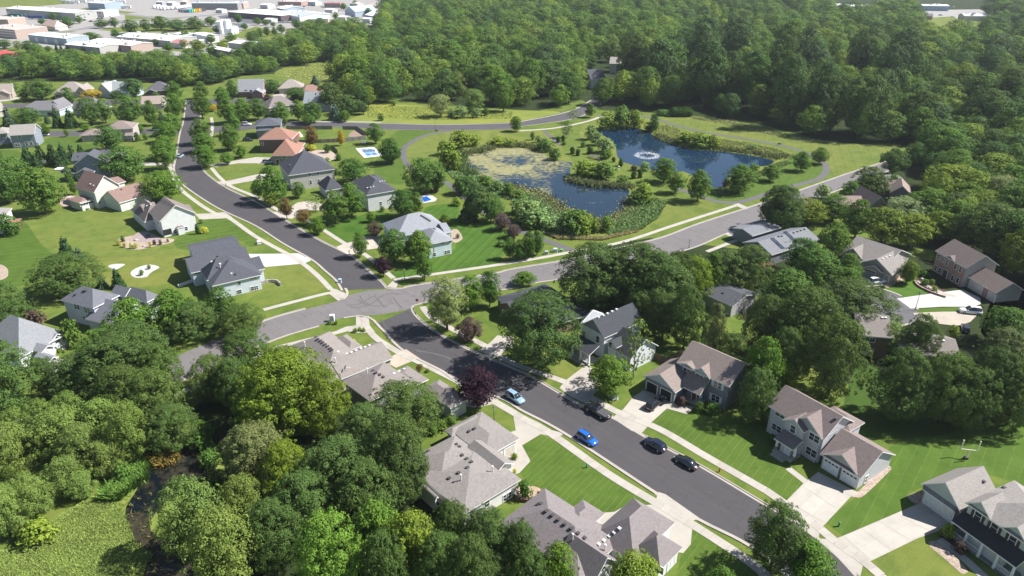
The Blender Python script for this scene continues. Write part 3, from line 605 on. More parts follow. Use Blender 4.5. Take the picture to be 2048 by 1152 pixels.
pond_l = pts(Z(800,230,4.096), 515,330, 620,320, 740,285, 800,268, 950,268, 1080,285, 1190,325, 1230,365, 1330,375, 1410,390, 1395,440, 1400,530, 1450,560, 1600,580, 1860,600, 1875,650, 1895,705, 1900,745, 1800,820, 1740,850, 1640,890, 1560,850, 1480,800, 1330,775, 1240,700, 1100,620, 950,590, 850,560, 640,490, 560,450, 505,390)
pond_r = pts(Z(1130,200,3.724), 250,235, 330,205, 470,205, 560,215, 620,240, 690,285, 800,330, 950,370, 1100,378, 1300,400, 1450,425, 1560,455, 1500,490, 1400,500, 1260,540, 1205,590, 1190,645, 1110,657, 1060,620, 960,570, 880,530, 800,540, 640,520, 540,490, 440,465, 390,420, 375,340, 320,285)
marsh = pts(T(0,3), 1500,60, 1680,180, 1720,350, 1520,430, 1330,560, 1200,720, 1260,840, 1500,900, 1560,1160, 1600,1300, 1080,1300, 1150,1100, 1230,980, 1080,890, 1010,740, 1010,600, 1090,470, 1180,300, 1360,120)
sheet('pond', pond_l, .030, m_water('weedy_water', (.215, .205, .095), (.009, .021, .037), .55, (-.0024, .0019, -.505)), 'weedy pond half covered in yellow duckweed', True, step=3)
sheet('pond', pond_r, .030, m_water('clear_water'), 'clear blue pond with a fountain', True, step=3)
sheet('marsh_water', marsh, .030, m_water('brown_water', (.030, .025, .010), (.004, .007, .010), .49), 'brown marsh water at the lower left', True, step=2)
# ---- planting beds
BED = m_gravel((.46, .36, .29)); BEDW = m_gravel((.62, .60, .58)); BEDT = m_gravel((.50, .37, .26)); SOIL = m_gravel((.10, .06, .04))
BEDZ = .019
for lab, pl, m in [
 ('curved stone bed with tan grasses below the pale gable house', pts(T(0,1), 930,770, 1000,745, 1100,730, 1200,760, 1310,755, 1390,760, 1370,790, 1250,815, 1110,845, 1000,830), BED),
 ('larger kidney-shaped white gravel bed', pts(T(0,1), 1050,1020, 1110,985, 1200,965, 1275,985, 1230,1015, 1200,1035, 1170,1065, 1100,1070, 1055,1055), BEDW),
 ('smaller white gravel bed', pts(T(0,1), 865,975, 920,960, 1000,962, 960,990, 930,1005, 890,995), BEDW),
 ('round raised bed with a dark shrub between foreground houses', pts(T(2,3), 30,520, 60,440, 180,435, 240,470, 220,520, 120,560, 50,550), BEDT),
 ('gravel strip along the white garage wall', pts(T(3,3), 700,490, 730,470, 940,255, 985,280, 985,300, 780,500, 720,525, 670,520), BED),
 ('gravel corner beside the carriage-style garage', pts(T(3,3), 1110,520, 1210,480, 1260,560, 1200,580, 1150,560), BED),
 ('stone and flower bed along the long front walk', pts(T(3,3), 1280,880, 1340,870, 1480,980, 1600,1120, 1560,1140, 1420,1020, 1300,920), BED),
 ('mulch bed by the shrubs of the porch', pts(T(3,3), 1370,790, 1480,730, 1620,900, 1600,960, 1450,900, 1380,850), SOIL),
 ('mulch bed in front of the brick house', pts(T(3,1), 1170,1100, 1230,1080, 1440,1180, 1500,1220, 1400,1230, 1250,1180), SOIL),
 ('rocky bed by the white suv', pts(T(3,1), 920,1120, 1060,1050, 1100,1080, 1030,1110, 960,1150), BEDT),
 ('rounded stone bed at the corner of the light grey roofed house', pts(T(1,1), 1560,700, 1600,680, 1640,720, 1650,760, 1600,790, 1570,770), BED),
 ('tan stone bed by the white roofed house at the left', pts(T(0,2), 450,480, 540,430, 620,440, 600,470, 540,490, 480,500), BEDT),
 ('tan terrace of the terracotta house', pts(T(1,1), 330,90, 480,50, 600,60, 640,110, 560,140, 420,120), m_concrete((.52, .42, .34))),
 ('pinkish patio behind the pale gable house', pts(T(0,1), 1060,750, 1150,700, 1290,760, 1200,790), m_concrete((.42, .33, .33))),
 ('tan patio beside the sage house', pts(T(0,1), 510,420, 600,420, 600,490, 520,500, 480,480), m_concrete((.48, .36, .29))),
 ('bare soil patch inside the back fence', pts(T(1,0), 740,1090, 800,1040, 880,1090, 850,1105), m_gravel((.34, .25, .19))),
 ('left edge flower bed with stone rim', pts(T(0,1), -30,970, 30,975, 65,1010, 60,1060, 20,1085, -40,1090), BED)]:
    BEDZ += .0015; sheet('planting_bed', pl, BEDZ, m, lab, True, step=.8)
# ------------------------------------------------------------------ houses
WINC = {}
def win_mesh(w, h, kind):
    k = (round(w, 2), round(h, 2), kind)
    if k in WINC: return WINC[k]
    f = MB(); a, b = w/2, h/2; t = .10
    f.box(-a-t, -a, -.02, .07, -b-t, b+t); f.box(a, a+t, -.02, .07, -b-t, b+t)
    f.box(-a, a, -.02, .07, b, b+t); f.box(-a, a, -.02, .075, -b-t, -b)
    n = 2 if w > 1.4 else 1
    if kind == 'wide': n = max(2, int(w/.9))
    for i in range(1, n): x = -a+w*i/n; f.box(x-.05, x+.05, -.02, .06, -b, b)
    if kind != 'wide': f.box(-a, a, -.02, .05, -.03, .03)
    p = MB(); p.box(-a, a, -.02, .03, -b, b)
    s = None
    if kind == 'shutter':
        s = (MB().box(-.21, .21, -.02, .06, -b-.08, b+.08).mesh('shutter', m_plain((.60, .61, .62), .6)), a+.35)
    WINC[k] = (f.mesh('window', M_TRIM), p.mesh('pane', M_GLASS), s)
    return WINC[k]
DOORC = {}
def garage_mesh(w, h, col, lights):
    k = (round(w, 2), round(h, 2), col, lights)
    if k in DOORC: return DOORC[k]
    m = MB(); a = w/2; m.box(-a, a, -.05, .02, 0, h)
    nx = max(3, int(round(w/.62))); nz = 4
    for i in range(nx):
        for j in range(nz):
            if lights and j == 3: continue
            x0 = -a+w*i/nx+.05; x1 = -a+w*(i+1)/nx-.05; z0 = h*j/nz+.06; z1 = h*(j+1)/nz-.06; m.box(x0, x1, .0, .045, z0, z1)
    t = MB()
    t.box(-a-.14, -a, -.05, .08, 0, h+.14); t.box(a, a+.14, -.05, .08, 0, h+.14); t.box(-a, a, -.05, .08, h, h+.14)
    g = None
    if lights:
        g = MB()
        for i in range(nx): g.box(-a+w*i/nx+.09, -a+w*(i+1)/nx-.09, 0, .035, h*.80, h*.93)
        g = g.mesh('door_window', M_GLASS)
    DOORC[k] = (m.mesh('garage_door', m_plain(col, .55)), t.mesh('door_frame', M_TRIM), g)
    return DOORC[k]
VENT = MB(); VENT.box(-.22, .22, -.22, .22, -.1, .16); VENT.box(-.27, .27, -.27, .27, .16, .22)
VENT_D = VENT.mesh('roof_vent', m_plain((.05, .045, .045), .7)); VENT_W = MB(); VENT_W.box(-.2, .2, -.2, .2, -.1, .15); VENT_W.box(-.25, .25, -.25, .25, .15, .2)
VENT_W = VENT_W.mesh('roof_vent', m_plain((.55, .54, .52), .6))
PIPE = MB(); PIPE.tube((0, 0, -.3), (0, 0, 1.1), .11, .11, 8); PIPE.tube((0, 0, 1.1), (0, 0, 1.25), .2, .16, 8)
PIPE = PIPE.mesh('vent_pipe', m_plain((.62, .61, .58), .5))
class House:
    def __init__(s, name, label, p, q_, ze, wall, roof, z0=0, cat='house', group=None, trim=None):
        a = G(*p, ze)[:2]; b = G(*q_, ze)[:2]; ex = (b-a)/np.linalg.norm(b-a); ey = np.array([-ex[1], ex[0]])
        if ey@a < 0: ex, ey = -ex, -ey
        s.O = a; s.ex = ex; s.ey = ey; s.wall = wall; s.roof = roof; s.trim = trim or M_TRIM; s.walls = []; s.planes = []; s.blocks = []
        s.root = empty(name, (a[0], a[1], 0), math.atan2(ex[1], ex[0]), label, cat, group)
        s.n = 0
    def L(s, u, v, z):
        d = G(u, v, z)[:2]-s.O; return np.array([d@s.ex, d@s.ey])
    def lray(s, u, v):
        d = ray(u, v); o = np.array([(CAM[:2]-s.O)@s.ex, (CAM[:2]-s.O)@s.ey, CAMH])
        return o, np.array([d[:2]@s.ex, d[:2]@s.ey, d[2]])
    def block(s, P, ze, roof='gx', r=None, pitch=.55, d=None, D=None, w=None, W=None, oh=.45, wall=None, fm=None, gm=None, rm=None, loc=None, z0=0.0, dx=0, dy=0):
        if loc: x0, x1, y0, y1 = loc
        else:
            l = np.array([s.L(*p, ze) for p in P]); x0, y0 = l.min(0); x1, y1 = l.max(0)
        if d: y1 = y0+d
        if D: y0 = y1-D
        if w: x1 = x0+w
        if W: x0 = x1-W
        x0 += dx; x1 += dx; y0 += dy; y1 += dy
        s.n += 1; e = .013*s.n; x0 -= e*.3; x1 += e*.3; y0 -= e*.23; y1 += e*.21; ze += e*.4
        xm, ym = (x0+x1)/2, (y0+y1)/2; sx, sy = x1-x0, y1-y0
        zr = None
        if r is not None:
            o, dd = s.lray(*r)
            along = roof == 'gx' or (roof == 'hip' and sx >= sy)
            t = (ym-o[1])/dd[1] if along else (xm-o[0])/dd[0]
            zr = (o+dd*t)[2]; half = (sy if along else sx)/2
            zr = min(max(zr, ze+.25*half), ze+1.0*half)
        half = {'gx': sy, 'gy': sx}.get(roof, min(sx, sy))/2
        if zr is None: zr = ze+pitch*half
        pit = (zr-ze)/half
        A, B, C, Dd = (x0, y0, ze), (x1, y0, ze), (x1, y1, ze), (x0, y1, ze)
        if roof == 'gx': R0, R1 = (x0, ym, zr), (x1, ym, zr); tops = [[A, B, R1, R0], [C, Dd, R0, R1]]; per = [A, B, R1, C, Dd, R0]
        elif roof == 'gy': R0, R1 = (xm, y0, zr), (xm, y1, zr); tops = [[B, C, R1, R0], [Dd, A, R0, R1]]; per = [A, R0, B, C, R1, Dd]
        elif roof == 'hip':
            if sx >= sy: R0, R1 = (x0+half, ym, zr), (x1-half, ym, zr); tops = [[A, B, R1, R0], [B, C, R1], [C, Dd, R0, R1], [Dd, A, R0]]
            else: R0, R1 = (xm, y0+half, zr), (xm, y1-half, zr); tops = [[A, B, R0], [B, C, R1, R0], [C, Dd, R1], [Dd, A, R0, R1]]
            per = [A, B, C, Dd]
        elif roof == 'flat': tops = [[A, B, C, Dd]]; per = [A, B, C, Dd]; zr = ze
        elif roof == 'sy+': zr = ze+pitch*sy; tops = [[A, B, (x1, y1, zr), (x0, y1, zr)]]; per = tops[0]; pit = pitch
        elif roof == 'sy-': zr = ze+pitch*sy; tops = [[(x0, y0, zr), (x1, y0, zr), C, Dd]]; per = tops[0]; pit = pitch
        elif roof == 'sx+': zr = ze+pitch*sx; tops = [[A, (x1, y0, zr), (x1, y1, zr), Dd]]; per = tops[0]; pit = pitch
        th = .22
        m = MB()
        for poly in tops: m.add(poly, [tuple(range(len(poly)))]); m.add([(x, y, z-th) for x, y, z in poly], [tuple(range(len(poly)-1, -1, -1))], 1)
        n = len(per)
        for i in range(n):
            a, b = per[i], per[(i+1) % n]; m.add([a, b, (b[0], b[1], b[2]-th), (a[0], a[1], a[2]-th)], [(0, 1, 2, 3)], 1)
        me = bpy.data.meshes.new('roof'); me.from_pydata(m.v, [], m.f); me.materials.append(rm or s.roof); me.materials.append(s.trim)
        me.polygons.foreach_set('material_index', m.m); me.update()
        ro = link('roof', me, s.root); s.planes += [(np.array(p), ro) for p in tops]
        # walls under the eaves
        if roof == 'flat': oh = min(oh, .12)
        a0, a1, b0, b1 = x0+oh, x1-oh, y0+oh, y1-oh
        zt = ze+pit*oh-th-.01 if roof in ('gx', 'gy', 'hip') else ze-th
        wm = MB()
        if roof == 'gx':
            pr = [(b0, z0), (b1, z0), (b1, zt), (ym, zr-th-.01), (b0, zt)]
            wm.add([(a0, y, z) for y, z in pr]+[(a1, y, z) for y, z in pr], [(0, 1, 2, 3, 4), (9, 8, 7, 6, 5)]+[(i, (i+1) % 5, 5+(i+1) % 5, 5+i) for i in range(5)])
        elif roof == 'gy':
            pr = [(a0, z0), (a1, z0), (a1, zt), (xm, zr-th-.01), (a0, zt)]
            wm.add([(x, b0, z) for x, z in pr]+[(x, b1, z) for x, z in pr], [(4, 3, 2, 1, 0), (5, 6, 7, 8, 9)]+[((i+1) % 5, i, 5+i, 5+(i+1) % 5) for i in range(5)])
        else: wm.box(a0, a1, b0, b1, z0, zt)
        wo = wm.obj('wall', wall or s.wall, s.root)
        for nx, ny, c, lo, hi in ((0, -1, b0, a0, a1), (0, 1, b1, a0, a1), (-1, 0, a0, b0, b1), (1, 0, a1, b0, b1)):
            gable = (roof == 'gx' and nx) or (roof == 'gy' and ny)
            s.walls.append((nx, ny, c, lo, hi, zr if gable else zt, wo))
        if fm is not None: MB().box(a0-.03, a1+.03, b0-.06, b0+.05, z0, zt-.02).obj('front_cladding', fm, s.root); s.walls.append((0, -1, b0-.06, a0, a1, zt, wo))
        if gm is not None:
            tri = [(a0+.05, zt+.0), (a1-.05, zt), (xm, zr-th-.06)] if roof == 'gy' else [(b0+.05, zt), (b1-.05, zt), (ym, zr-th-.06)]
            g = MB()
            if roof == 'gy': g.add([(x, b0-.05, z) for x, z in tri]+[(x, b0+.05, z) for x, z in tri], [(0, 1, 2), (5, 4, 3), (0, 3, 4, 1), (1, 4, 5, 2), (2, 5, 3, 0)])
            else: g.add([(a1-.05, y, z) for y, z in tri]+[(a1+.05, y, z) for y, z in tri], [(0, 1, 2), (5, 4, 3), (0, 3, 4, 1), (1, 4, 5, 2), (2, 5, 3, 0)])
            g.obj('gable_panel', gm, s.root)
        s.blocks.append((x0, x1, y0, y1, ze, zr))
        return s.blocks[-1]
    def hit_wall(s, u, v):
        o, d = s.lray(u, v); best = None
        for nx, ny, c, lo, hi, top, wo in s.walls:
            dn = d[0]*nx+d[1]*ny
            if dn >= -1e-6: continue
            t = (c-o[0])/d[0] if nx else (c-o[1])/d[1]
            h = o+d*t; k = h[1] if nx else h[0]
            if t > 0 and lo-.2 <= k <= hi+.2 and -.5 <= h[2] <= top+.3 and (best is None or t < best[0]): best = (t, h, nx, ny)
        return best
    def on_wall(s, u, v, mk):
        b = s.hit_wall(u, v)
        if b is None: print('no wall', s.root['label'][:40], round(u), round(v)); return None
        _, h, nx, ny = b; return mk(h, math.atan2(ny, nx)-math.pi/2, (nx, ny))
    def win(s, u, v, w=1.2, h=1.3, kind=''):
        def mk(p, rz, n):
            f, pa, sh = win_mesh(w, h, kind); z = max(p[2], h/2+.25)
            o = link('window', f, s.root, None, (p[0], p[1], z)); o.rotation_euler = (0, 0, rz)
            link('pane', pa, o)
            if sh:
                for sg in (-1, 1): link('shutter', sh[0], o, None, (sg*sh[1], 0, 0))
        s.on_wall(u, v, mk)
    def garage(s, u, v, w=2.8, h=2.35, col=(.70, .71, .73), lights=True):
        def mk(p, rz, n):
            dm, tm, gm = garage_mesh(w, h, col, lights)
            o = link('garage_door', dm, s.root, None, (p[0]+n[0]*.03, p[1]+n[1]*.03, .03)); o.rotation_euler = (0, 0, rz)
            link('door_frame', tm, o)
            if gm: link('door_window', gm, o)
        s.on_wall(u, v, mk)
    def door(s, u, v, col=(.12, .05, .04), w=1.0, h=2.1, name='door'):
        def mk(p, rz, n):
            m = MB(); m.box(-w/2, w/2, -.03, .05, 0, h)
            o = m.obj(name, m_plain(col, .5), s.root, False, (p[0], p[1], .05)); o.rotation_euler = (0, 0, rz)
            t = MB(); t.box(-w/2-.1, -w/2, -.03, .08, 0, h+.1); t.box(w/2, w/2+.1, -.03, .08, 0, h+.1); t.box(-w/2, w/2, -.03, .08, h, h+.1)
            t.obj('door_frame', M_TRIM, o)
        s.on_wall(u, v, mk)
    def vents(s, P, kind='d'):
        for u, v in P:
            o, d = s.lray(u, v); best = None
            for pl, ro in s.planes:
                nrm = np.cross(pl[1]-pl[0], pl[2]-pl[0]); dn = nrm@d
                if abs(dn) < 1e-9: continue
                t = nrm@(pl[0]-o)/dn; h = o+d*t
                if t > 0 and inside(h[:2], [p[:2] for p in pl]) and (best is None or t < best[0]): best = (t, h)
            if best is None: print('no roof', s.root['label'][:40], round(u), round(v)); continue
            link({'d': 'roof_vent', 'w': 'roof_vent', 'p': 'vent_pipe'}[kind], {'d': VENT_D, 'w': VENT_W, 'p': PIPE}[kind], s.root, None, tuple(best[1]))
    def boxl(s, name, x0, x1, y0, y1, z0, z1, mat): return MB().box(x0, x1, y0, y1, z0, z1).obj(name, mat, s.root)
    def post(s, x, y, z1, r=.14, mat=None, base=None):
        if base is not None: s.boxl('column_base', x-r*1.9, x+r*1.9, y-r*1.9, y+r*1.9, 0, 1.0, base)
        m = MB(); b = z1; z0 = 1.0 if base is not None else 0
        m.add([(x-r*1.25, y-r*1.25, z0), (x+r*1.25, y-r*1.25, z0), (x+r*1.25, y+r*1.25, z0), (x-r*1.25, y+r*1.25, z0), (x-r*.9, y-r*.9, b), (x+r*.9, y-r*.9, b), (x+r*.9, y+r*.9, b), (x-r*.9, y+r*.9, b)],
              [(3, 2, 1, 0), (4, 5, 6, 7), (0, 1, 5, 4), (1, 2, 6, 5), (2, 3, 7, 6), (3, 0, 4, 7)])
        return m.obj('column', mat or M_TRIM, s.root)
    def rail(s, x0, x1, y, h=.95, z=.3):
        m = MB(); m.box(x0, x1, y-.04, y+.04, z+h-.08, z+h); m.box(x0, x1, y-.03, y+.03, z+.08, z+.14)
        n = max(2, int((x1-x0)/.16))
        for i in range(n+1): x = x0+(x1-x0)*i/n; m.box(x-.025, x+.025, y-.02, y+.02, z+.14, z+h-.08)
        m.obj('railing', M_TRIM, s.root)
def SH(*c): return m_shingle(c)
def SD(*c): return m_siding(c)
# ---------------- foreground right
z = Z(1530,760,4.43)
H = House('house', 'grey two-storey house with two white garage doors and a columned entry porch', z(25,225), z(530,522), 6.0, SD(.52,.52,.54), SH(.275,.220,.205))
STONE = m_stone((.20, .175, .155))
m1 = H.block([z(25,225), z(530,522), z(752,345)], 6.0, 'gx', z(685,318))
H.block([z(205,345), z(545,494)], 6.0, 'gy', z(385,322), d=5, gm=SD(.42,.42,.43))
H.block([z(152,352), z(358,458)], 5.9, 'gy', z(255,348), d=4, gm=SD(.52,.52,.54))
pb = H.block([z(80,517), z(275,607)], 3.0, 'sy+', pitch=.38, d=2.6, oh=1.0)
g1 = H.block([z(488,652), z(865,860), z(1122,642)], 3.0, 'gx', z(1025,622))
H.block([z(500,657), z(858,830)], 3.0, 'gy', z(690,655), d=5, gm=SD(.42,.42,.42), fm=STONE)
H.block(None, 5.2, 'hip', pitch=.5, loc=(m1[1]-5.5, m1[1]+.8, m1[3]-2.5, m1[3]+2.4))
for u, v, w, h in ((135,303,2.0,1.25), (102,425,2.0,1.3), (248,435,1.0,1.5), (437,513,2.0,1.4), (410,640,2.1,1.5)): H.win(*z(u,v), w, h)
for u, v in ((567,830), (735,905)): H.garage(*z(u,v), 2.75, 2.35)
H.win(*z(890,890), .7, 1.5); H.door(*z(205,600), (.5,.52,.55)); H.vents([z(628,345)])
for u, v in ((100,600), (255,690)):
    l = H.L(*z(u,v), 0.6); H.post(l[0], l[1], 2.8, .17, None, STONE)
H.boxl('porch_floor', pb[0]+.1, pb[1]-.1, pb[2]+.1, pb[3]+.4, 0, .45, M_CONC)
for k in range(3): H.boxl('step', pb[0]+.4, pb[1]-1.0, pb[2]-.35*(k+1), pb[2]-.35*k+.1, 0, .42-.13*(k+1), M_CONC)

z = Z(1800,900,4.573)
H = House('house', 'cream two-storey house with a long railed front porch and dark shutters, cut by the corner', z(180,312), z(560,580), 3.0, SD(.58,.59,.57), SH(.365,.335,.31))
BRN = m_plain((.06,.035,.03), .6)
gb_ = H.block([z(180,312), z(560,580)], 3.0, 'gy', z(425,293), d=9.5, gm=SD(.50,.56,.53), fm=m_stone((.24,.2,.18)))
H.block([z(226,345), z(540,532)], 2.75, 'sy+', pitch=.5, d=1.1, dy=-.55, oh=.3)
mb_ = H.block([z(600,480), z(1330,965)], 5.8, 'hip', pitch=.42, d=12)
H.block([z(598,482), z(828,642)], 5.8, 'gy', z(745,475), d=5, gm=SD(.50,.56,.53))
H.block([z(935,705), z(1152,855)], 5.8, 'gy', z(1065,708), d=5, gm=SD(.50,.56,.53))
po = H.block([z(475,645), z(1060,1075)], 2.9, 'sy+', pitch=.42, d=3.0, oh=2.2, rm=SH(.066,.062,.066))  # porch shingles coloured near-black to carry the shading on this roof
for u, v in ((713,605), (863,712), (1028,830)): H.win(*z(u,v), 1.0, 1.7, 'shutter')
for me in [k for k in bpy.data.meshes if k.name.startswith('shutter')][-1:]: me.materials[0] = BRN
H.garage(*z(350,540), 4.9, 2.4, (.62,.63,.60), False)
H.boxl('porch_floor', po[0]+.1, po[1]-.1, po[2]+.1, po[3]+.6, 0, .3, m_concrete((.3,.29,.29)))
n = 5
for i in range(n):
    x = po[0]+.25+(po[1]-po[0]-.5)*i/(n-1); H.post(x, po[2]+.25, 2.7, .15)
    if i < n-1 and i != 2: H.rail(x+.2, x+(po[1]-po[0]-.5)/(n-1)-.2, po[2]+.25)
H.vents([z(765,290), z(950,345)]); H.door(*z(800,930), (.1,.1,.12))

z = Z(1130,600,4.8)
H = House('house', 'dark grey two-storey house with an open double garage and white gable panels', z(1070,597), z(1560,825), 6.0, SD(.21,.215,.235), SH(.300,.245,.220))
BLW = SD(.46,.51,.56)
m3 = H.block([z(1070,597), z(1560,825), z(1835,645)], 6.0, 'gx', z(1722,604))
H.block([z(1072,600), z(1302,660)], 6.1, 'gy', z(1225,573), d=7, gm=BLW)
H.block([z(1215,672), z(1388,755)], 6.0, 'gy', z(1292,660), d=6, gm=BLW)
g3 = H.block([z(745,735), z(1060,890)], 3.1, 'gy', z(905,714), d=10, gm=BLW)
en = H.block([z(1095,815), z(1330,888)], 3.05, 'sy+', pitch=.75, d=3.4, oh=1.3)
for u, v, w, h, k in ((1170,690,1.8,1.5,''), (1290,752,1.9,1.6,''), (1465,815,1.7,1.4,'shutter'), (1445,945,1.7,1.5,'shutter')): H.win(*z(u,v), w, h, k)
for u, v in ((832,858), (965,935)):
    def mk(p, rz, n_):
        mm = MB(); mm.box(-1.3, 1.3, -.05, .03, 0, 2.3); o = mm.obj('garage_shade_panel', m_plain((.012,.012,.014), .8), H.root, False, (p[0], p[1], .03)); o.rotation_euler = (0,0,rz)  # flat near-black panel stands in for the unlit garage interior
        t = MB(); t.box(-1.45,-1.3,-.05,.1,0,2.45); t.box(1.3,1.45,-.05,.1,0,2.45); t.box(-1.3,1.3,-.05,.1,2.3,2.45); t.obj('door_frame', M_TRIM, o)
    H.on_wall(*z(u,v), mk)
for u, v in ((1183,905), (1298,960)):
    l = H.L(*z(u,v), .4); H.post(l[0], l[1], 2.8, .2, None, m_stone((.3,.27,.25)))
H.boxl('porch_floor', en[0]+.1, en[1]-.1, en[2]+.1, en[3], 0, .3, M_CONC)
H.door(*z(1240,920), (.16,.04,.03)); H.vents([z(1303,412)], 'p'); H.vents([z(1705,580)], 'p')

H = House('house', 'white-sided house with a near-black roof and white porch posts beside the oak', z(145,235), z(378,365), 5.8, SD(.72,.74,.77), SH(.074,.078,.090))
m4 = H.block([z(145,235), z(378,365)], 5.8, 'gy', z(275,178), d=13, gm=SD(.24,.27,.31))
H.block([z(150,215), z(372,128)], 5.5, 'gx', z(232,72))
H.block([z(895,440), z(600,548), z(420,440)], 3.6, 'gx', pitch=.75, d=9)
H.block([z(392,398), z(508,452)], 4.7, 'gy', d=4, pitch=.6)
po = H.block([z(60,428), z(318,492)], 2.9, 'sy+', pitch=.45, d=3, oh=1.4)
for u, v in ((180,328), (315,378)): H.win(*z(u,v), 1.0, 1.6)
H.win(*z(438,432), 1.0, 1.4)
H.boxl('porch_floor', po[0]+.1, po[1]-.1, po[2]+.1, po[3]+.4, 0, .4, M_CONC)
for i in range(3):
    x = po[0]+.3+(po[1]-po[0]-.6)*i/2; H.post(x, po[2]+.25, 2.7, .18)
H.rail(po[0]+(po[1]-po[0])/2, po[1]-.5, po[2]+.25, .95, .4)
H.vents([z(322,168), z(368,150), z(408,132), z(452,112), z(495,92)], 'w')

H = House('house', 'low dark-roofed house half hidden behind the big oak', (991,595), (1021,618), 3.2, m_brick((.2,.13,.1)), SH(.094,.098,.113))
H.block([(991,595), (1080,660), (1150,606)], 3.2, 'hip', (1066,577))
H.block([(1000,606), (1030,628)], 3.1, 'gy', d=6, pitch=.5)
z = q(2,2)
H = House('house', 'dark roof among the back-yard trees with a pale gutter', z(1505,36), z(1758,146), 3.3, SD(.4,.4,.4), SH(.101,.105,.121))
H.block([z(1505,36), z(1765,148)], 3.3, 'gx', z(1640,-25), d=11); H.vents([z(1590,20), z(1690,40)])
z = q(3,1)
H = House('house', 'blue-grey roofed house with two dark skylights beside the grey road', z(-60,900), z(395,755), 3.6, SD(.2,.21,.23), SH(.235,.240,.260))
H.block([z(30,888), z(397,757)], 3.6, 'gx', z(300,665), d=11)
H.block([z(-40,770), z(190,700)], 3.6, 'gx', z(60,642), d=8, dy=4)
H.vents([z(205,712), z(235,702), z(262,693), z(290,684), z(85,742), z(110,738)], 'd')
for u, v in ((75,795), (178,742)):
    o, d = H.lray(*z(u,v)); pl = H.planes[0][0]; nn = np.cross(pl[1]-pl[0], pl[2]-pl[0]); t = nn@(pl[0]-o)/(nn@d); h = o+d*t
    nn = nn/np.linalg.norm(nn); mm = MB(); mm.box(-.7, .7, -2.4, 2.4, -.05, .12); k = mm.obj('skylight', M_GLASS, H.root, False, tuple(h)); k.rotation_euler = (math.atan2(-nn[1], nn[2]), 0, 0)
H.boxl('deck', -1, 3.5, -3, .6, 0, 1.2, m_plain((.16,.05,.045), .7))

z = Z(1680,460,5.565)
H = House('house', 'taupe single-storey house with a wide garage door beside the white suv', z(185,62), z(730,235), 5.5, SD(.42,.375,.33), SH(.300,.270,.250))
H.block([z(10,247), z(800,268)], 3.3, 'gx', z(185,62))
H.block([z(22,248), z(246,332)], 3.2, 'gy', z(130,212), d=6)
H.block([z(190,367), z(592,494)], 3.0, 'gy', z(360,343), d=10)
H.block([z(300,400), z(480,470)], 2.9, 'gy', d=5, pitch=.55, dy=-.6)
H.garage(*z(305,440), 4.8, 2.3, (.36,.325,.29), True); H.garage(*z(520,530), 1.2, 2.2, (.36,.325,.29), False)
H.win(*z(680,330), .9, 1.2); H.win(*z(755,300), .9, 1.2)
H.vents([z(475,322), z(515,307), z(555,292)], 'w')

H = House('house', 'pinkish brick two-storey house with an attached two-door garage at the cul-de-sac', z(1060,228), z(1385,412), 6.0, SD(.44,.42,.39), SH(.260,.205,.185))
BR = m_brick((.36,.22,.18), (.5,.42,.38))
H.block([z(1060,228), z(1385,412), z(1775,393)], 6.0, 'gx', z(1610,275), fm=BR)
H.block([z(1160,288), z(1275,352)], 6.0, 'gy', z(1285,280), d=4, fm=BR, pitch=.7)
H.block([z(1425,522), z(1745,702), z(1965,622)], 3.0, 'gx', z(1610,410), fm=BR)
for u, v in ((1095,300), (1145,330), (1190,365), (1285,405), (1340,440), (1065,422), (1110,452), (1250,535), (1310,560)): H.win(*z(u,v), .9, 1.4)
H.door(*z(1165,490), (.05,.05,.06), 1.6, 2.3)
H.garage(*z(1505,655), 4.6, 2.3, (.50,.45,.44), False); H.garage(*z(1688,740), 2.3, 2.2, (.50,.45,.44), False)

z = q(3,2)
H = House('house', 'brown two-storey house seen between the right-hand trees', z(722,378), z(960,398), 5.8, SD(.15,.10,.07), SH(.280,.245,.225))
H.block([z(722,378), z(1010,400)], 5.8, 'gx', z(880,215), d=12); H.win(*z(810,412), 2.4, 1.2, 'wide'); H.win(*z(790,505), 2.6, 1.3, 'wide'); H.vents([z(915,240), z(940,240)], 'w')
H.block([z(1060,520), z(1530,537)], 3.2, 'gx', z(1400,400), d=10); H.vents([z(1405,425)], 'w')
z = q(3,1)
H = House('house', 'rosy brown roofed house deep among the trees by the grey road', z(585,522), z(900,507), 3.3, SD(.3,.26,.22), SH(.300,.225,.195))
H.block([z(585,522), z(900,507)], 3.3, 'gx', z(760,413), d=13); H.block([z(790,520), z(955,500)], 3.3, 'gy', z(900,415), d=12)
H = House('house', 'small gabled house with a tan roof below the road bend at the right', z(975,388), z(1145,408), 3.3, SD(.2,.2,.21), SH(.330,.260,.225))
H.block([z(975,388), z(1150,410)], 3.3, 'gy', z(1080,343), d=11)
H = House('house', 'grey and brown roofed house tucked behind the tan gable', z(955,335), z(1115,330), 3.3, SD(.25,.22,.2), SH(.300,.290,.300))
H.block([z(990,325), z(1120,322)], 3.3, 'gx', z(1070,265), d=12); H.block([z(920,360), z(1060,352)], 3.2, 'gx', d=8, pitch=.5, rm=SH(.220,.160,.140))

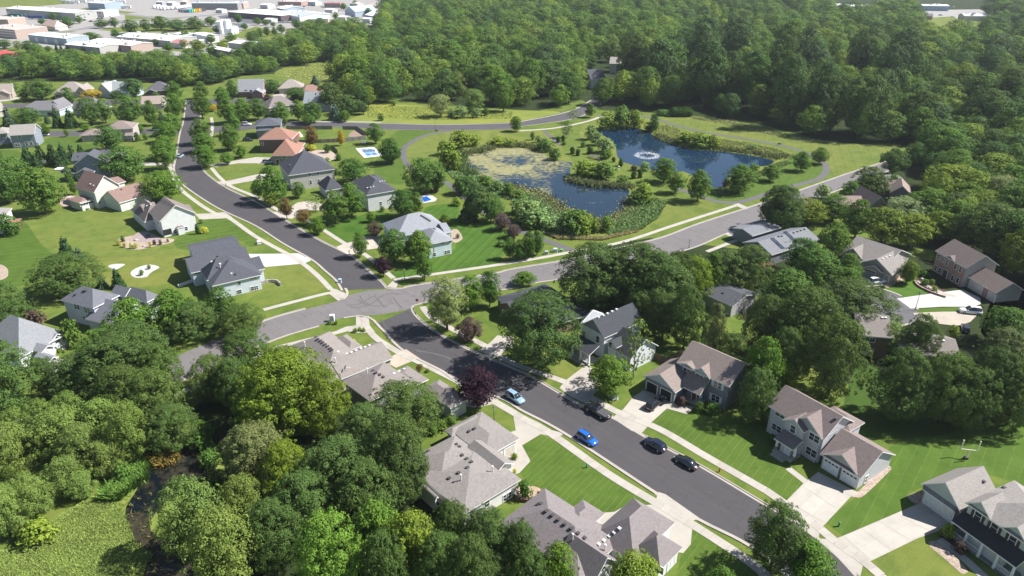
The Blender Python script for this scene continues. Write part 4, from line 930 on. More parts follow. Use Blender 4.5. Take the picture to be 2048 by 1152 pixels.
# ---------------- foreground left
z = Z(820,800,5.237)
RT1 = SH(.300,.272,.255); RT2 = SH(.300,.255,.245)
H = House('house', 'rambling tan-roofed house with white gutters nearest the curved walk', z(640,1150), z(1165,830), 3.3, SD(.74,.72,.68), RT1)
A = H.block([z(560,1195), z(1165,830)], 3.3, 'hip', z(560,715), d=12.5)
H.block([z(105,557), z(510,395), z(265,828), z(700,655)], 3.35, 'hip', z(535,455))
H.block([z(1010,717), z(570,537), z(1066,680)], 3.2, 'gy', pitch=.6, w=4.6)
H.block([z(890,547), z(1140,400), z(540,400), z(700,145)], 3.2, 'hip', z(690,325))
H.block([z(360,318), z(440,378), z(690,150)], 3.1, 'hip', pitch=.55)
H.block([z(130,905), z(300,1020)], 3.2, 'gy', pitch=.8, d=6)
H.vents([z(485,468), z(518,492), z(545,580), z(595,617), z(643,652), z(600,712), z(510,765), z(412,822), z(675,302), z(620,330), z(510,392), z(145,562), z(190,538)])
H.vents([z(535,840)], 'p'); H.vents([z(865,750)], 'p')
for u, v in ((805,1085), (1000,1080), (1035,1060)): H.win(*z(u,v), 1.0, 1.3)
H.garage(*z(1040,500), 2.4, 2.1, (.5,.45,.38), False)
z = Z(1000,960,5.389)
H = House('house', 'sprawling mauve-grey roofed house with a row of black roof vents at the bottom', z(470,270), z(995,620), 6.0, SD(.76,.76,.75), m_shingle((.27,.235,.235), (.15,.125,.125)))
H.block([z(520,112), z(985,955), z(0,455)], 3.2, 'hip', z(700,425))
H.block([z(795,290), z(955,250), z(1070,415)], 3.1, 'hip', pitch=.55, D=6)
H.block([z(1340,278), z(1560,264), z(1768,572), z(1065,640)], 3.2, 'hip', z(1330,455))
H.block([z(1968,726), z(1690,952), z(1400,745)], 3.1, 'hip', z(1530,600))
H.block([z(930,1042), z(1268,870)], 3.1, 'gx', z(1205,783), W=7)
H.vents([z(497,338), z(563,383), z(630,430), z(700,478), z(768,525), z(840,577), z(910,627), z(412,265), z(440,258)])
H.vents([z(1065,695), z(1118,655), z(1178,610), z(1232,570), z(1288,525)], 'w'); H.vents([z(782,645)], 'p'); H.vents([z(1132,760)], 'p')
H.win(*z(1110,935), 1.0, 1.5); H.win(*z(1720,960), 1.2, 1.2); H.door(*z(1862,880), (.6,.6,.6), .9, 2.0); H.door(*z(1822,900), (.6,.6,.6), .9, 2.0)
z = Z(560,630,5.237)
H = House('house', 'twin house half at the junction corner with a satellite dish on its tan roof', z(375,230), z(545,370), 5.5, SD(.5,.46,.4), SH(.300,.265,.245))
H.block([z(20,350), z(545,188), z(555,697)], 3.2, 'hip', z(450,292))
H.block([z(590,240), z(705,205), z(785,350), z(650,320)], 3.1, 'hip', pitch=.5)
H.block([z(970,290), z(1100,477), z(560,600), z(715,642)], 3.25, 'gy', z(800,382))
H.vents([z(375,235), z(400,255), z(428,272), z(450,290), z(475,310), z(502,330), z(528,352), z(545,368)], 'd')
H.vents([z(610,388), z(700,410), z(750,395), z(800,376), z(850,355), z(893,340), z(938,322)], 'w'); H.vents([z(262,330)], 'p'); H.vents([z(583,498)], 'p')
def dish(H, u, v):
    o, d = H.lray(u, v); best = None
    for pl, ro in H.planes:
        nn = np.cross(pl[1]-pl[0], pl[2]-pl[0]); t = nn@(pl[0]-o)/(nn@d); h = o+d*t
        if inside(h[:2], [p[:2] for p in pl]) and (best is None or t < best[0]): best = (t, h)
    if best is None: return
    m = MB(); m.lathe([(.02, 0), (.25, .03), (.42, .1), (.5, .18)], 16); m.tube((0,0,-.05), (0,.35,-.8), .04, .04, 6); m.tube((0,-.3,.1), (0,0,.5), .025, .025, 5)
    k = m.obj('satellite_dish', m_plain((.62,.62,.6), .5), H.root, True, tuple(best[1]+np.array([0,0,.9]))); k.rotation_euler = (R(55), 0, R(-20))
dish(H, *z(693,590))
H.boxl('deck', H.blocks[0][1]-1, H.blocks[0][1]+3, H.blocks[0][2]-1.5, H.blocks[0][2]+1.5, .0, 1.6, m_plain((.55,.54,.53), .6))
H = House('house', 'twin house half with a dark sloping roof end behind the foreground trees', z(650,690), z(940,905), 4.4, SD(.23,.235,.225), SH(.285,.250,.235))
H.block([z(650,690), z(940,905), z(1105,502)], 4.4, 'hip', z(1030,590))
H.block([z(1335,530), z(1478,712), z(1115,640)], 3.6, 'hip', z(1240,592))
H.block([z(1690,690), z(1882,927), z(1475,772)], 3.3, 'hip', pitch=.5, wall=SD(.55,.55,.52))
H.vents([z(975,585), z(1005,608), z(1045,628), z(1080,652)], 'd'); H.vents([z(1195,615), z(1248,592), z(1302,570)], 'w'); H.vents([z(915,610)], 'p')
H.win(*z(735,780), .8, 1.0)

# ---------------- left side
z = Z(100,540,8.229)
H = House('house', 'pale blue two-storey house with white-trimmed dormers behind the left trees', z(165,490), z(670,620), 5.9, SD(.50,.56,.63), SH(.185,.190,.215))
H.block([z(165,492), z(672,622), z(1150,412)], 5.9, 'hip', z(625,287))
H.block([z(1650,502), z(1792,414), z(1150,420)], 5.2, 'hip', z(1420,160))
H.block([z(1235,445), z(1440,332)], 5.5, 'gx', z(1325,298), W=5)
H.block([z(1560,475), z(1722,398)], 4.6, 'gx', z(1620,374), W=4)
H.block([z(570,802), z(992,908)], 3.3, 'gx', z(900,468), d=11)
for u, v in ((445,605), (612,668)): H.win(*z(u,v), 1.8, 1.3)
H.win(*z(1330,410), 1.0, 1.3); H.vents([z(420,405), z(560,345), z(590,345)]); H.win(*z(565,790), .8, 1.0)
z = q(0,2)
H = House('house', 'white house with a light grey stepped roof cut by the left edge', (40,660), (140,690), 3.5, SD(.60,.62,.65), SH(.285,.295,.310))
H.block([z(532,358), z(-160,430), z(150,560)], 3.5, 'hip', z(400,262))
H.block([z(395,428), z(528,370)], 3.45, 'gx', z(440,362), W=5); H.block([z(260,495), z(445,460)], 3.6, 'gx', W=5, pitch=.5); H.block([z(300,560), z(470,550)], 3.2, 'gx', W=5, pitch=.5)
H.win(*z(458,420), 1.2, 1.2)
z = Z(340,460,7.68)
H = House('house', 'dark hip-roofed house with a long pale blue wall and white drive', z(690,848), z(1410,683), 4.4, SD(.64,.70,.74), SH(.105,.109,.129))
H.block([z(640,848), z(1412,685)], 4.4, 'hip', z(940,500), d=13)
H.block([z(320,660), z(482,624)], 4.4, 'gx', z(300,425), d=11, w=16)
H.block([z(485,640), z(640,758), z(1110,470)], 4.45, 'hip', z(712,312))
H.block([z(350,400), z(1110,290)], 4.3, 'gx', z(700,225), d=12)
H.block([z(1458,592), z(1000,560), z(1200,330)], 3.6, 'gx', z(1310,412), W=11, d=9)
H.win(*z(1062,820), .8, .9); H.win(*z(1280,905), 1.4, 1.1); H.win(*z(1325,895), 1.0, 1.1); H.win(*z(1065,965), 1.2, 1.1); H.win(*z(425,660), 1.6, .5); H.win(*z(1280,740), 1.6, .4)
H.vents([z(640,490), z(770,522), z(945,672)], 'w'); H.vents([z(775,580)], 'p'); H.vents([z(1005,685), z(730,408)])
z = Z(130,280,5.759)
H = House('house', 'pale gable-ended house with a screened porch above the curved stone bed', z(1090,935), z(1508,840), 5.7, SD(.70,.70,.69), SH(.255,.215,.200))
H.block([z(1090,937), z(1510,842)], 5.7, 'gy', z(1280,755), d=11)
H.block([z(1330,880), z(1516,840)], 5.3, 'gx', z(1450,733), d=9, dy=2)
H.block([z(815,857), z(955,935), z(1040,742)], 3.4, 'hip', z(955,690))
H.block([z(880,790), z(945,800), z(1020,740)], 5.4, 'gx', d=5, pitch=.5)
H.block([z(1282,1008), z(1372,998)], 2.5, 'hip', d=1.6, pitch=.5, oh=.15)
def panel(H, u, v, w, h, mat, name): 
    def mk(p, rz, n): 
        m = MB(); m.box(-w/2, w/2, -.03, .05, -h/2, h/2); o = m.obj(name, mat, H.root, False, (p[0], p[1], max(p[2], h/2+.1))); o.rotation_euler = (0,0,rz)
    H.on_wall(u, v, mk)
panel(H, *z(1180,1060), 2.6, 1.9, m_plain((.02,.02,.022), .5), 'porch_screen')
for u, v in ((1395,1020), (1268,1055), (1070,955), (1030,962), (982,895)): H.win(*z(u,v), .9, 1.2)
H.vents([z(1120,690), z(1148,703), z(1175,718), z(1205,733), z(1235,750)], 'd'); H.vents([z(955,710), z(945,760), z(990,745)], 'w')
H = House('house', 'sage green house with rust-brown roofs and a sunroom', z(330,607), z(640,520), 6.0, SD(.60,.63,.55), SH(.290,.195,.170))
H.block([z(330,608), z(642,522)], 6.0, 'gy', z(512,425), d=12)
H.block([z(600,720), z(1000,614)], 3.4, 'gx', z(915,467), d=11)
H.block([z(560,540), z(757,492)], 5.6, 'gx', z(700,412), d=9, dy=3)
H.block([z(105,662), z(140,720), z(335,686)], 3.0, 'hip', pitch=.35)
H.win(*z(250,722), 4.6, 1.3, 'wide'); H.win(*z(557,585), 1.6, .9); H.win(*z(398,720), .7, .7); H.door(*z(728,770), (.66,.66,.63)); panel(H, *z(815,765), 4.2, 2.2, SD(.5,.53,.45), 'wall_panel')
H.vents([z(293,508), z(330,525)], 'w'); H.vents([z(648,572)])
H = House('house', 'blue-grey two-storey house with a low gabled wing above the sage house', z(90,290), z(495,268), 6.0, SD(.27,.31,.355), SH(.117,.121,.140))
H.block([z(90,292), z(497,268)], 6.0, 'gy', z(270,152), d=8)
H.block([z(300,240), z(640,228)], 5.9, 'gx', z(480,108), d=11)
H.block([z(50,250), z(250,240)], 5.2, 'gx', pitch=.5, d=8, dy=2)
H.block([z(105,392), z(337,364)], 3.3, 'gy', z(215,323), d=6)
H.block([z(-30,385), z(95,380)], 3.0, 'hip', pitch=.25, d=5)
H.win(*z(403,305), 1.9, 1.5); H.win(*z(117,322), 1.0, 1.5); H.win(*z(147,425), 1.6, .9); H.win(*z(40,425), 2.4, 1.6, 'wide')
H.vents([z(410,115), z(478,112), z(150,190)])
z = Z(0,130,6.02)
H = House('house', 'beige two-part house with a rosy brown roof on the left cross street', z(960,845), z(1190,833), 3.2, SD(.46,.42,.39), SH(.300,.235,.215))
H.block([z(960,847), z(1235,835)], 3.2, 'hip', z(1150,745), d=10)
H.block([z(1255,778), z(1602,762)], 5.6, 'hip', z(1420,668), d=11)
H.block([z(1500,850), z(1600,840)], 3.0, 'gx', d=4, pitch=.4); H.win(*z(1550,900), 1.6, 1.2); panel(H, *z(1070,880), 4.0, 1.9, SD(.4,.37,.35), 'garage_back')
H = House('house', 'blue-grey gabled house with white windows at the left edge', z(100,847), z(412,828), 6.0, SD(.25,.28,.33), SH(.370,.335,.315))
H.block([z(100,848), z(414,830)], 6.0, 'gx', z(415,705), d=11); H.block([z(-110,830), z(96,812)], 5.2, 'hip', d=9, pitch=.5)
for u, v, w in ((233,858,1.3), (210,960,1.8), (375,945,1.2), (320,945,1.2), (40,855,2.0)): H.win(*z(u,v), w, 1.3)
H.win(*z(440,830), .8, 1.3)
H = House('house', 'grey-roofed pale blue house behind spruces near the left edge', z(230,530), z(740,530), 3.3, SD(.45,.52,.6), SH(.225,.215,.230))
H.block([z(215,545), z(745,532)], 3.3, 'hip', z(450,430), d=13); H.block([z(570,520), z(748,520)], 3.3, 'gy', z(620,392), d=10); panel(H, *z(610,590), 3.0, 1.6, m_plain((.03,.03,.03)), 'porch_shade_panel')  # flat dark panel paints the shade inside the porch
H = House('house', 'cream-tan house with a brick garage in the far left row', z(640,330), z(1015,318), 3.3, SD(.44,.39,.33), SH(.370,.325,.300))
H.block([z(640,332), z(1018,320)], 3.3, 'hip', z(800,202), d=14); H.block([z(900,330), z(1058,318)], 3.2, 'gy', z(980,195), d=13); H.block([z(645,350), z(770,348)], 3.1, 'gy', d=8, pitch=.6)
H.win(*z(950,340), 1.6, 1.3); panel(H, *z(705,375), 3.2, 1.8, m_plain((.05,.045,.04)), 'garage_shade_panel')  # dark panel on the wall paints the shaded inside of the garage
H = House('house', 'pale blue-green roofed house in the far left row', z(1180,312), z(1540,330), 3.4, SD(.5,.57,.62), SH(.440,.470,.475))
H.block([z(1180,314), z(1545,332)], 3.4, 'gx', z(1400,196), d=14); H.block([z(1160,318), z(1330,325)], 3.5, 'gy', z(1275,176), d=12)
H = House('house', 'charcoal-roofed house with dark walls in the far left row', z(1745,315), z(2060,300), 3.3, SD(.11,.095,.085), SH(.144,.136,.152))
H.block([z(1745,317), z(2060,302)], 3.3, 'hip', z(1900,195), d=13); H.block([z(1750,325), z(1880,322)], 3.1, 'gy', d=8, pitch=.5)
H = House('house', 'steep grey-roofed house between the big street trees on the left', z(860,520), z(1150,545), 3.4, SD(.42,.4,.38), SH(.205,.195,.215))
H.block([z(860,522), z(1160,546)], 3.4, 'hip', z(985,372), d=11); H.win(*z(945,560), .9, 1.4)
H = House('house', 'beige-roofed house behind the row of maples left of the T junction', z(1700,470), z(1955,460), 3.3, SD(.55,.5,.45), SH(.420,.335,.295))
H.block([z(1690,475), z(1957,462)], 3.3, 'gx', z(1850,370), d=11)
H = House('house', 'tan-roofed house with a garage at the far left edge', z(-80,350), z(150,335), 3.2, SD(.42,.36,.31), SH(.360,.305,.275))
H.block([z(-90,352), z(150,336)], 3.2, 'gx', z(60,225), d=13); H.block([z(-60,360), z(120,350)], 3.1, 'gy', d=8, pitch=.6); panel(H, *z(40,372), 3.6, 2.0, m_plain((.36,.3,.26)), 'garage_door')
H = House('house', 'pale tan-roofed house corner at the left edge below the far row', z(-60,560), z(75,540), 3.2, SD(.55,.5,.46), SH(.420,.360,.330))
H.block([z(-120,562), z(75,540)], 3.2, 'gx', z(20,445), d=10)
z = q(0,1)
H = House('house', 'white house corner with a brown raised deck at the left edge', z(-100,612), z(20,600), 5.0, SD(.68,.68,.67), SH(.300,.280,.270))
H.block([z(-160,612), z(22,600)], 5.0, 'hip', d=11, pitch=.5)
x1 = H.blocks[0][1]; y0 = H.blocks[0][2]
H.boxl('deck', x1-.3, x1+3.2, y0+2.5, y0+6, 2.5, 2.75, m_plain((.22,.12,.085), .8))
for i in range(2): H.post(x1+3.0, y0+2.7+3.1*i, 2.5, .1, m_plain((.22,.12,.085), .8))

# ---------------- middle left
z = Z(480,220,5.237)
H = House('house', 'brown brick house under broad terracotta hip roofs', z(180,303), z(545,300), 6.0, m_brick((.16,.10,.085), (.25,.2,.18)), SH(.370,.205,.155))
H.block([z(185,310), z(546,304)], 6.0, 'hip', z(385,182), d=13)
H.block([z(322,480), z(608,458)], 4.0, 'hip', z(425,318), d=13, wall=SD(.27,.235,.20))
H.block([z(520,395), z(645,388)], 4.0, 'hip', d=8, pitch=.45)
H.win(*z(460,492), 1.3, 1.2); H.win(*z(487,490), .6, 1.2); H.door(*z(393,525), (.03,.025,.02), 1.2, 2.2); H.win(*z(235,350), .8, 1.5)
H = House('house', 'dark slate-roofed house behind the terracotta roofs', z(150,165), z(430,150), 6.0, SD(.22,.245,.29), SH(.121,.129,.152))
H.block([z(150,168), z(430,152)], 6.0, 'hip', z(275,78), d=12); H.block([z(165,215), z(350,200)], 4.2, 'hip', z(290,158), d=9); H.win(*z(130,200), .8, 1.4); H.win(*z(260,180), .8, .8)
H = House('house', 'stone-coloured two-storey house with a columned portico and dark hip roof', z(715,657), z(997,617), 6.2, SD(.47,.45,.415), SH(.098,.101,.121))
H.block([z(715,657), z(997,617), z(400,560)], 6.2, 'hip', z(740,487))
pg = H.block([z(575,590), z(690,640)], 6.0, 'gx', pitch=.55, W=5)
for u, v in ((590,745), (612,750), (634,755)):
    l = H.L(*z(u,v), 0); H.post(l[0], l[1], 5.8, .2)
for u, v in ((730,672), (818,660), (740,757), (825,745)): H.win(*z(u,v), .8, 1.5)
for u, v in ((870,725), (955,712)): H.win(*z(u,v), 1.2, .5)
H = House('house', 'white-walled house with a black hip roof beside the swimming pool', z(1325,893), z(1640,838), 6.2, SD(.66,.66,.65), SH(.094,.095,.113))
H.block([z(1325,893), z(1642,838), z(1185,745)], 6.2, 'hip', z(1345,672))
H.block([z(1440,790), z(1565,770)], 6.1, 'hip', d=8, dy=4, pitch=.5)
H.block([z(895,847), z(1085,815)], 3.3, 'hip', z(1020,762), d=10)
H.win(*z(1475,980), .7, 1.4); H.vents([z(1335,818), z(1368,812), z(1400,804), z(1465,752), z(1490,748)], 'w')
z = Z(740,410,8.864)
H = House('house', 'light grey hip-roofed house with a pale blue wall at the curved back lawn', z(1130,682), z(1472,612), 4.7, SD(.62,.71,.75), SH(.330,.340,.370))
H.block([z(215,328), z(720,520), z(1262,312)], 4.4, 'hip', z(800,137))
H.block([z(1020,705), z(1474,612)], 4.7, 'hip', z(1080,402), d=11)
H.block([z(1330,494), z(1452,470), z(1150,335)], 4.4, 'gx', z(1385,303))
H.block([z(350,400), z(420,400)], 4.4, 'gy', d=4, pitch=.7, dy=.5)
for u, v, w, h in ((1285,672,1.3,.5), (1420,642,1.3,.5), (1350,840,1.0,1.1), (1388,832,1.0,1.1), (1140,882,1.0,1.1)): H.win(*z(u,v), w, h)
H.vents([z(910,192), z(940,210), z(970,227), z(1000,245), z(1030,263), z(1060,285), z(1125,420), z(1150,435)], 'd'); H.vents([z(1268,440)], 'p')
# ---------------- far rows
H = House('house', 'grey-gabled far house just right of the T junction', (474,183), (524,182), 3.3, m_brick((.25,.16,.13)), SH(.340,.340,.365)); H.block([(474,184), (526,183)], 3.3, 'gx', (495,158), d=13); H.block([(500,187), (526,186)], 3.2, 'gy', d=9, pitch=.6); H.win(492,182, 1.4, 1.2); H.win(502,182,1.4,1.2)
H = House('house', 'tan-roofed far house beside the blue spruce', (558,176), (606,174), 3.3, SD(.4,.36,.32), SH(.400,.345,.315)); H.block([(556,177), (607,175)], 3.3, 'hip', (585,158), d=13)
H = House('house', 'reddish brown roofed far house behind the dark street trees', (600,187), (652,181), 3.3, SD(.3,.22,.19), SH(.330,.200,.165)); H.block([(600,188), (654,183)], 3.3, 'hip', (638,167), d=12)
H = House('house', 'slate-blue roofed far house above the cross street', (606,206), (658,206), 3.4, SD(.36,.38,.4), SH(.360,.385,.410)); H.block([(606,207), (659,207)], 3.4, 'gx', (636,183), d=12); H.block([(640,212), (662,212)], 3.2, 'gy', d=6, pitch=.5, rm=SH(.109,.113,.129))
H = House('house', 'brown-grey roofed far house under the small purple tree', (536,214), (592,206), 3.3, SD(.3,.27,.25), SH(.260,.225,.215)); H.block([(534,215), (594,208)], 3.3, 'hip', (566,190), d=12)
z = q(2,0)
H = House('house', 'tall white gabled house with a dark roof at the mouth of the wood', z(560,592), z(628,628), 6.2, SD(.60,.60,.60), SH(.101,.105,.125)); H.block([z(558,594), z(630,632)], 6.2, 'gy', z(603,555), d=10); H.win(*z(585,650), .8, 1.4)
H = House('house', 'small tan roof showing among the dark wood above the pond', z(1310,545), z(1410,535), 6.0, SD(.35,.3,.26), SH(.380,.330,.300)); H.block([z(1305,548), z(1412,538)], 6.5, 'gx', z(1360,490), d=10)
H = House('house', 'cream house roof in the gap of the wood beyond the road', z(780,505), z(865,508), 6.0, SD(.55,.5,.42), SH(.420,.385,.330)); H.block([z(778,508), z(868,512)], 6.5, 'gx', z(820,455), d=12)
z = q(3,0)
H = House('house', 'grey roof alone in the middle of the right-hand wood', z(250,505), z(345,480), 7.0, SD(.3,.3,.3), SH(.380,.370,.360)); H.block([z(240,510), z(345,482)], 8.0, 'gx', z(300,455), d=11)

# ---------------- industrial estate
MW = m_plain((.72,.72,.71), .5, .3, .05); MLB = m_plain((.50,.58,.64), .5, .3, .05); MTN = m_plain((.46,.42,.38), .7); MGB = m_plain((.40,.47,.52), .7); MBK = m_brick((.42,.32,.27), (.5,.44,.4))
def ware(label, P, ze, roof, rm, wm, pitch=.10, r=None, d=None, name='warehouse', doors=(), win=()):
    H = House(name, label, P[0], P[1], ze, wm, rm, cat='building', group='buildings of the industrial estate', trim=m_plain((.62,.62,.6), .6))
    H.block(P, ze, roof, r, pitch, d, oh=.3)
    x0, x1, y0, y1, ze_, zr_2 = H.blocks[0]; rn = random.Random(len(label))
    if (x1-x0)*(y1-y0) > 350 and roof in ('flat', 'gx'):
        for k in range(rn.randint(3, 6)):
            cx, cy = rn.uniform(x0+3, x1-3), rn.uniform(y0+2, y1-2); zz0 = ze_ if roof == 'flat' else ze_+(zr_2-ze_)*(1-abs(cy-(y0+y1)/2)/((y1-y0)/2))
            s3 = rn.uniform(.6, 1.5); H.boxl('rooftop_unit', cx-s3, cx+s3, cy-s3*.7, cy+s3*.7, zz0-.4, zz0+rn.uniform(.8, 1.5), m_plain((.5,.5,.5)))
    for p in doors: H.garage(*p, 4.0, 4.0, (.6,.6,.6), False)
    for p in win: H.win(*p, 2.2, 1.6)
    return H
z = Z(0,0,7.877); zz = Z(250,0,7.877); z3 = Z(480,0,6.4)
ware('longest white-roofed warehouse at the top left', [z(80,130), z(1175,207), z(1425,168)], 8, 'gx', MW, m_siding((.44,.43,.41), .6), .12, doors=[z(130,180), z(400,215)], win=[z(1270,235), z(1315,228), z(1395,222), z(1335,270)])
ware('white office annex at the end of the longest warehouse', [z(1432,170), z(1625,178)], 6.5, 'flat', MW, m_siding((.66,.65,.63), .6), d=22, win=[z(1500,205), z(1535,205), z(1577,202)])
H = ware('banded brick office block at the left edge of the estate', [z(-300,420), z(225,470), z(325,380)], 8, 'flat', m_plain((.44,.37,.33)), MBK)
for k in range(3): H.boxl('window_band', H.blocks[0][0]+.5, H.blocks[0][1]-.5, H.blocks[0][2]+.02, H.blocks[0][2]+.2, 1.2+2.3*k, 2.0+2.3*k, m_plain((.66,.62,.58)))
ware('orange-topped brick block behind the office at the left edge', [z(-300,300), z(115,305)], 9, 'flat', m_plain((.52,.42,.36)), MBK, d=25)
ware('pink hip-roofed house on the estate road', [z(640,392), z(860,425), z(968,392)], 4, 'hip', m_plain((.52,.36,.30)), m_plain((.6,.52,.47)), r=z(790,310), name='house')
ware('long pale blue-roofed workshop with blue-grey bays', [z(430,545), z(1035,607), z(1285,553)], 6, 'gx', m_plain((.60,.67,.71)), m_siding((.36,.43,.47), .5), .08, doors=[z(570,600), z(720,625), z(880,640)])
ware('white-roofed shed in front of the cream works', [z(1010,697), z(1560,748), z(1690,687)], 5.5, 'gx', MW, m_siding((.46,.43,.41), .5), .14)
ware('long cream-roofed works with a brick entrance gable', [z(1370,648), zz(85,722), zz(262,655)], 5.5, 'gx', m_plain((.82,.74,.69)), MBK, .12)
ware('small brick entrance gable of the cream works', [zz(-60,705), zz(90,725)], 5, 'gy', m_plain((.55,.38,.33)), MBK, .3, d=8)
ware('bright red-roofed building at the left edge behind the wood', [z(-120,905), z(305,872)], 4.5, 'hip', m_plain((.52,.055,.075)), m_plain((.6,.55,.5)), r=z(120,788), d=16)
ware('white twin-ridge factory with rooftop units', [zz(150,598), zz(705,642), zz(735,548)], 5.5, 'gx', MW, m_siding((.42,.42,.4), .5), .12)
ware('pale grey shed joined to the left of the factory', [zz(10,587), zz(150,597), zz(270,520)], 5, 'gx', m_plain((.62,.65,.68)), m_siding((.5,.52,.54), .5), .14)
ware('maroon porch roof at the corner of the factory', [zz(700,668), zz(870,690), zz(885,635)], 4, 'hip', m_plain((.40,.17,.17)), m_plain((.66,.64,.62)), .3)
ware('white shed behind the roadside trees of the factory', [zz(760,532), zz(955,560), zz(1000,505)], 5, 'gx', MW, m_siding((.4,.45,.48), .5), .12)
ware('white-walled plant building beside the silos', [zz(1060,525), zz(1270,570), zz(1350,525)], 6, 'gx', MW, m_plain((.72,.72,.71)), .12)
ware('white-roofed shed right of the silo lawn', [zz(1615,668), zz(1880,695), zz(2060,655)], 5.5, 'gx', MW, m_siding((.5,.5,.49), .5), .1)
ware('white-roofed building with a pink brick gable by the wood', [zz(1290,745), zz(1680,820), zz(1810,795)], 5, 'gx', MW, m_brick((.55,.38,.30)), .14)
H = ware('big blue-roofed brick plant along the top edge', [zz(1040,48), zz(1620,50), zz(1850,32)], 8, 'gx', m_plain((.40,.50,.64)), m_siding((.30,.29,.29), .6), .06)
ware('brick wing of the blue-roofed plant', [zz(1620,50), zz(1860,48)], 7, 'flat', m_plain((.5,.56,.66)), MBK, d=30)
ware('blue-walled storage hall at the top edge', [z(1370,40), z(1640,55), z(1780,20)], 8, 'gx', m_plain((.55,.6,.68)), m_siding((.34,.42,.52), 2.5), .1)
H = ware('flat white depot with dark glazed bays', [z3(-160,150), z3(520,200)], 6, 'flat', MW, m_plain((.10,.075,.075)), d=42)
ware('white hall behind the flat depot', [z3(470,100), z3(560,118), z3(760,90)], 7, 'gx', MW, m_siding((.35,.42,.5), .5), .2)
ware('grey-roofed garage row beside the depot', [z3(585,190), z3(760,215), z3(900,150)], 5, 'gx', m_plain((.36,.40,.45)), m_plain((.64,.64,.62)), .12)
ware('low pale-roofed hall at the depot yard', [z3(690,125), z3(850,140), z3(1030,180)], 5, 'flat', MW, m_plain((.66,.65,.63)))
ware('blue-roofed shed at the edge of the small wood', [z3(870,245), z3(1130,240)], 5, 'gx', m_plain((.42,.58,.68)), m_plain((.62,.46,.33)), .3, d=13)
ware('blue-roofed gabled garage by the parking lots', [z3(1335,130), z3(1470,150), z3(1650,115)], 6, 'gy', m_plain((.36,.50,.62)), m_siding((.45,.52,.6), .5), .4)
ware('white gabled shed nearest the big wood', [z3(1670,200), z3(1770,215), z3(1910,165)], 5, 'gx', MW, m_siding((.35,.42,.5), .5), .35)
ware('brown-roofed motel-like block by the wood', [z3(1600,70), z3(1760,85), z3(2010,45)], 6, 'gx', m_plain((.40,.33,.29)), m_plain((.62,.52,.42)), .2)
ware('white flat roof beside the motel-like block', [z3(1690,130), z3(1880,135)], 4.5, 'flat', MW, m_plain((.6,.6,.58)), d=20)
ware('red petrol canopy beyond the lots', [z3(1075,40), z3(1280,42)], 5.5, 'flat', m_plain((.36,.10,.09)), m_plain((.25,.2,.2)), d=14)
ware('brick row building at the top edge', [z3(480,18), z3(780,22)], 5, 'flat', m_plain((.5,.42,.38)), m_brick((.40,.26,.22)), d=25)
z = q(3,0)
ware('long white-roofed building far off above the right wood', [z(485,40), z(815,55)], 6, 'gx', MW, m_brick((.45,.33,.27)), .12, d=22)
ware('white depot with blue doors at the far right', [z(1240,45), z(1455,48)], 6, 'gx', MW, m_siding((.3,.42,.52), .5), .12, d=18)
ware('grey-roofed building by the lone dark tree at the far right', [z(1570,128), z(1770,130)], 5, 'gx', m_plain((.42,.42,.44)), m_plain((.55,.5,.46)), .3, d=15)
ware('dark low building at the left of the far right lot', [z(1190,125), z(1320,130)], 4, 'gx', m_plain((.10,.09,.09)), m_plain((.4,.25,.2)), .3, d=14)
ware('pale roofed sheds above the right wood', [z(870,12), z(1190,22)], 5, 'gx', m_plain((.6,.6,.62)), m_plain((.5,.45,.42)), .15, d=18)
for i, (f, x, y, w3, d3, hh, c, lab) in enumerate([(zz,640,40,16,14,5,(.6,.6,.58),'low pale shed behind the trailer row'), (zz,860,25,22,14,5,(.55,.5,.45),'tan shed left of the blue-roofed plant'), (zz,1420,150,14,10,4,(.7,.7,.7),'small white kiosk on the plant yard'), (z3,250,60,24,16,5,(.66,.66,.64),'pale hall by the dark tree on the lots'), (z3,860,20,26,16,5,(.6,.6,.6),'grey hall at the top edge beyond the lots'), (z3,1080,120,18,12,4,(.7,.7,.68),'white shed below the red canopy'), (z3,1400,40,28,16,5,(.62,.58,.54),'tan hall at the top edge by the trees'), (z3,1250,215,16,12,4.5,(.72,.72,.71),'white shed at the edge of the small wood'), (z3,1560,240,18,12,4.5,(.66,.68,.7),'pale shed on the bright lot'), (z3,300,245,20,12,4,(.6,.6,.6),'grey shed before the flat depot'), (zz,1100,640,12,9,3.5,(.7,.7,.7),'small white store by the roadside trees'), (z3,1720,285,16,10,4,(.72,.72,.72),'low white shed beside the great wood'), (zz,480,30,18,12,5,(.5,.52,.55),'grey shed at the top edge by the dark trees')]):
    p_ = f(x, y); q_ = f(x+100, y+4); ware(lab, [p_, q_], hh, 'gx', m_plain(c), m_siding(sc(c, .8), .5), .15, d=d3)
    H_ = 0
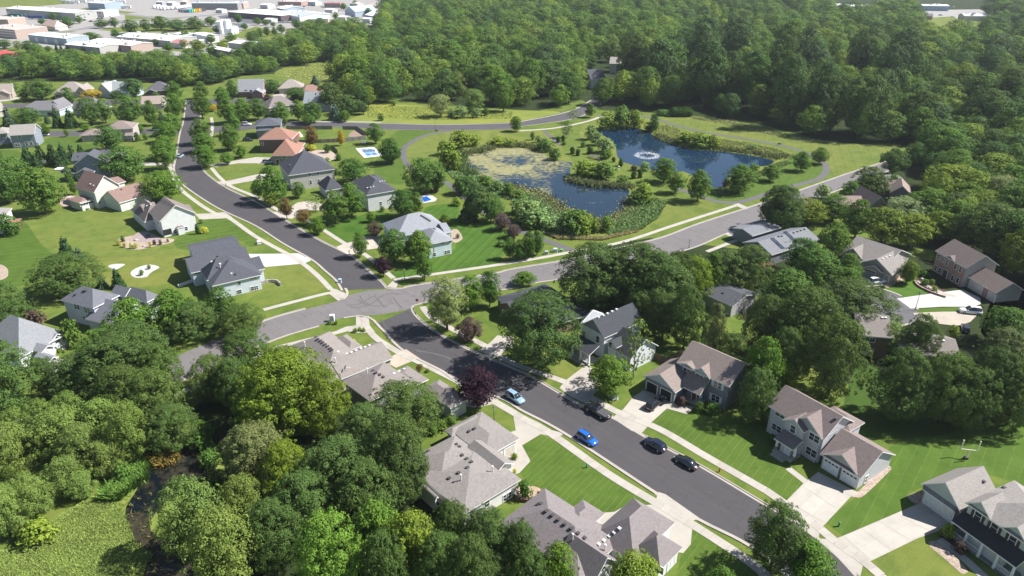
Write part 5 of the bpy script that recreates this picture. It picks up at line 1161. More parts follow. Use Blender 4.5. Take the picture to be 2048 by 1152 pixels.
# silos
for i, (u, v, rr, h) in enumerate([(1490,530,2.2,11), (1530,535,2.2,11.5), (1575,530,2.4,12.5), (1620,530,2.4,12.5), (1660,520,2.2,12), (1640,545,1.8,5.5), (1690,545,1.8,5.8), (1730,530,1.8,6), (1765,525,1.8,6)]):
    p = G(*zz(u, v)); r0 = empty('storage_silo', tuple(p), 0, ['tallest', 'tall', 'tall', 'tall', 'tall', 'short', 'short', 'short', 'short'][i]+' white cylindrical silo, %s from the left in the silo cluster' % ['first', 'second', 'third', 'fourth', 'fifth', 'sixth', 'seventh', 'eighth', 'ninth'][i], 'silo', 'white silos of the industrial estate')
    MB().lathe([(rr, 0), (rr, h*.33), (rr*1.01, h*.335), (rr, h*.34), (rr, h)], 18).obj('tank', m_plain((.78,.78,.77), .4, .4, .04), r0, True)
    MB().lathe([(rr, h), (rr*.6, h+.5), (.3, h+.8), (.3, h+1.1), (.01, h+1.1)], 18).obj('dome', m_plain((.74,.74,.74), .4, .4, .04), r0, True)
# ------------------------------------------------------------------ vegetation
def mesh_from_quads(name, V, mat, uvk=4):
    n = len(V)//4; me = bpy.data.meshes.new(name); me.vertices.add(len(V)); me.vertices.foreach_set('co', V.astype(np.float32).ravel())
    me.loops.add(len(V)); me.loops.foreach_set('vertex_index', np.arange(len(V), dtype=np.int32))
    me.polygons.add(n); me.polygons.foreach_set('loop_start', np.arange(0, len(V), 4, dtype=np.int32)); me.polygons.foreach_set('loop_total', np.full(n, 4, dtype=np.int32))
    me.materials.append(mat); me.update(calc_edges=True); return me
def leaf_quads(rng, P, N, s, aspect=.62):
    n = len(P); t = rng.normal(size=(n, 3)); t -= (t*N).sum(1, keepdims=True)*N; t /= np.linalg.norm(t, axis=1, keepdims=True)+1e-9
    b = np.cross(N, t); s = s*(.7+.6*rng.random(n))[:, None]
    q = np.stack([P-t*s, P+b*s*aspect+N*s*.12, P+t*s, P-b*s*aspect+N*s*.12], 1)
    return q.reshape(-1, 3)
def unit(v): return v/(np.linalg.norm(v, axis=-1, keepdims=True)+1e-9)
def crown(seed, shape, nc, nl, ls, rc=(.24, .40), inner=.10, droop=0.0, big=.45):
    """unit crown: radius 1, from z=0 to z=2; leaves sit on the outside of many leafy clumps"""
    rng = np.random.default_rng(seed); C = []; RC = []
    def env(t):
        if shape == 'round': return math.sqrt(max(0, 1-(t-.95)**2))*(1 if t > .5 else .55+.9*t)
        if shape == 'oval': return max(0, math.sin(math.pi*min(1, (t/2)**.72)))**.62
        if shape == 'wide': return math.sqrt(max(0, 1-((t-.8)/1.2)**2))*(1 if t > .45 else .6+.9*t)
        if shape == 'cone': return .06+.94*(1-t/2)**.95
        if shape == 'col': return (.75+.25*math.sin(math.pi*t/2))*min(1, (2-t)*1.4)**.6
        return 1
    k = 0
    while len(C) < nc and k < nc*30:
        k += 1; t = rng.random()*2 if shape != 'cone' else 2*(1-math.sqrt(rng.random()))
        a = rng.random()*2*math.pi; e = env(t); r_ = rc[0]+(rc[1]-rc[0])*rng.random()
        if shape in ('cone', 'col'): r_ *= (.35+.65*e)
        rad = max(0, e-r_*.8)*(.78+.34*rng.random()) if rng.random() > .25 else max(0, e-r_)*rng.random()
        c = np.array([rad*math.cos(a), rad*math.sin(a), min(2-r_*.7, max(r_*.55, t))])
        if any(np.linalg.norm(c-o) < .52*(r_+ro)*.72 for o, ro in zip(C[-40:], RC[-40:])) and rng.random() < .8: continue
        C.append(c); RC.append(r_)
    if shape in ('round', 'wide', 'oval'):           # ragged shoots beyond the rounded outline
        for _ in range(int(nc*.45)):
            t = .35+1.6*rng.random(); a = rng.random()*2*math.pi; e = env(t)*(.98+.14*rng.random()); C.append(np.array([e*math.cos(a), e*math.sin(a), t+.06*rng.random()])); RC.append(rc[0]*(.35+.4*rng.random()))
    Q = []; ctr = np.array([0, 0, .75])
    for c, r_ in zip(C, RC):
        n = max(8, int(nl*(r_/rc[1])**1.6)); d = unit(rng.normal(size=(n, 3)))
        out = unit((c-ctr)[None]); keep = (d*out).sum(1)+.55*d[:, 2] > -.15; d = d[keep]; n = len(d)
        sq = np.array([1, 1, .78]) if shape != 'cone' else np.array([1.15, 1.15, .5])
        P = c+d*sq*r_*(.72+.36*rng.random((n, 1)))
        if droop: P[:, 2] -= droop*rng.random(n)*np.hypot(P[:, 0]-c[0], P[:, 1]-c[1])
        oc = unit((P-ctr)*np.array([1, 1, .8])); N = unit(d*.85+oc*big+rng.normal(size=(n, 3))*.36+np.array([0, 0, .22]))
        Q.append(leaf_quads(rng, P, N, ls))
    n = int(nc*nl*inner)
    if n:
        P = unit(rng.normal(size=(n, 3)))*rng.random((n, 1))**.5*np.array([.6, .6, .6])+np.array([0, 0, .85])
        if shape in ('cone', 'col'): P = np.stack([rng.normal(size=n)*.18, rng.normal(size=n)*.18, rng.random(n)*1.6], 1)
        Q.append(leaf_quads(rng, P, unit(rng.normal(size=(n, 3))), ls*1.8))
    return np.concatenate(Q)
LEAF = m_leaf('obj'); LEAFF = m_leaf('wood')
CR = {
 'round': [mesh_from_quads('crown', crown(10+i, 'round', 84, 200, .042, (.16, .35)), LEAF) for i in range(4)],
 'oval': [mesh_from_quads('crown', crown(30+i, 'oval', 86, 190, .041, (.16, .32)), LEAF) for i in range(4)],
 'wide': [mesh_from_quads('crown', crown(50+i, 'wide', 110, 200, .037, (.14, .29)), LEAF) for i in range(3)],
 'big': [mesh_from_quads('crown', crown(60+i, 'wide', 190, 330, .0225, (.10, .22), .03), LEAF) for i in range(4)],
 'lump': [mesh_from_quads('crown', crown(70+i, 'round', 90, 420, .026, (.13, .31), .04, .3), LEAF) for i in range(3)],
 'cone': [mesh_from_quads('crown', crown(80+i, 'cone', 150, 40, .10, (.22, .34), .02, .45), LEAF) for i in range(3)],
 'col': [mesh_from_quads('crown', crown(90+i, 'col', 46, 46, .14, (.4, .6)), LEAF) for i in range(2)],
 'thin': [mesh_from_quads('crown', crown(95+i, 'oval', 46, 40, .062, (.14, .26), .01), LEAF) for i in range(2)],
 'bush': [mesh_from_quads('crown', crown(100+i, 'wide', 26, 60, .11, (.3, .5)), LEAF) for i in range(3)],
}
def trunk_mesh(seed, dense=5):
    rnd = random.Random(seed); m = MB(); m.tube((0, 0, -.02), (0, 0, .45), .075, .055, 8); m.tube((0, 0, .45), (.03, .02, 1.15), .055, .02, 7)
    for i in range(dense):
        a = 2*math.pi*i/dense+rnd.random(); z0 = .42+.4*rnd.random(); l = .45+.25*rnd.random()
        m.tube((0, 0, z0), (l*.5*math.cos(a), l*.5*math.sin(a), z0+.22), .03, .02, 5); m.tube((l*.5*math.cos(a), l*.5*math.sin(a), z0+.22), (l*math.cos(a+.2), l*math.sin(a+.2), z0+.45), .02, .008, 5)
    return m.mesh('trunk', m_bark((.095, .075, .06)), True)
TRK = [trunk_mesh(i) for i in range(3)]
TRK_BIRCH = trunk_mesh(9); TRK_BIRCH = TRK_BIRCH.copy(); TRK_BIRCH.materials[0] = m_bark((.36, .34, .30))
def bare_mesh(seed):
    rnd = random.Random(seed); m = MB()
    def br(p, d, l, r, k):
        q_ = [p[i]+d[i]*l for i in range(3)]; m.tube(p, q_, r, r*.62, 5, cap=False)
        if k == 0: return
        for _ in range(3 if k > 1 else 4):
            e = np.array(d)+np.array([rnd.uniform(-.75, .75), rnd.uniform(-.75, .75), rnd.uniform(-.1, .5)]); e = e/np.linalg.norm(e); br(q_, e, l*rnd.uniform(.6, .8), r*.6, k-1)
    br((0, 0, 0), (0, 0, 1), .62, .035, 4); return m.mesh('bare_branches', m_bark((.27, .235, .21)))
BARE = bare_mesh(3)
# code: kind words, colour words, crown pool, crown bottom share, colour, trunk
SP = {
 'm': ('maple', 'mid-green', 'oval', .14, (0.085, 0.138, 0.032)), 'o': ('oak', 'dark green', 'wide', .16, (0.072, 0.102, 0.038)), 'd': ('leafy tree', 'deep green', 'round', .12, (0.070, 0.118, 0.036)),
 'l': ('leafy tree', 'yellow-green', 'round', .12, (0.140, 0.170, 0.034)), 'g': ('maple', 'bright green', 'round', .12, (0.098, 0.155, 0.032)), 'w': ('willow', 'grey-green', 'lump', .06, (0.150, 0.188, 0.066)),
 'y': ('big leafy tree', 'yellow-green', 'big', .08, (0.122, 0.158, 0.028)), 'D': ('big leafy tree', 'deep green', 'big', .08, (0.078, 0.110, 0.042)), 'O': ('big oak', 'dark green', 'big', .14, (0.066, 0.096, 0.036)), 'G': ('big maple', 'bright green', 'big', .08, (0.120, 0.195, 0.044)),
 'E': ('big leafy tree', 'grey-green', 'big', .08, (0.120, 0.130, 0.074)), 's': ('spruce', 'dark green', 'cone', .03, (0.046, 0.080, 0.040)), 'b': ('spruce', 'blue-green', 'cone', .03, (0.090, 0.128, 0.120)), 'p': ('maple', 'dark purple', 'round', .16, (0.036, 0.014, 0.040)),
 'r': ('young maple', 'reddish', 'round', .2, (0.150, 0.088, 0.045)), 'n': ('maple', 'orange and yellow', 'round', .1, (0.400, 0.240, 0.030)), 'a': ('arborvitae', 'dark green', 'col', .0, (0.045, 0.085, 0.021)), 't': ('thin tree', 'pale green', 'thin', .2, (0.140, 0.180, 0.066)),
 'c': ('pine', 'dark grey-green', 'round', .2, (0.064, 0.096, 0.050)), 'k': ('tree', 'silvery', 'lump', .15, (0.190, 0.205, 0.120)), 'h': ('shrub', 'green', 'bush', 0, (0.090, 0.140, 0.038)), 'H': ('shrub', 'yellow-green', 'bush', 0, (0.150, 0.185, 0.036)), 'q': ('shrub', 'purple-brown', 'bush', 0, (0.076, 0.042, 0.055)), 'v': ('shrub', 'dark green', 'bush', 0, (0.062, 0.108, 0.030)),
 'j': ('shrub', 'golden', 'bush', 0, (0.400, 0.340, 0.060)), 'u': ('shrub', 'grey-green', 'bush', 0, (0.160, 0.205, 0.105)), 'P': ('small tree', 'purple-brown', 'round', .1, (0.090, 0.056, 0.075)), 'B': ('bare tree', 'grey', 'bare', 0, (.2, .2, .2)),
}
ORD = 'first second third fourth fifth sixth seventh eighth ninth tenth eleventh twelfth thirteenth fourteenth fifteenth sixteenth seventeenth eighteenth nineteenth twentieth twenty-first twenty-second twenty-third twenty-fourth twenty-fifth twenty-sixth twenty-seventh twenty-eighth twenty-ninth thirtieth thirty-first thirty-second thirty-third thirty-fourth'.split()
TREES = []          # ground positions already taken
TN = 0
def plant(p, Hh, Rr, code, label, group, far=False):
    global TN
    TN += 1; rnd = random.Random(TN*7+3); kind, colw, pool, cb, col = SP[code]
    shrub = pool == 'bush'
    name = {'s': 'spruce_tree', 'b': 'spruce_tree', 'o': 'oak_tree', 'O': 'oak_tree', 'm': 'maple_tree', 'g': 'maple_tree', 'G': 'maple_tree', 'p': 'maple_tree', 'r': 'maple_tree', 'n': 'maple_tree', 'w': 'willow_tree', 'a': 'arborvitae_tree', 'c': 'pine_tree', 'B': 'bare_tree'}.get(code, 'shrub' if shrub else 'leafy_tree')
    cat = 'shrub' if shrub else 'tree'
    TREES.append((p[0], p[1], Rr))
    root = empty(name, (p[0], p[1], 0), rnd.random()*6.28, label, cat, group)
    if pool == 'bare':
        o = link('branches', BARE, root); o.scale = (Hh*.5, Hh*.5, Hh*.52); return root
    me = rnd.choice(CR[pool]); zc = Hh*cb; o = link('crown', me, root, None, (0, 0, zc)); o.scale = (Rr*(.95+.1*rnd.random()), Rr*(.95+.1*rnd.random()), (Hh-zc)/2.0)
    k = .88+.24*rnd.random(); o.color = (col[0]*k*(.93+.14*rnd.random()), col[1]*k, col[2]*k*(.9+.2*rnd.random()), 1)
    if not shrub or Hh > 2.5:
        t = link('trunk', rnd.choice(TRK) if code not in 't' else TRK_BIRCH, root); t.scale = (Rr*.75, Rr*.75, max(.5, (zc+(Hh-zc)*.42)))
    return root
def row(place, group, z, items, wide=1.0):
    """items: x, y of the crown top, y of the foot, crown width, species, all read off one enlarged crop"""
    L = sorted(items, key=lambda t: t[0]); cnt = {}
    for t in L: cnt[t[4]] = cnt.get(t[4], 0)+1
    seen = {}
    for x, yt, yb, w, code in L:
        u, v = z(x, yb); p = G(u, v); s_ = scale_at(p); Rr = abs(z(x+w/2, yb)[0]-u)/s_*wide
        Hh = max(.5, height_to(p, z(x, yt)[1])-.10*Rr); kind, colw = SP[code][:2]; seen[code] = seen.get(code, 0)+1
        lab = f'{colw} {kind} {place}' if cnt[code] == 1 else f'{colw} {kind} {place}, {ORD[seen[code]-1]} from left'
        plant(p, Hh, Rr, code, lab, group if len(L) > 1 else None)
T = q
row('around the white gabled house of the wood', 'trees around the white gabled house', T(2,0), [(455,565,830,190,'d'), (722,620,840,170,'m'), (620,430,565,130,'d'), (520,610,720,90,'m'), (860,600,760,120,'c')])
row('on the bank of the brown water', 'bank shrubs', T(0,3), [(1620,0,130,200,'v'), (1690,150,270,200,'v'), (1750,330,430,170,'v'), (1640,-90,40,170,'h')])
row('in the far left row of houses', 'trees of the far left row', T(0,0), [(340,620,800,210,'d'), (205,710,805,90,'m'), (560,695,850,110,'d'), (855,655,770,75,'s'), (935,718,785,95,'d'), (1080,622,775,165,'d'), (735,708,795,140,'n'), (110,640,760,130,'m'), (1250,735,790,80,'v')])
row('above the left cross street', 'big trees above the left cross street', T(0,0), [(740,780,1000,185,'d'), (850,785,985,130,'m'), (1050,748,1005,230,'d'), (1225,795,1005,120,'m'), (240,852,1020,215,'d'), (80,825,1005,100,'b'), (470,835,1020,85,'s'), (575,855,1020,110,'s'), (385,890,990,55,'b'), (1300,870,980,60,'b')])
row('beside the left cross street', 'small trees beside the left cross street', T(0,0), [(890,1005,1205,225,'d'), (690,985,1048,75,'g'), (378,985,1085,65,'g'), (540,1030,1095,38,'g'), (1125,1000,1060,70,'g'), (1100,1055,1130,55,'v'), (1165,1060,1120,45,'h'), (1245,1045,1095,55,'h')])
row('on the left of the upper dark street', 'street trees left of the upper dark street', T(0,0), [(1400,640,800,140,'m'), (1412,735,955,185,'g'), (1390,895,1080,160,'m'), (1345,965,1140,165,'m'), (1335,1075,1275,185,'m'), (1265,960,1040,75,'g')])
row('on the right of the upper dark street', 'street trees right of the upper dark street', T(0,0), [(1622,645,790,115,'m'), (1625,725,950,150,'m'), (1790,690,860,120,'m'), (1870,635,790,100,'d'), (1835,780,990,165,'m'), (1955,780,975,160,'m'), (1620,940,1155,165,'m'), (1640,1055,1220,180,'m'), (1850,980,1205,150,'m'), (1885,895,1085,105,'m'), (1700,835,890,80,'n')])
row('left of the dark street near the sage house', 'trees near the sage house', T(0,1), [(1330,205,455,320,'g'), (1330,-40,205,180,'m'), (1010,10,300,330,'d'), (600,265,405,65,'d'), (560,180,300,60,'h')])
row('in the clump left of the sage house', 'trees left of the sage house', T(0,1), [(140,95,440,330,'d'), (370,175,560,330,'m'), (60,250,480,200,'d')])
row('in the spruce windbreak', 'spruces of the windbreak', T(0,1), [(240,0,175,130,'s'), (345,-20,170,120,'s'), (440,-30,165,110,'s'), (520,-25,160,110,'s'), (590,-10,150,95,'s'), (655,-10,105,80,'s'), (300,60,190,90,'s'), (480,40,180,100,'s')])
row('at the left edge lawn', 'trees at the left edge lawn', T(0,1), [(80,560,730,170,'v'), (0,20,130,60,'d')])
row('on the open left lawn', 'trees on the open left lawn', T(0,1), [(540,720,905,130,'s'), (640,815,925,95,'b'), (955,980,1150,115,'s'), (570,870,1190,540,'D'), (825,1040,1150,90,'b')])
row('right of the upper dark street near the drives', 'young trees by the upper drives', T(0,1), [(1650,0,190,190,'m'), (1820,65,165,100,'g'), (1935,5,110,110,'g'), (1840,-30,50,110,'m')])
row('along the right verge of the dark street', 'street trees along the right verge', T(1,1), [(150,165,470,250,'m'), (25,280,430,110,'m'), (120,385,500,110,'l'), (250,430,605,125,'r'), (385,520,650,130,'r'), (495,585,725,140,'g'), (345,300,430,115,'d'), (480,390,540,150,'t'), (835,700,905,135,'m'), (920,535,625,80,'g')])
row('between the middle houses', 'trees between the middle houses', T(1,1), [(640,360,640,230,'m'), (770,300,590,240,'m'), (775,110,310,240,'d'), (1180,360,590,230,'d'), (1290,380,560,100,'m'), (1340,100,400,310,'d'), (1450,140,380,180,'d'), (1085,0,150,170,'d'), (1880,30,170,0.1,'h')][:8])
row('on the lawn of the light grey house', 'trees around the light grey house', T(1,1), [(1110,680,950,260,'d'), (1310,685,960,220,'m'), (1350,860,1090,140,'m'), (1020,900,1060,135,'p'), (955,620,740,130,'P'), (1505,570,640,100,'H')])
row('in the dark clump by the trail', 'trees of the clump by the trail', T(1,1), [(1760,300,620,200,'c'), (1700,400,610,170,'s'), (1880,385,620,220,'d'), (1640,260,400,140,'d'), (1610,425,490,90,'H'), (1960,550,690,140,'P'), (2050,640,750,130,'P')])
row('in the tall hedge by the sidewalk', 'arborvitae hedge by the sidewalk', T(2,1), [(-20,740,920,110,'d'), (60,760,930,120,'d'), (130,700,920,120,'d'), (200,690,890,120,'d')])
row('below the old road near the junction', 'trees below the old road near the junction', T(1,2), [(1530,-100,335,360,'k'), (1720,-110,180,200,'g'), (1870,-140,150,190,'d'), (1710,240,420,220,'P')])
row('beyond the dark roof near the grey road', 'trees beyond the dark roof', T(2,1), [(100,1020,1130,190,'m')])
row('towering over the dark street', 'big trees by the lower dark street', T(2,2), [(215,30,610,640,'O'), (780,550,860,320,'g'), (970,240,720,260,'t')])
row('under the corner by the short drive', 'purple maple by the drive', T(1,2), [(1770,640,960,330,'p')])
row('at the bottom right corner', 'trees at the bottom right corner', T(3,3), [(20,580,1080,420,'O'), (260,880,1240,440,'m')])
row('behind the white-trimmed house', 'tall back-yard trees', T(2,1), [(640,790,1330,560,'D'), (960,780,1330,560,'O'), (1130,850,1400,520,'D'), (790,840,1300,420,'D'), (1430,890,1270,320,'y'), (1300,850,1300,300,'D'), (1700,840,1180,340,'D'), (1880,800,1170,330,'D'), (1580,860,1200,240,'m')])
row('in the deep back-yard wood', 'back-yard wood', T(2,2), [(1370,-20,480,280,'D'), (1590,120,560,190,'E'), (1200,40,420,330,'O'), (1020,20,350,300,'D'), (1850,-10,420,330,'B'), (1960,380,900,300,'m'), (1990,50,560,340,'D'), (1930,640,1060,300,'D'), (1750,360,640,260,'D')])
row('in the wood behind the two-storey houses', 'wood behind the two-storey houses', T(3,2), [(100,310,760,300,'D'), (470,230,880,520,'D'), (250,-10,620,560,'O'), (650,-60,330,640,'O'), (1000,480,1050,440,'D'), (1330,520,1070,460,'O'), (1180,210,560,280,'D'), (960,270,520,260,'w'), (1700,480,1040,420,'O'), (1900,580,1100,440,'D'), (1800,320,760,400,'E'), (1960,300,640,330,'D'), (60,600,900,260,'y'), (1560,640,1130,360,'D'), (2000,380,760,260,'y'), (1850,150,450,330,'d')])
row('on the slope right of the grey road', 'trees right of the grey road', T(3,1), [(90,320,700,330,'D'), (310,430,640,300,'l'), (510,400,620,260,'d'), (500,610,920,240,'m'), (430,320,440,130,'u'), (640,290,470,190,'m'), (790,175,440,300,'o'), (990,30,250,210,'d'), (1150,-20,190,160,'d'), (690,440,760,270,'m'), (900,500,800,330,'l'), (1120,550,830,330,'l'), (1090,415,620,380,'k'), (260,750,1050,330,'d'), (370,840,1150,360,'d'), (120,990,1330,380,'d'), (610,870,1120,220,'m'), (620,980,1200,230,'m'), (1100,930,1110,150,'g'), (980,240,380,120,'h')])
row('in the right-hand wood', 'trees of the right-hand wood', T(3,1), [(1440,150,440,420,'l'), (1600,200,480,300,'l'), (1270,340,620,330,'m'), (1500,90,300,280,'m'), (1750,60,340,360,'l'), (1900,160,480,360,'m'), (1680,360,640,360,'l'), (1830,240,520,300,'k'), (1450,440,760,300,'m'), (1720,450,900,520,'o'), (1900,520,980,420,'d'), (1550,540,820,330,'o'), (1960,680,1050,300,'l'), (1330,530,780,260,'l'), (2020,380,760,260,'m'), (1350,50,260,240,'d'), (2010,90,330,240,'d'), (1180,370,560,240,'m'), (1560,300,520,260,'g'), (1300,160,360,200,'d')])
row('by the clear pond', 'park trees by the clear pond', Z(1130,200,3.724), [(735,428,615,190,'g'), (820,530,695,140,'m'), (985,512,755,190,'m'), (1290,470,690,240,'m'), (1525,475,605,145,'m'), (1755,378,530,140,'m'), (1890,348,475,130,'m'), (185,20,130,80,'m'), (60,45,170,85,'t'), (10,150,280,85,'t')])
row('beside the grey road at the bend', 'roadside oaks', Z(1130,200,3.724), [(1570,630,960,270,'o')])
row('on the meadow side', 'meadow trees', T(1,0), [(1480,745,935,190,'k'), (1640,840,945,110,'u'), (1740,700,900,190,'w'), (1000,905,965,55,'v'), (1565,880,935,70,'u'), (1760,860,940,90,'u'), (1840,860,925,55,'v'), (1980,650,890,170,'m'), (1105,805,845,45,'h')])
row('along the cross street behind the fence', 'trees along the cross street', T(1,0), [(210,805,985,140,'m'), (340,795,965,120,'m'), (465,810,980,140,'d'), (425,900,1000,100,'m'), (230,930,1005,50,'m'), (710,880,975,95,'g'), (640,820,960,120,'b'), (600,650,880,200,'o'), (740,750,915,210,'o'), (835,650,890,150,'d'), (900,680,860,120,'l'), (860,820,915,100,'c'), (100,755,850,90,'p'), (130,630,740,160,'d'), (330,690,800,190,'d'), (475,590,675,75,'b'), (20,780,960,160,'d'), (120,880,990,120,'c')])
row('inside and beside the fenced yard', 'yard trees by the fence', T(1,0), [(455,1000,1190,115,'r'), (685,1040,1165,60,'n'), (960,980,1150,140,'d'), (1080,1100,1310,180,'d')])
row('by the curving street', 'trees by the curving street', Z(800,230,4.096), [(950,5,135,105,'m'), (1370,40,190,90,'t'), (1085,135,205,45,'h')])
row('in the island garden', 'clipped evergreens of the island garden', Z(800,230,4.096), [(1293,172,225,35,'a'), (1337,160,215,32,'a'), (1412,255,320,45,'a'), (1458,272,332,40,'a'), (1555,248,318,55,'a'), (1807,350,420,42,'a'), (1750,340,385,32,'a'), (1915,455,520,50,'a'), (1965,440,515,42,'a'), (1915,410,455,65,'q'), (1345,215,245,45,'v'), (1500,215,262,55,'h')])
row('round the ponds', 'pond-side bushes', Z(800,230,4.096), [(1560,75,200,100,'u'), (1610,140,250,110,'u'), (1680,185,310,130,'u'), (1700,280,350,90,'H'), (1500,360,500,190,'H'), (1680,380,510,210,'h'), (1590,390,500,150,'H'), (1820,490,560,110,'h'), (1980,550,720,190,'H'), (1930,620,740,140,'v'), (1270,270,370,110,'v'), (1190,190,290,150,'h'), (1135,160,230,60,'u'), (490,120,270,190,'H'), (600,160,250,140,'H'), (360,205,330,100,'H'), (400,220,430,190,'H'), (450,300,450,110,'H'), (800,175,250,150,'H'), (900,200,260,100,'H'), (540,500,650,190,'v'), (690,490,590,140,'h'), (890,550,660,110,'h'), (800,530,620,120,'u'), (970,610,680,120,'h'), (1420,770,965,260,'h'), (1350,800,960,190,'u'), (1500,810,970,190,'H'), (1590,840,960,90,'H'), (1690,825,950,120,'h'), (1050,690,860,240,'u'), (1130,760,910,260,'u'), (960,690,810,130,'h'), (1180,850,930,120,'h'), (1080,840,920,150,'h'), (1000,760,880,140,'u'), (1740,600,720,.1,'h')][:36])
row('round the clear pond', 'bushes of the clear pond', Z(1130,200,3.724), [(310,90,220,150,'H'), (420,40,210,180,'h'), (520,70,210,130,'H'), (670,115,225,60,'v'), (620,165,235,70,'v'), (900,230,330,150,'H'), (1000,230,350,170,'H'), (1100,260,360,120,'H'), (1395,325,370,80,'u'), (1400,470,540,90,'h'), (590,455,525,80,'u'), (1190,590,650,55,'q'), (300,365,440,80,'h'), (310,280,390,110,'u')])
row('in the clipped hedge under the wood', 'hedge under the wood', T(2,0), [(1200,870,920,130,'v'), (1290,850,930,80,'a'), (1330,850,930,80,'a'), (1375,850,930,80,'a'), (1410,855,930,70,'a'), (1125,915,1060,70,'v')])
row('of the big trees at the left edge', 'big trees at the left edge', T(0,2), [(110,-60,380,330,'D'), (300,170,350,200,'q'), (260,140,300,160,'v'), (60,440,1010,640,'D'), (430,560,900,260,'D'), (600,250,470,150,'h')])
row('between the left houses and the old road', 'trees left of the old road', T(0,2), [(1100,75,480,440,'m'), (1420,0,400,330,'m'), (1560,100,400,430,'D'), (1790,-10,310,250,'d'), (1960,130,390,330,'D'), (900,300,600,420,'m'), (1100,270,720,560,'D'), (1000,380,900,640,'D'), (700,520,930,430,'D'), (1330,440,900,360,'D'), (1300,640,1130,420,'D'), (1060,620,1130,400,'D')])
row('between the old road and the twin house', 'trees beside the twin house', T(0,2), [(1730,540,900,360,'D'), (2010,330,760,400,'D'), (1900,560,960,260,'D')])
row('of the great foreground trees', 'great foreground trees', T(1,2), [(300,490,1120,760,'y'), (560,640,1180,420,'y'), (120,660,1190,460,'y'), (1200,760,1180,560,'O'), (900,930,1330,420,'D')])
row('in the lower left thicket', 'willows of the lower left thicket', T(0,2), [(620,830,1200,330,'w'), (880,870,1250,430,'w'), (400,890,1250,330,'w'), (560,960,1330,420,'w'), (1090,900,1400,330,'w'), (200,960,1300,330,'w'), (1400,930,1290,420,'D')])
row('at the marsh edge', 'willows at the marsh edge', T(0,3), [(120,-60,330,420,'w'), (560,200,500,320,'w'), (300,330,700,330,'w'), (80,420,830,300,'w'), (680,320,520,230,'w'), (330,720,880,260,'H'), (200,680,830,160,'w'), (880,60,340,330,'w'), (1000,-60,220,300,'w'), (700,-60,300,330,'w'), (1000,260,400,150,'h')])
row('leaning over the brown water', 'willows over the brown water', T(0,3), [(1600,370,960,500,'w'), (1850,620,1250,560,'w'), (1990,350,800,330,'w')])
row('in the foreground thicket', 'trees of the foreground thicket', T(1,3), [(40,-60,420,520,'E'), (280,80,560,390,'y'), (700,60,620,620,'D'), (1140,-150,560,480,'D'), (420,330,830,520,'D'), (900,230,760,560,'D'), (640,650,1330,520,'G'), (180,560,1080,460,'D'), (1000,560,1120,460,'m'), (1260,640,1210,420,'l'), (1580,560,1010,330,'O'), (1850,620,1130,420,'D'), (1500,820,1330,420,'D'), (1060,800,1400,380,'D'), (1740,830,1400,380,'D'), (1150,100,600,420,'O')])
row('before the bottom house', 'trees before the bottom house', T(2,3), [(60,720,1180,300,'D'), (350,890,1330,330,'g'), (140,960,1400,330,'D'), (960,990,1280,380,'l'), (1660,1090,1330,260,'m')])
row('around the houses on the right', 'shrubs around the right houses', T(2,2), [(1490,910,990,75,'v'), (1350,870,940,80,'q'), (1600,920,1000,140,'v'), (1950,-40,60,90,'D')][:3])
row('by the foreground house corners', 'foreground garden shrubs', T(2,3), [(100,395,530,130,'v'), (20,170,215,60,'H'), (20,290,330,35,'j')])
row('by the long porch', 'porch shrubs', T(3,3), [(1430,740,840,120,'H'), (1520,880,960,110,'q'), (30,20,100,80,'v')])
row('at the twin house lawn', 'twin house shrubs', T(1,2), [(798,318,352,45,'H'), (832,312,340,40,'H'), (862,318,348,38,'H'), (785,408,442,40,'j'), (1310,608,672,60,'r'), (1375,645,672,38,'h'), (1335,705,745,50,'v'), (585,265,290,38,'v'), (643,250,290,36,'H'), (1018,510,555,36,'v'), (1560,1020,1090,120,'h'), (1480,1060,1130,120,'h'), (1410,1100,1170,110,'h')])
row('in the beds of the left houses', 'left house bed plants', T(0,1), [(985,735,780,40,'v'), (955,760,810,34,'j'), (1000,785,825,30,'j'), (1055,795,835,34,'j'), (1090,790,835,30,'j'), (1205,780,825,24,'j'), (1240,765,805,30,'q'), (1285,765,805,28,'q'), (1135,1005,1050,40,'h'), (1195,965,1000,34,'h'), (1585,635,720,36,'a'), (1635,660,710,70,'j'), (1610,600,635,40,'h'), (1345,755,785,20,'h')])
row('by the brick house beds', 'brick house bed shrubs', Z(1680,460,5.565), [(940,545,610,110,'h'), (1015,545,600,70,'h'), (1050,625,680,80,'H'), (940,455,520,110,'v'), (480,615,650,45,'v'), (740,355,600,170,'l')][:6])
row('by the white roofed house at the left', 'left edge shrubs', T(0,2), [(570,385,435,65,'r'), (540,430,470,50,'q'), (480,480,515,40,'H')])
row('at the cul-de-sac drive', 'cul-de-sac shrubs', T(3,2), [(1470,300,395,90,'H'), (1690,140,190,50,'q')])
row('by the pool and terrace', 'terrace shrubs', T(1,1), [(440,0,50,90,'j'), (570,0,70,60,'v'), (660,75,130,60,'v'), (570,105,140,50,'u'), (1440,345,385,50,'q'), (1405,360,390,40,'q'), (1300,460,530,50,'r'), (1010,495,540,45,'h'), (1615,715,755,36,'h'), (1960,770,815,80,'h'), (640,190,250,60,'v')])
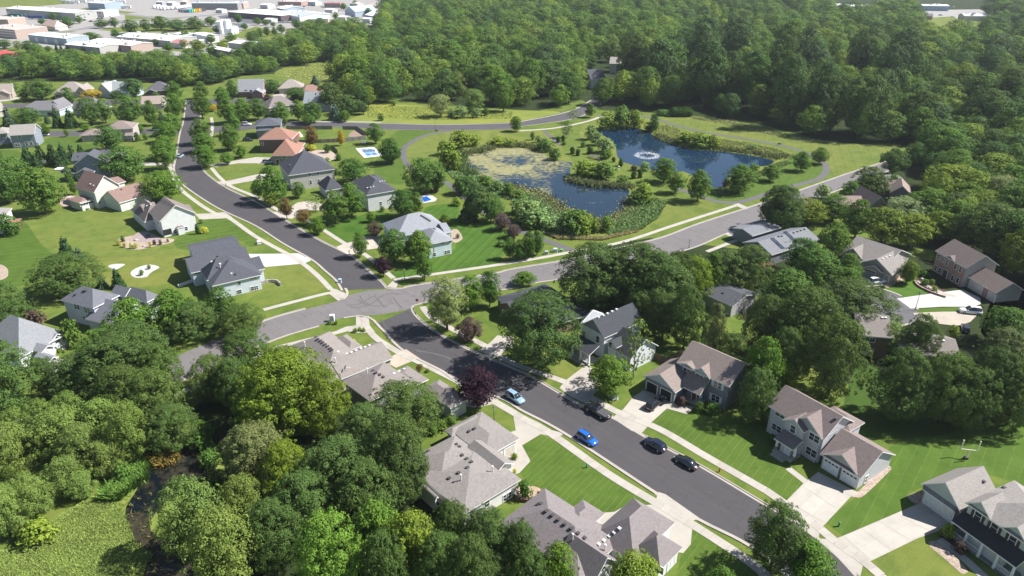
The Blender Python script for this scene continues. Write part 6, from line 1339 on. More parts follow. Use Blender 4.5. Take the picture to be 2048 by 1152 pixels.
row('on the industrial estate', 'estate trees', T(0,0), [(430,95,160,70,'d'), (545,125,220,110,'d'), (150,205,255,75,'d'), (210,215,250,45,'d'), (820,150,225,110,'d'), (920,135,225,80,'d'), (1050,150,270,130,'d'), (1170,150,250,90,'d'), (1290,120,240,160,'m'), (1420,150,245,150,'d'), (1560,130,230,180,'m'), (1690,125,210,110,'m'), (730,250,330,170,'m'), (930,230,305,80,'m'), (1255,305,370,60,'d'), (1160,320,390,60,'m'), (1500,230,320,110,'m'), (1590,310,410,130,'l'), (1690,270,350,80,'d'), (1910,105,190,65,'d'), (1850,260,330,90,'m'), (2040,240,320,100,'d'), (240,320,420,110,'d'), (150,320,400,70,'k'), (40,310,390,120,'d'), (2000,340,430,130,'d'), (455,345,400,30,'s'), (490,345,395,24,'s'), (390,365,410,60,'m'), (1480,310,390,70,'k'), (1960,10,50,40,'d')])
row('between the estate buildings', 'more estate trees', T(0,0), [(340,140,200,60,'d'), (640,120,190,60,'m'), (1330,250,330,90,'m'), (1120,280,345,60,'d'), (1740,200,270,70,'d'), (1600,230,310,90,'m'), (1960,180,240,60,'m'), (2010,250,330,80,'d'), (700,350,420,80,'d'), (560,360,410,60,'d'), (300,340,420,90,'m'), (1780,330,420,100,'l'), (1700,350,440,90,'m'), (1350,340,410,90,'d'), (1900,380,470,110,'d')])
row('beyond the far lots', 'trees beyond the far lots', T(1,0), [(330,150,230,90,'d'), (430,150,235,110,'d'), (700,20,80,60,'m'), (900,60,130,70,'d'), (1050,20,120,110,'d'), (640,90,160,50,'m'), (980,120,210,90,'m')])
row('by the far lots', 'lot trees', T(1,0), [(15,135,200,70,'m'), (80,150,205,60,'m'), (140,170,215,45,'m'), (90,210,290,60,'d'), (150,215,280,50,'m'), (205,190,270,70,'m'), (795,0,55,60,'d'), (35,225,300,50,'d')])
row('by the far right depot', 'far right trees', T(3,0), [(1745,15,110,110,'d'), (1560,180,230,70,'d'), (1630,205,240,80,'d'), (1930,90,260,300,'d'), (1820,140,270,180,'d')])
print('placed trees', TN)

# ---- the woods: the trees that show largest stand one by one, the mass behind is one instanced object
def poly_area_pts(pl, spacing, seed, jit=.75):
    P = w2(pl); A = np.array(P); rng = np.random.default_rng(seed); out = []
    x0, y0 = A.min(0); x1, y1 = A.max(0); nx = int((x1-x0)/spacing)+1; ny = int((y1-y0)/(spacing*.87))+1
    for j in range(ny):
        for i in range(nx):
            x = x0+(i+.5*(j % 2))*spacing+rng.normal()*spacing*jit*.5; y = y0+j*spacing*.87+rng.normal()*spacing*jit*.5
            if inside((x, y), P): out.append((x, y))
    return out
LP = [p for p in catmull(w2(lp_u), False, 4)]
HOUSES = [np.array(o.location[:2]) for o in bpy.data.objects if o.type == 'EMPTY' and o.name.startswith(('house', 'warehouse'))]
WOODS = [
 ('tree of the wood behind the left houses', T(0,0), [-300,690, 80,640, 420,640, 800,640, 1000,640, 1300,650, 1500,700, 1660,690, 1850,640, 1980,610, 2180,600, 2190,560, 2100,540, 1900,560, 1500,540, 1100,530, 700,530, 250,520, 60,580, -300,620], 8.6, (10, 15)),
 ('tree of the small wood by the estate', T(1,0), [-60,470, 60,500, 180,520, 330,540, 520,500, 640,500, 720,440, 800,400, 900,380, 950,350, 900,300, 800,265, 640,250, 480,280, 360,320, 280,380, 100,430, -100,470], 9.5, (11, 16)),
 ('tree of the great wood behind the ponds', T(2,0), [-1380,660, -1330,830, -1150,815, -900,820, -640,830, -480,800, -200,815, -60,860, 200,880, 330,880, 440,860, 540,770, 560,600, 640,480, 760,500, 800,600, 700,800, 640,860, 800,830, 1000,850, 1140,900, 1280,850, 1450,900, 1700,960, 2048,1010, 2260,1060, 2500,1120, 2900,1165, 3100,1120, 3300,1160, 3700,1160, 4300,1260, 4500,1100, 4500,-160, 3900,-150, 3850,0, 3860,200, 3500,260, 3250,230, 3220,100, 2960,30, 2500,60, 2300,-60, 2000,-160, 0,-160, -600,-120, -1000,-40, -1020,200, -1100,330, -1250,480], 11.6, (9, 23)),
 ('tree of the thick wood at the right edge', T(3,1), [1250,60, 1700,20, 2600,60, 3000,700, 2900,1500, 2400,1500, 2150,1000, 1900,830, 1500,720, 1230,600, 1200,350], 9.0, (11, 16)),
]
spots = []; rngw = random.Random(77)
FENCE_BLOCK = [w2(pl) for pl in (pts(T(3,0), 1170,20, 2100,20, 2100,80, 1760,100, 1720,340, 1230,350), pts(T(3,0), 450,-20, 860,-20, 860,170, 450,170), pts(T(3,0), 850,-20, 1200,-20, 1200,90, 850,90), pts(T(2,0), 1290,470, 1430,470, 1430,610, 1290,610), pts(T(3,0), 230,440, 360,440, 370,580, 240,590), pts(T(2,0), 770,440, 890,440, 890,620, 800,640), pts(T(1,0), 1930,640, 2010,640, 2010,800, 1930,800), pts(T(2,0), 555,560, 650,560, 700,760, 560,760))]
for lab, zf, xy, sp, hr in WOODS:
    for x, y in poly_area_pts(pts(zf, *xy), sp, len(lab)):
        d0 = min(np.hypot(p[0]-x, p[1]-y) for p in LP)
        if d0 < 8 or any(np.hypot(h[0]-x, h[1]-y) < 11 for h in HOUSES) or any(inside((x, y), f) for f in FENCE_BLOCK): continue
        if any((t[0]-x)**2+(t[1]-y)**2 < (.55*(t[2]+sp*.5))**2 for t in TREES): continue
        Hh = hr[0]+(hr[1]-hr[0])*rngw.random()**1.3
        if rngw.random() < .07: continue
        spots.append((scale_at((x, y, 8)), x, y, Hh, rngw.uniform(.34, .60)*Hh, lab))
spots = [s_ for s_ in spots if -200 < PX((s_[1], s_[2], s_[3]))[0] < 2250]
spots.sort(key=lambda s_: -s_[0]*s_[4])
NIND = 110; IND = []
for k, (s_, x, y, Hh, Rr, lab) in enumerate(spots[:NIND]):
    u_ = PX((x, y, 0))[0]; code = rngw.choice('ddddoommmlgccck') if not (1300 < u_ < 1800 and 'great' in lab) else rngw.choice('cccddom')
    tall = 1.42 if 1250 < u_ < 1800 and 'great' in lab else 1.0; IND.append((u_, x, y, Hh*tall*(1.1 if code == 'c' else 1), Rr*(.92 if tall > 1 else 1), code, lab))
IND.sort(); seenw = {}
for u_, x, y, Hh, Rr, code, lab in IND:
    k = (code, lab); seenw[k] = seenw.get(k, 0)+1
    plant((x, y), Hh, Rr, code, f"{SP[code][1]} {lab.replace('tree of', 'tree fronting')}, {ORD[min(33, seenw[k]-1)]} from left", lab.replace('tree of', 'trees of'))
rest = spots[NIND:]
print('wood trees', len(spots), 'instanced', len(rest))
FC = []
for i in range(8):
    c = crown(200+i, ['round', 'wide', 'wide', 'round', 'wide', 'oval', 'oval', 'cone'][i], [60, 46, 74, 50, 90, 66, 80, 110][i], [150, 190, 130, 170, 110, 150, 130, 50][i], .044, ((.16, .42), (.26, .46), (.14, .36), (.22, .5), (.12, .30), (.18, .36), (.12, .32), (.22, .36))[i], .06, 0, .7); me = mesh_from_quads('wood_crown', c, LEAFF); FC.append(me)
src = []
for i, me in enumerate(FC):                     # eight real trees of the wood whose crowns the mass repeats
    s_, x, y, Hh, Rr, lab = rest[i*7]
    root = empty('leafy_tree', (x, y, 0), 0, ['broad', 'spreading', 'rounded', 'lumpy', 'dense', 'upright', 'slender', 'pointed'][i]+' leafy '+lab, 'tree', lab.replace('tree of', 'trees of')); o = link('crown', me, root, None, (0, 0, Hh*.1)); o.scale = (Rr, Rr, Hh*.45)
    t = link('trunk', TRK[i % 3], root); t.scale = (Rr*.7, Rr*.7, Hh*.5); src.append(o)
drop = {i*7 for i in range(8)}; rest = [r_ for i, r_ in enumerate(rest) if i not in drop]
me = bpy.data.meshes.new('woodland'); me.from_pydata([(r_[1], r_[2], r_[3]*.1) for r_ in rest], [], [])
for nm, tp, vals in (('sz', 'FLOAT_VECTOR', [c for r_ in rest for c in (r_[4]*rngw.uniform(.85, 1.2), r_[4]*rngw.uniform(.85, 1.2), r_[3]*.46)]), ('rz', 'FLOAT', [rngw.uniform(0, 6.28) for _ in rest]), ('vi', 'INT', [rngw.choice((0, 0, 1, 1, 2, 2, 3, 3, 4, 4, 5, 5, 6, 6, 7)) for _ in rest])):
    at = me.attributes.new(nm, tp, 'POINT'); at.data.foreach_set('vector' if tp == 'FLOAT_VECTOR' else 'value', vals)
wood = link('woodland', me); tag(wood, 'dense green mass of treetops filling the woods to the horizon', None, None, 'stuff')
ng = bpy.data.node_groups.new('woodland_scatter', 'GeometryNodeTree'); ng.interface.new_socket('Geometry', in_out='INPUT', socket_type='NodeSocketGeometry'); ng.interface.new_socket('Geometry', in_out='OUTPUT', socket_type='NodeSocketGeometry')
gi = ng.nodes.new('NodeGroupInput'); go = ng.nodes.new('NodeGroupOutput'); jn = ng.nodes.new('GeometryNodeJoinGeometry')
def attr(nm, tp): a = ng.nodes.new('GeometryNodeInputNamedAttribute'); a.data_type = tp; a.inputs[0].default_value = nm; return a.outputs[0]
for i, o in enumerate(src):
    oi = ng.nodes.new('GeometryNodeObjectInfo'); oi.transform_space = 'ORIGINAL'; oi.inputs[0].default_value = o; oi.inputs['As Instance'].default_value = True
    ip = ng.nodes.new('GeometryNodeInstanceOnPoints'); cmpn = ng.nodes.new('FunctionNodeCompare'); cmpn.data_type = 'INT'; cmpn.operation = 'EQUAL'
    ng.links.new(attr('vi', 'INT'), cmpn.inputs[2]); cmpn.inputs[3].default_value = i
    cx = ng.nodes.new('ShaderNodeCombineXYZ'); ng.links.new(attr('rz', 'FLOAT'), cx.inputs[2])
    ng.links.new(gi.outputs[0], ip.inputs['Points']); ng.links.new(cmpn.outputs[0], ip.inputs['Selection']); ng.links.new(oi.outputs['Geometry'], ip.inputs['Instance'])
    ng.links.new(cx.outputs[0], ip.inputs['Rotation']); ng.links.new(attr('sz', 'FLOAT_VECTOR'), ip.inputs['Scale']); ng.links.new(ip.outputs[0], jn.inputs[0])
ng.links.new(jn.outputs[0], go.inputs[0]); md = wood.modifiers.new('scatter', 'NODES'); md.node_group = ng

# ---- reeds, tall grass and weeds (uncountable)
@cached
def m_grassy(c, v=.5):
    c = sc(c, .62); t = NT('tall_grass'); g_ = t.new('ShaderNodeNewGeometry'); n = t.noise(t.pos(), .25, 3)
    f = t.math('ADD', t.math('MULTIPLY', g_.outputs['Random Per Island'], .6), t.math('MULTIPLY', n, .4))
    t.fin(t.ramp(f, [(.25, sc(c, 1-v)), (.55, c), (.8, sc(c, 1+v))]), .7, .2)
    return t.m
def tufts(name, label, pl, n, h, col, seed, blades=6, wid=.07, spread=.35, line=False, v=.45):
    rng = np.random.default_rng(seed); P = w2(pl); A = np.array(P); x0, y0 = A.min(0); x1, y1 = A.max(0); C = []
    if line:
        Q = np.array(catmull(P, False, 1.0)); idx = rng.integers(0, len(Q), n); C = Q[idx]+rng.normal(size=(n, 2))*line
    else:
        while len(C) < n:
            p = np.array([x0+(x1-x0)*rng.random(), y0+(y1-y0)*rng.random()])
            if inside(p, P): C.append(p)
        C = np.array(C)
    k = len(C); V = []
    for b in range(blades):
        a = rng.random(k)*2*math.pi; hh = h[0]+(h[1]-h[0])*rng.random(k); l = spread*(.3+rng.random(k))
        base = np.stack([C[:, 0]+rng.normal(size=k)*.16, C[:, 1]+rng.normal(size=k)*.16, np.zeros(k)], 1)
        d = np.stack([np.cos(a), np.sin(a), np.zeros(k)], 1); sd_ = np.stack([-np.sin(a), np.cos(a), np.zeros(k)], 1)*wid*(1+rng.random((k, 1)))
        top = base+d*(l*hh)[:, None]+np.array([0, 0, 1])*hh[:, None]; mid = base+d*(l*hh*.35)[:, None]+np.array([0, 0, .6])*hh[:, None]
        V.append(np.stack([base-sd_, mid+sd_*1.2, top, mid-sd_*1.2], 1).reshape(-1, 3))
    me = mesh_from_quads(name, np.concatenate(V), m_grassy(col, v)); o = link(name, me); tag(o, label, None, None, 'stuff'); return o
zp = Z(800,230,4.096); zr_ = Z(1130,200,3.724)
tufts('reeds', 'cattail reeds at the far shore of the weedy pond', pts(zp, 515,315, 620,305, 740,270, 800,255, 950,255, 1080,265, 1200,300), 1500, (0.78, 1.56), (0.273, 0.318, 0.113), 1, 7, .055, .4, 1.6)
tufts('reeds', 'cattail reeds on the left shore of the weedy pond', pts(zp, 500,330, 490,400, 540,450, 600,490), 600, (0.78, 1.43), (0.171, 0.286, 0.080), 2, 7, .055, .4, 1.6)
tufts('reeds', 'reed fringe of the island garden', pts(zp, 1400,520, 1450,550, 1600,575, 1750,585, 1860,590), 1100, (0.78, 1.56), (0.263, 0.308, 0.113), 3, 7, .055, .4, 1.4)
tufts('reeds', 'reed belt along the near shore of the weedy pond', pts(zp, 850,575, 950,605, 1100,640, 1240,715, 1330,790, 1480,815, 1560,860, 1640,900, 1760,850, 1900,760, 1890,690), 1600, (0.33, 0.85), (0.455, 0.468, 0.195), 4, 6, .09, .5, 2.0)
tufts('tall_grass', 'green weeds on the bank right of the weedy pond', pts(zp, 1750,870, 1900,760, 2050,660, 2190,720, 2110,850, 1960,950, 1700,990), 2600, (0.33, 0.83), (0.274, 0.426, 0.123), 5, 6, .055, .8)
tufts('tall_grass', 'tawny grass rim below the weedy pond', pts(zp, 1170,965, 1300,990, 1660,1005, 1960,935, 1950,960, 1660,1028, 1300,1020), 2200, (0.28, 0.61), (0.655, 0.588, 0.260), 6, 6, .08, .5)
tufts('tall_grass', 'mixed weeds on the bank left of the weedy pond', pts(zp, 900,690, 1060,640, 1240,720, 1300,790, 1300,940, 1170,960, 960,840), 2400, (0.33, 0.77), (0.287, 0.452, 0.165), 7, 6, .055, .8)
tufts('tall_grass', 'goldenrod and grass above the weedy pond', pts(zp, 700,230, 860,190, 1060,230, 1180,220, 1200,290, 1000,260, 780,265), 1200, (0.33, 0.77), (0.519, 0.573, 0.109), 8, 6, .055, .8)
tufts('tall_grass', 'weeds between the pond bushes and trail', pts(zp, 380,450, 500,480, 640,500, 860,580, 900,700, 640,620, 430,520), 1600, (0.33, 0.77), (0.260, 0.410, 0.136), 9, 6, .055, .8)
tufts('reeds', 'cattail reeds at the far shore of the clear pond', pts(zr_, 690,270, 800,315, 950,350, 1100,365, 1300,385, 1450,405, 1570,430, 1640,420), 1500, (0.65, 1.43), (0.295, 0.330, 0.113), 10, 7, .055, .4, 1.5)
tufts('tall_grass', 'rough grass above the clear pond', pts(zr_, 640,190, 760,190, 860,225, 860,300, 720,280), 900, (0.28, 0.66), (0.519, 0.573, 0.165), 11, 6, .055, .8)
tufts('tall_grass', 'rough grass on the field side of the clear pond', pts(zr_, 1140,290, 1350,320, 1600,370, 1680,420, 1560,420, 1300,375, 1150,350), 1300, (0.22, 0.61), (0.493, 0.535, 0.165), 12, 6, .055, .8)
tufts('tall_grass', 'weeds at the near shore of the clear pond', pts(zr_, 1080,680, 1210,650, 1420,550, 1500,500, 1640,450, 1690,470, 1480,560, 1280,660, 1130,710), 1300, (0.22, 0.55), (0.410, 0.535, 0.165), 13, 6, .10, .6)
tufts('tall_grass', 'weedy strip at the foot of the dark wood', pts(zr_, 930,125, 1100,130, 1320,180, 1500,220, 1800,290, 2048,320, 2048,340, 1750,305, 1480,250, 1200,180, 950,140), 1300, (0.22, 0.61), (0.546, 0.573, 0.218), 14, 6, .055, .8)
tufts('tall_grass', 'flowering meadow grass by the wood', pts(T(1,0), 880,850, 1380,855, 1560,905, 1850,885, 2048,895, 2048,950, 1500,960, 900,940), 3200, (0.17, 0.50), (0.554, 0.622, 0.134), 15, 5, .05, .8)
tufts('tall_grass', 'clearing grass in the far wood', pts(T(1,0), 180,590, 540,505, 680,505, 690,640, 380,670), 1200, (0.28, 0.77), (0.629, 0.655, 0.218), 16, 5, .06, .8)
tufts('marsh_grass', 'bright marsh grass in the lower left corner', pts(T(0,3), -60,1000, 250,900, 480,690, 680,570, 900,560, 1000,700, 1070,890, 1210,990, 1130,1160, 1080,1250, -100,1250), 20000, (.25, .6), (0.330, 0.440, 0.095), 17, 5, .028, .8, v=.5)
tufts('marsh_grass', 'tall green sedge clump beside the brown water', pts(T(0,3), 800,560, 950,420, 1050,300, 1160,260, 1180,400, 1050,480, 950,560), 500, (1.0, 2.0), (0.171, 0.325, 0.049), 18, 8, .055, .8)
tufts('marsh_grass', 'sparse sedge standing in the brown water', pts(T(0,3), 850,620, 1150,400, 1300,560, 1200,720, 1250,900, 1550,960, 1550,1150, 1150,1150, 1100,980, 850,880), 60, (.3, .7), (0.300, 0.276, 0.073), 19, 5, .03, 1.0)
tufts('marsh_grass', 'golden sedge at the head of the brown water', pts(T(0,3), 1180,200, 1350,60, 1480,80, 1420,260, 1250,330), 160, (.6, 1.4), (0.325, 0.244, 0.049), 20, 6, .05, .8)
# ------------------------------------------------------------------ vehicles
TYRE = m_plain((.018, .018, .018), .85, .2); RIM = m_plain((.42, .42, .43), .3, .6); LAMP = m_plain((.62, .62, .60), .15, .6); TAIL = m_plain((.32, .02, .02), .25, .6); BLK = m_plain((.015, .015, .016), .5)
CARGL = m_glass((.012, .014, .018))
def loft(m, secs, mi=0):
    """secs: list of (x, [(y, z)...]) cross sections of equal point count, mirrored sections closed"""
    n = len(secs[0][1]); vs = []
    for x, c in secs: vs += [(x, y, z_) for y, z_ in c]
    fs = []
    for k in range(len(secs)-1):
        for i in range(n-1): fs.append((k*n+i, k*n+i+1, (k+1)*n+i+1, (k+1)*n+i))
        fs.append((k*n+n-1, k*n, (k+1)*n, (k+1)*n+n-1))
    fs += [tuple(range(n-1, -1, -1)), tuple((len(secs)-1)*n+i for i in range(n))]
    m.add(vs, fs, mi)
def sec(w, z0, z1, zb=None):
    zb = zb if zb is not None else (z0+z1)/2
    return [(-w*.92, z0), (-w, z0+.12), (-w, zb), (-w*.94, z1-.07), (-w*.84, z1), (w*.84, z1), (w*.94, z1-.07), (w, zb), (w, z0+.12), (w*.92, z0)]
def car(label, p, head, L, W, Hh, paint, kind='suv', group='parked vehicles', name='parked_car', cat='car'):
    root = empty(name, (p[0], p[1], .03), head, label, cat, group); w = W/2; h = L/2
    b = MB(); bl = Hh*(.56 if kind != 'sedan' else .60); gl = .24
    if kind == 'sedan': prof = [(-h, .58, bl*.74), (-h*.93, .94, bl*.96), (-h*.6, 1, bl), (0, 1, bl*.98), (h*.42, 1, bl*.97), (h*.82, .97, bl*.84), (h*.96, .86, bl*.72), (h, .62, bl*.6)]; cab = [(-h*.80, .80, bl*.92, bl*.97), (-h*.42, .78, bl*.9, Hh*.97), (-h*.1, .76, bl*.9, Hh), (h*.12, .77, bl*.9, Hh*.95), (h*.47, .84, bl*.9, bl*.98)]
    elif kind == 'truck': prof = [(-h, .92, bl*.95), (-h*.97, 1, bl), (-h*.1, 1, bl), (h*.4, 1, bl), (h*.86, .98, bl*.93), (h*.98, .9, bl*.86), (h, .8, bl*.7)]; cab = [(-h*.16, .84, bl*.9, bl*1.02), (-h*.10, .80, bl*.9, Hh*.98), (h*.16, .80, bl*.9, Hh), (h*.26, .81, bl*.9, Hh*.95), (h*.48, .88, bl*.9, bl*1.0)]
    else: prof = [(-h, .72, bl*.8), (-h*.95, .96, bl*.98), (-h*.5, 1, bl), (h*.3, 1, bl), (h*.5, 1, bl*.98), (h*.86, .96, bl*.84), (h*.97, .86, bl*.72), (h, .62, bl*.62)]; cab = [(-h*.94, .78, bl*.9, bl*1.0), (-h*.82, .76, bl*.9, Hh*.95), (-h*.2, .76, bl*.9, Hh), (h*.10, .77, bl*.9, Hh*.96), (h*.46, .86, bl*.9, bl*.98)]
    loft(b, [(x, sec(w*k, gl, zt)) for x, k, zt in prof])
    body = b.obj('body', m_gloss(paint), root, True)
    me = body.data; 
    c = MB(); n = []
    for x, k, z0, zt in cab: n.append((x, [(-w*.93, z0), (-w*.90, z0+.04), (-w*k*.93, zt-.05), (-w*k*.84, zt), (w*k*.84, zt), (w*k*.93, zt-.05), (w*.90, z0+.04), (w*.93, z0)]))
    loft(c, n); c.obj('cabin_glass', CARGL, root, True)
    rf = MB(); tops = [(x, k, zt) for x, k, z0, zt in cab][1:-1]
    secs = [(x, [(-w*k*.80, zt-.02), (-w*k*.82, zt+.025), (w*k*.82, zt+.025), (w*k*.80, zt-.02)]) for x, k, zt in tops]; loft(rf, secs); rf.obj('roof_panel', m_gloss(paint), root)
    for i in range(len(cab)-1):                      # pillars
        if i in (0, len(cab)-2):
            for sg in (-1, 1):
                x, k, z0, zt = cab[i]; x2, k2, z02, zt2 = cab[i+1]
                m = MB(); m.tube((x, sg*w*k*.90, (zt if i else z0+.05)), (x2, sg*w*k2*.90, (zt2 if i == 0 else z02+.08)), .045, .045, 5); m.obj('pillar', m_gloss(paint), root)
    wr = .34 if kind != 'truck' else .42
    wm = MB(); wm.lathe([(.0, -.10), (wr*.62, -.11), (wr*.95, -.11), (wr, -.06), (wr, .06), (wr*.95, .11), (wr*.62, .11), (.0, .10)], 18)
    rm = MB(); rm.lathe([(.02, .115), (wr*.18, .125), (wr*.5, .112), (wr*.62, .118)], 14)
    wme = wm.mesh('tyre', TYRE, True); rme = rm.mesh('rim', RIM, True)
    for x in (-h*.60, h*.62):
        for sg in (-1, 1):
            e = link('wheel', wme, root, None, (x, sg*(w-.10), wr-.02)); e.rotation_euler = (sg*-math.pi/2, 0, 0); link('rim', rme, e)
    for sg in (-1, 1):
        MB().box(h*.86, h*.955, sg*w*.62-.16, sg*w*.62+.16, bl*.62, bl*.74).obj('headlight', LAMP, root); MB().box(-h*.985, -h*.90, sg*w*.76-.10, sg*w*.76+.10, bl*.60, bl*.86).obj('tail_light', TAIL, root)
        MB().box(h*.34, h*.41, sg*(w+.02)-.10, sg*(w+.02)+.10, bl*.98, bl*1.08).obj('wing_mirror', m_gloss(paint), root)
    MB().box(-h*1.0, -h*.93, -w*.72, w*.72, .3, .48).obj('rear_bumper', BLK, root); MB().box(h*.90, h*.992, -w*.6, w*.6, .3, .52).obj('grille', BLK, root)
    MB().box(-h*1.005, -h*.96, -.26, .26, bl*.62, bl*.62+.13).obj('number_plate', m_plain((.6, .6, .62), .5), root)
    if kind == 'truck': MB().box(-h*.96, -h*.17, -w*.90, w*.90, bl-.02, bl+.05).obj('bed_cover', m_plain((.06, .06, .065), .6), root)
    if kind == 'suv':
        for sg in (-1, 1): MB().box(-h*.75, h*.02, sg*w*.66-.025, sg*w*.66+.025, Hh+.03, Hh+.07).obj('roof_rail', BLK, root)
    return root
rd = G(1314,984)-G(1131,864); HD = math.atan2(rd[1], rd[0])       # along the lower street, down to the right
z = Z(1130,760,5.76)
car('bright blue hatchback parked on the near kerb of the dark street', G(*z(252,700)), HD, 4.5, 1.85, 1.58, (.008,.10,.42), 'suv')
car('dark navy suv with its tail to the viewer on the far kerb', G(*z(1030,770)), HD+math.pi, 4.75, 1.88, 1.66, (.008,.011,.035), 'suv')
car('black sedan nearest the bottom on the far kerb', G(*z(1392,970)), HD+math.pi, 4.7, 1.84, 1.42, (.007,.007,.009), 'sedan')
car('black pickup truck with a covered bed by the street lamp', G(*z(372,385)), HD+math.pi, 6.0, 2.05, 1.88, (.006,.006,.007), 'truck', name='pickup_truck', cat='truck')
pa = G(*z(660,310)); pb_ = G(*z(800,200)); 
da = G(*z(940,370))-G(*z(1100,235)); car('black suv standing on the drive of the open garage', G(*z(1022,300)), math.atan2(-da[1], -da[0]), 4.8, 1.9, 1.72, (.008,.007,.007), 'suv')
car('pale blue minivan half hidden by the purple tree', G(1030,799), HD, 4.7, 1.88, 1.62, (.22,.33,.42), 'suv')
car('dark car inside the open garage', G(*z(1190,178)), HD+math.pi/2, 4.4, 1.8, 1.45, (.03,.05,.09), 'sedan')
z = Z(1680,460,5.565)
car('white suv beside the rocky bed of the taupe house', G(*z(410,590)), math.atan2(.22, 1), 4.9, 1.92, 1.75, (.72,.72,.71), 'suv')
car('white van with dark windows on the cul-de-sac drive', G(*q(3,2)(1615,200)), math.atan2(-.25, 1)+math.pi, 5.2, 1.95, 1.9, (.72,.72,.71), 'suv')
car('small dark car in shade at the end of the tan drive', G(*q(3,2)(1575,335)), 1.1, 4.5, 1.8, 1.5, (.02,.02,.022), 'suv')
z = Z(480,220,5.237)
car('silver car on the drive of the terracotta house', G(*z(295,555)), math.atan2(-.1, 1), 4.7, 1.85, 1.6, (.42,.43,.44), 'suv')
car('white car on the far drive by the slate roof', G(*z(70,160)), .1, 4.9, 1.9, 1.8, (.68,.68,.68), 'suv')
car('dark car beside the terracotta house wall', G(*z(85,325)), .05, 4.7, 1.85, 1.6, (.02,.02,.022), 'suv')
z = Z(300,180,8.0)
car('small blue car in tree shade on the upper dark street', G(*z(485,1075)), 1.55, 4.6, 1.85, 1.6, (.35,.4,.46), 'suv')
car('white car parked on the left cross street', G(*z(120,645)), .05, 4.8, 1.85, 1.6, (.5,.5,.5), 'suv')
z = Z(0,130,6.02)
car('white car behind the blue-grey gabled house', G(*z(530,850)), .05, 4.7, 1.85, 1.6, (.7,.7,.7), 'suv')
# far vehicles of the estate: small boxes with cab, body, wheels
def far_vehicle(label, p, head, L, W, Hh, col, cabcol=None, name='parked_car', cat='car'):
    root = empty(name, (p[0], p[1], .02), head, label, cat, 'far vehicles of the industrial estate')
    b = MB(); z0 = .35 if cat != 'trailer' else 1.0
    if cat == 'car':
        loft(b, [(-L/2, sec(W*.46, z0, Hh*.58)), (L*.2, sec(W/2, z0, Hh*.6)), (L/2, sec(W*.45, z0, Hh*.48))]); b.obj('body', m_gloss(col), root)
        c = MB(); loft(c, [(-L*.42, sec(W*.42, Hh*.5, Hh*.62)), (-L*.28, sec(W*.38, Hh*.5, Hh)), (L*.05, sec(W*.38, Hh*.5, Hh)), (L*.24, sec(W*.42, Hh*.5, Hh*.6))]); c.obj('cabin_glass', CARGL, root)
    else:
        b.box(-L/2, L/2-(1.8 if cabcol else 0), -W/2, W/2, z0, Hh); b.obj('cargo_box', m_plain(col, .5), root)
        if cabcol: MB().box(L/2-1.7, L/2, -W/2+.1, W/2-.1, .5, Hh*.8).obj('cab', m_gloss(cabcol), root)
    w = MB()
    for x in (-L*.32, L*.32):
        for sg in (-1, 1): w.tube((x, sg*(W/2-.25), .4), (x, sg*(W/2+.02), .4), .4, .4, 10)
    w.obj('wheels', TYRE, root)
z = Z(0,0,7.877); zz = Z(250,0,7.877); z3 = Z(480,0,6.4)
cl = [('white',(.7,.7,.7)), ('black',(.01,.01,.01)), ('silver',(.4,.4,.42)), ('red',(.3,.02,.02)), ('blue',(.03,.08,.25)), ('dark grey',(.06,.06,.07))]
for i, (f, u, v, c, w_) in enumerate([(z,1335,322,1,'before the white end of the longest warehouse'), (z,1440,345,1,'second in line at the longest warehouse'), (z,1560,300,5,'by the office annex'), (z,1610,295,1,'nearest the corner of the office annex'), (z,1660,260,0,'in the row by the office annex'), (z,1720,262,0,'at the right end of the annex row'), (z,640,455,0,'before the pink house'), (z,920,440,1,'right of the pink house'), (z,900,490,2,'on the estate road below the pink house'), (zz,1110,275,1,'driving on the estate road by the green plot'), (z,1930,565,1,'behind the roadside trees'), (z3,640,20,1,'by the brick row'), (z3,380,75,1,'on the lot near the white hall'), (z3,410,75,5,'right beside another on the lot'), (z3,940,80,1,'on the wide far lot'), (z3,820,88,5,'mid lot beyond the white hall'), (z3,1050,90,0,'left of the red canopy'), (z3,1240,155,1,'right of the tall lamp mast'), (z3,560,280,0,'beside the garage row'), (z3,630,285,0,'next to the white van of the garage row'), (z3,700,275,1,'between the white vans'), (z3,1240,65,4,'by the canopy'), (z3,1500,180,0,'before the blue-roofed garage'), (z3,1620,180,2,'right of the blue-roofed garage'), (z3,1780,335,0,'alone on the bright lot by the wood')]):
    far_vehicle(cl[c][0]+' far car '+w_, G(*f(u,v)), .15 if i % 3 else 1.6, 4.7, 1.9, 1.55, cl[c][1])
for i, (u, v, c, cw) in enumerate([(1040,195,(.05,.45,.48),'teal'), (1075,193,(.05,.42,.5),'sea-blue'), (1110,190,(.65,.55,.03),'yellow'), (1135,188,(.6,.45,.02),'amber'), (1160,186,(.62,.28,.02),'orange'), (1185,184,(.62,.34,.03),'pale orange'), (1210,180,(.2,.2,.2),'grey'), (1240,176,(.05,.05,.06),'black')]):
    far_vehicle(cw+' truck in the coloured row on the estate', G(*zz(u,v)), 1.45, 9, 2.6, 3.8, c, None, 'parked_truck', 'truck')
for i, (u, v) in enumerate([(500,130), (560,140), (610,150), (660,155), (720,150), (780,145), (860,140), (930,130), (980,125)]):
    far_vehicle('white semi trailer, %s from the left of the long trailer row' % ORD[i], G(*zz(u,v)), 1.35, 14, 2.7, 4.0, (.74,.74,.74), None, 'semi_trailer', 'trailer')
for i, (u, v) in enumerate([(890,185), (930,190), (970,195), (1010,195)]):
    far_vehicle('dark flatbed truck, %s from the left beside the teal truck' % ORD[i], G(*zz(u,v)), 1.4, 9, 2.5, 3.2, (.16,.17,.2), None, 'parked_truck', 'truck')
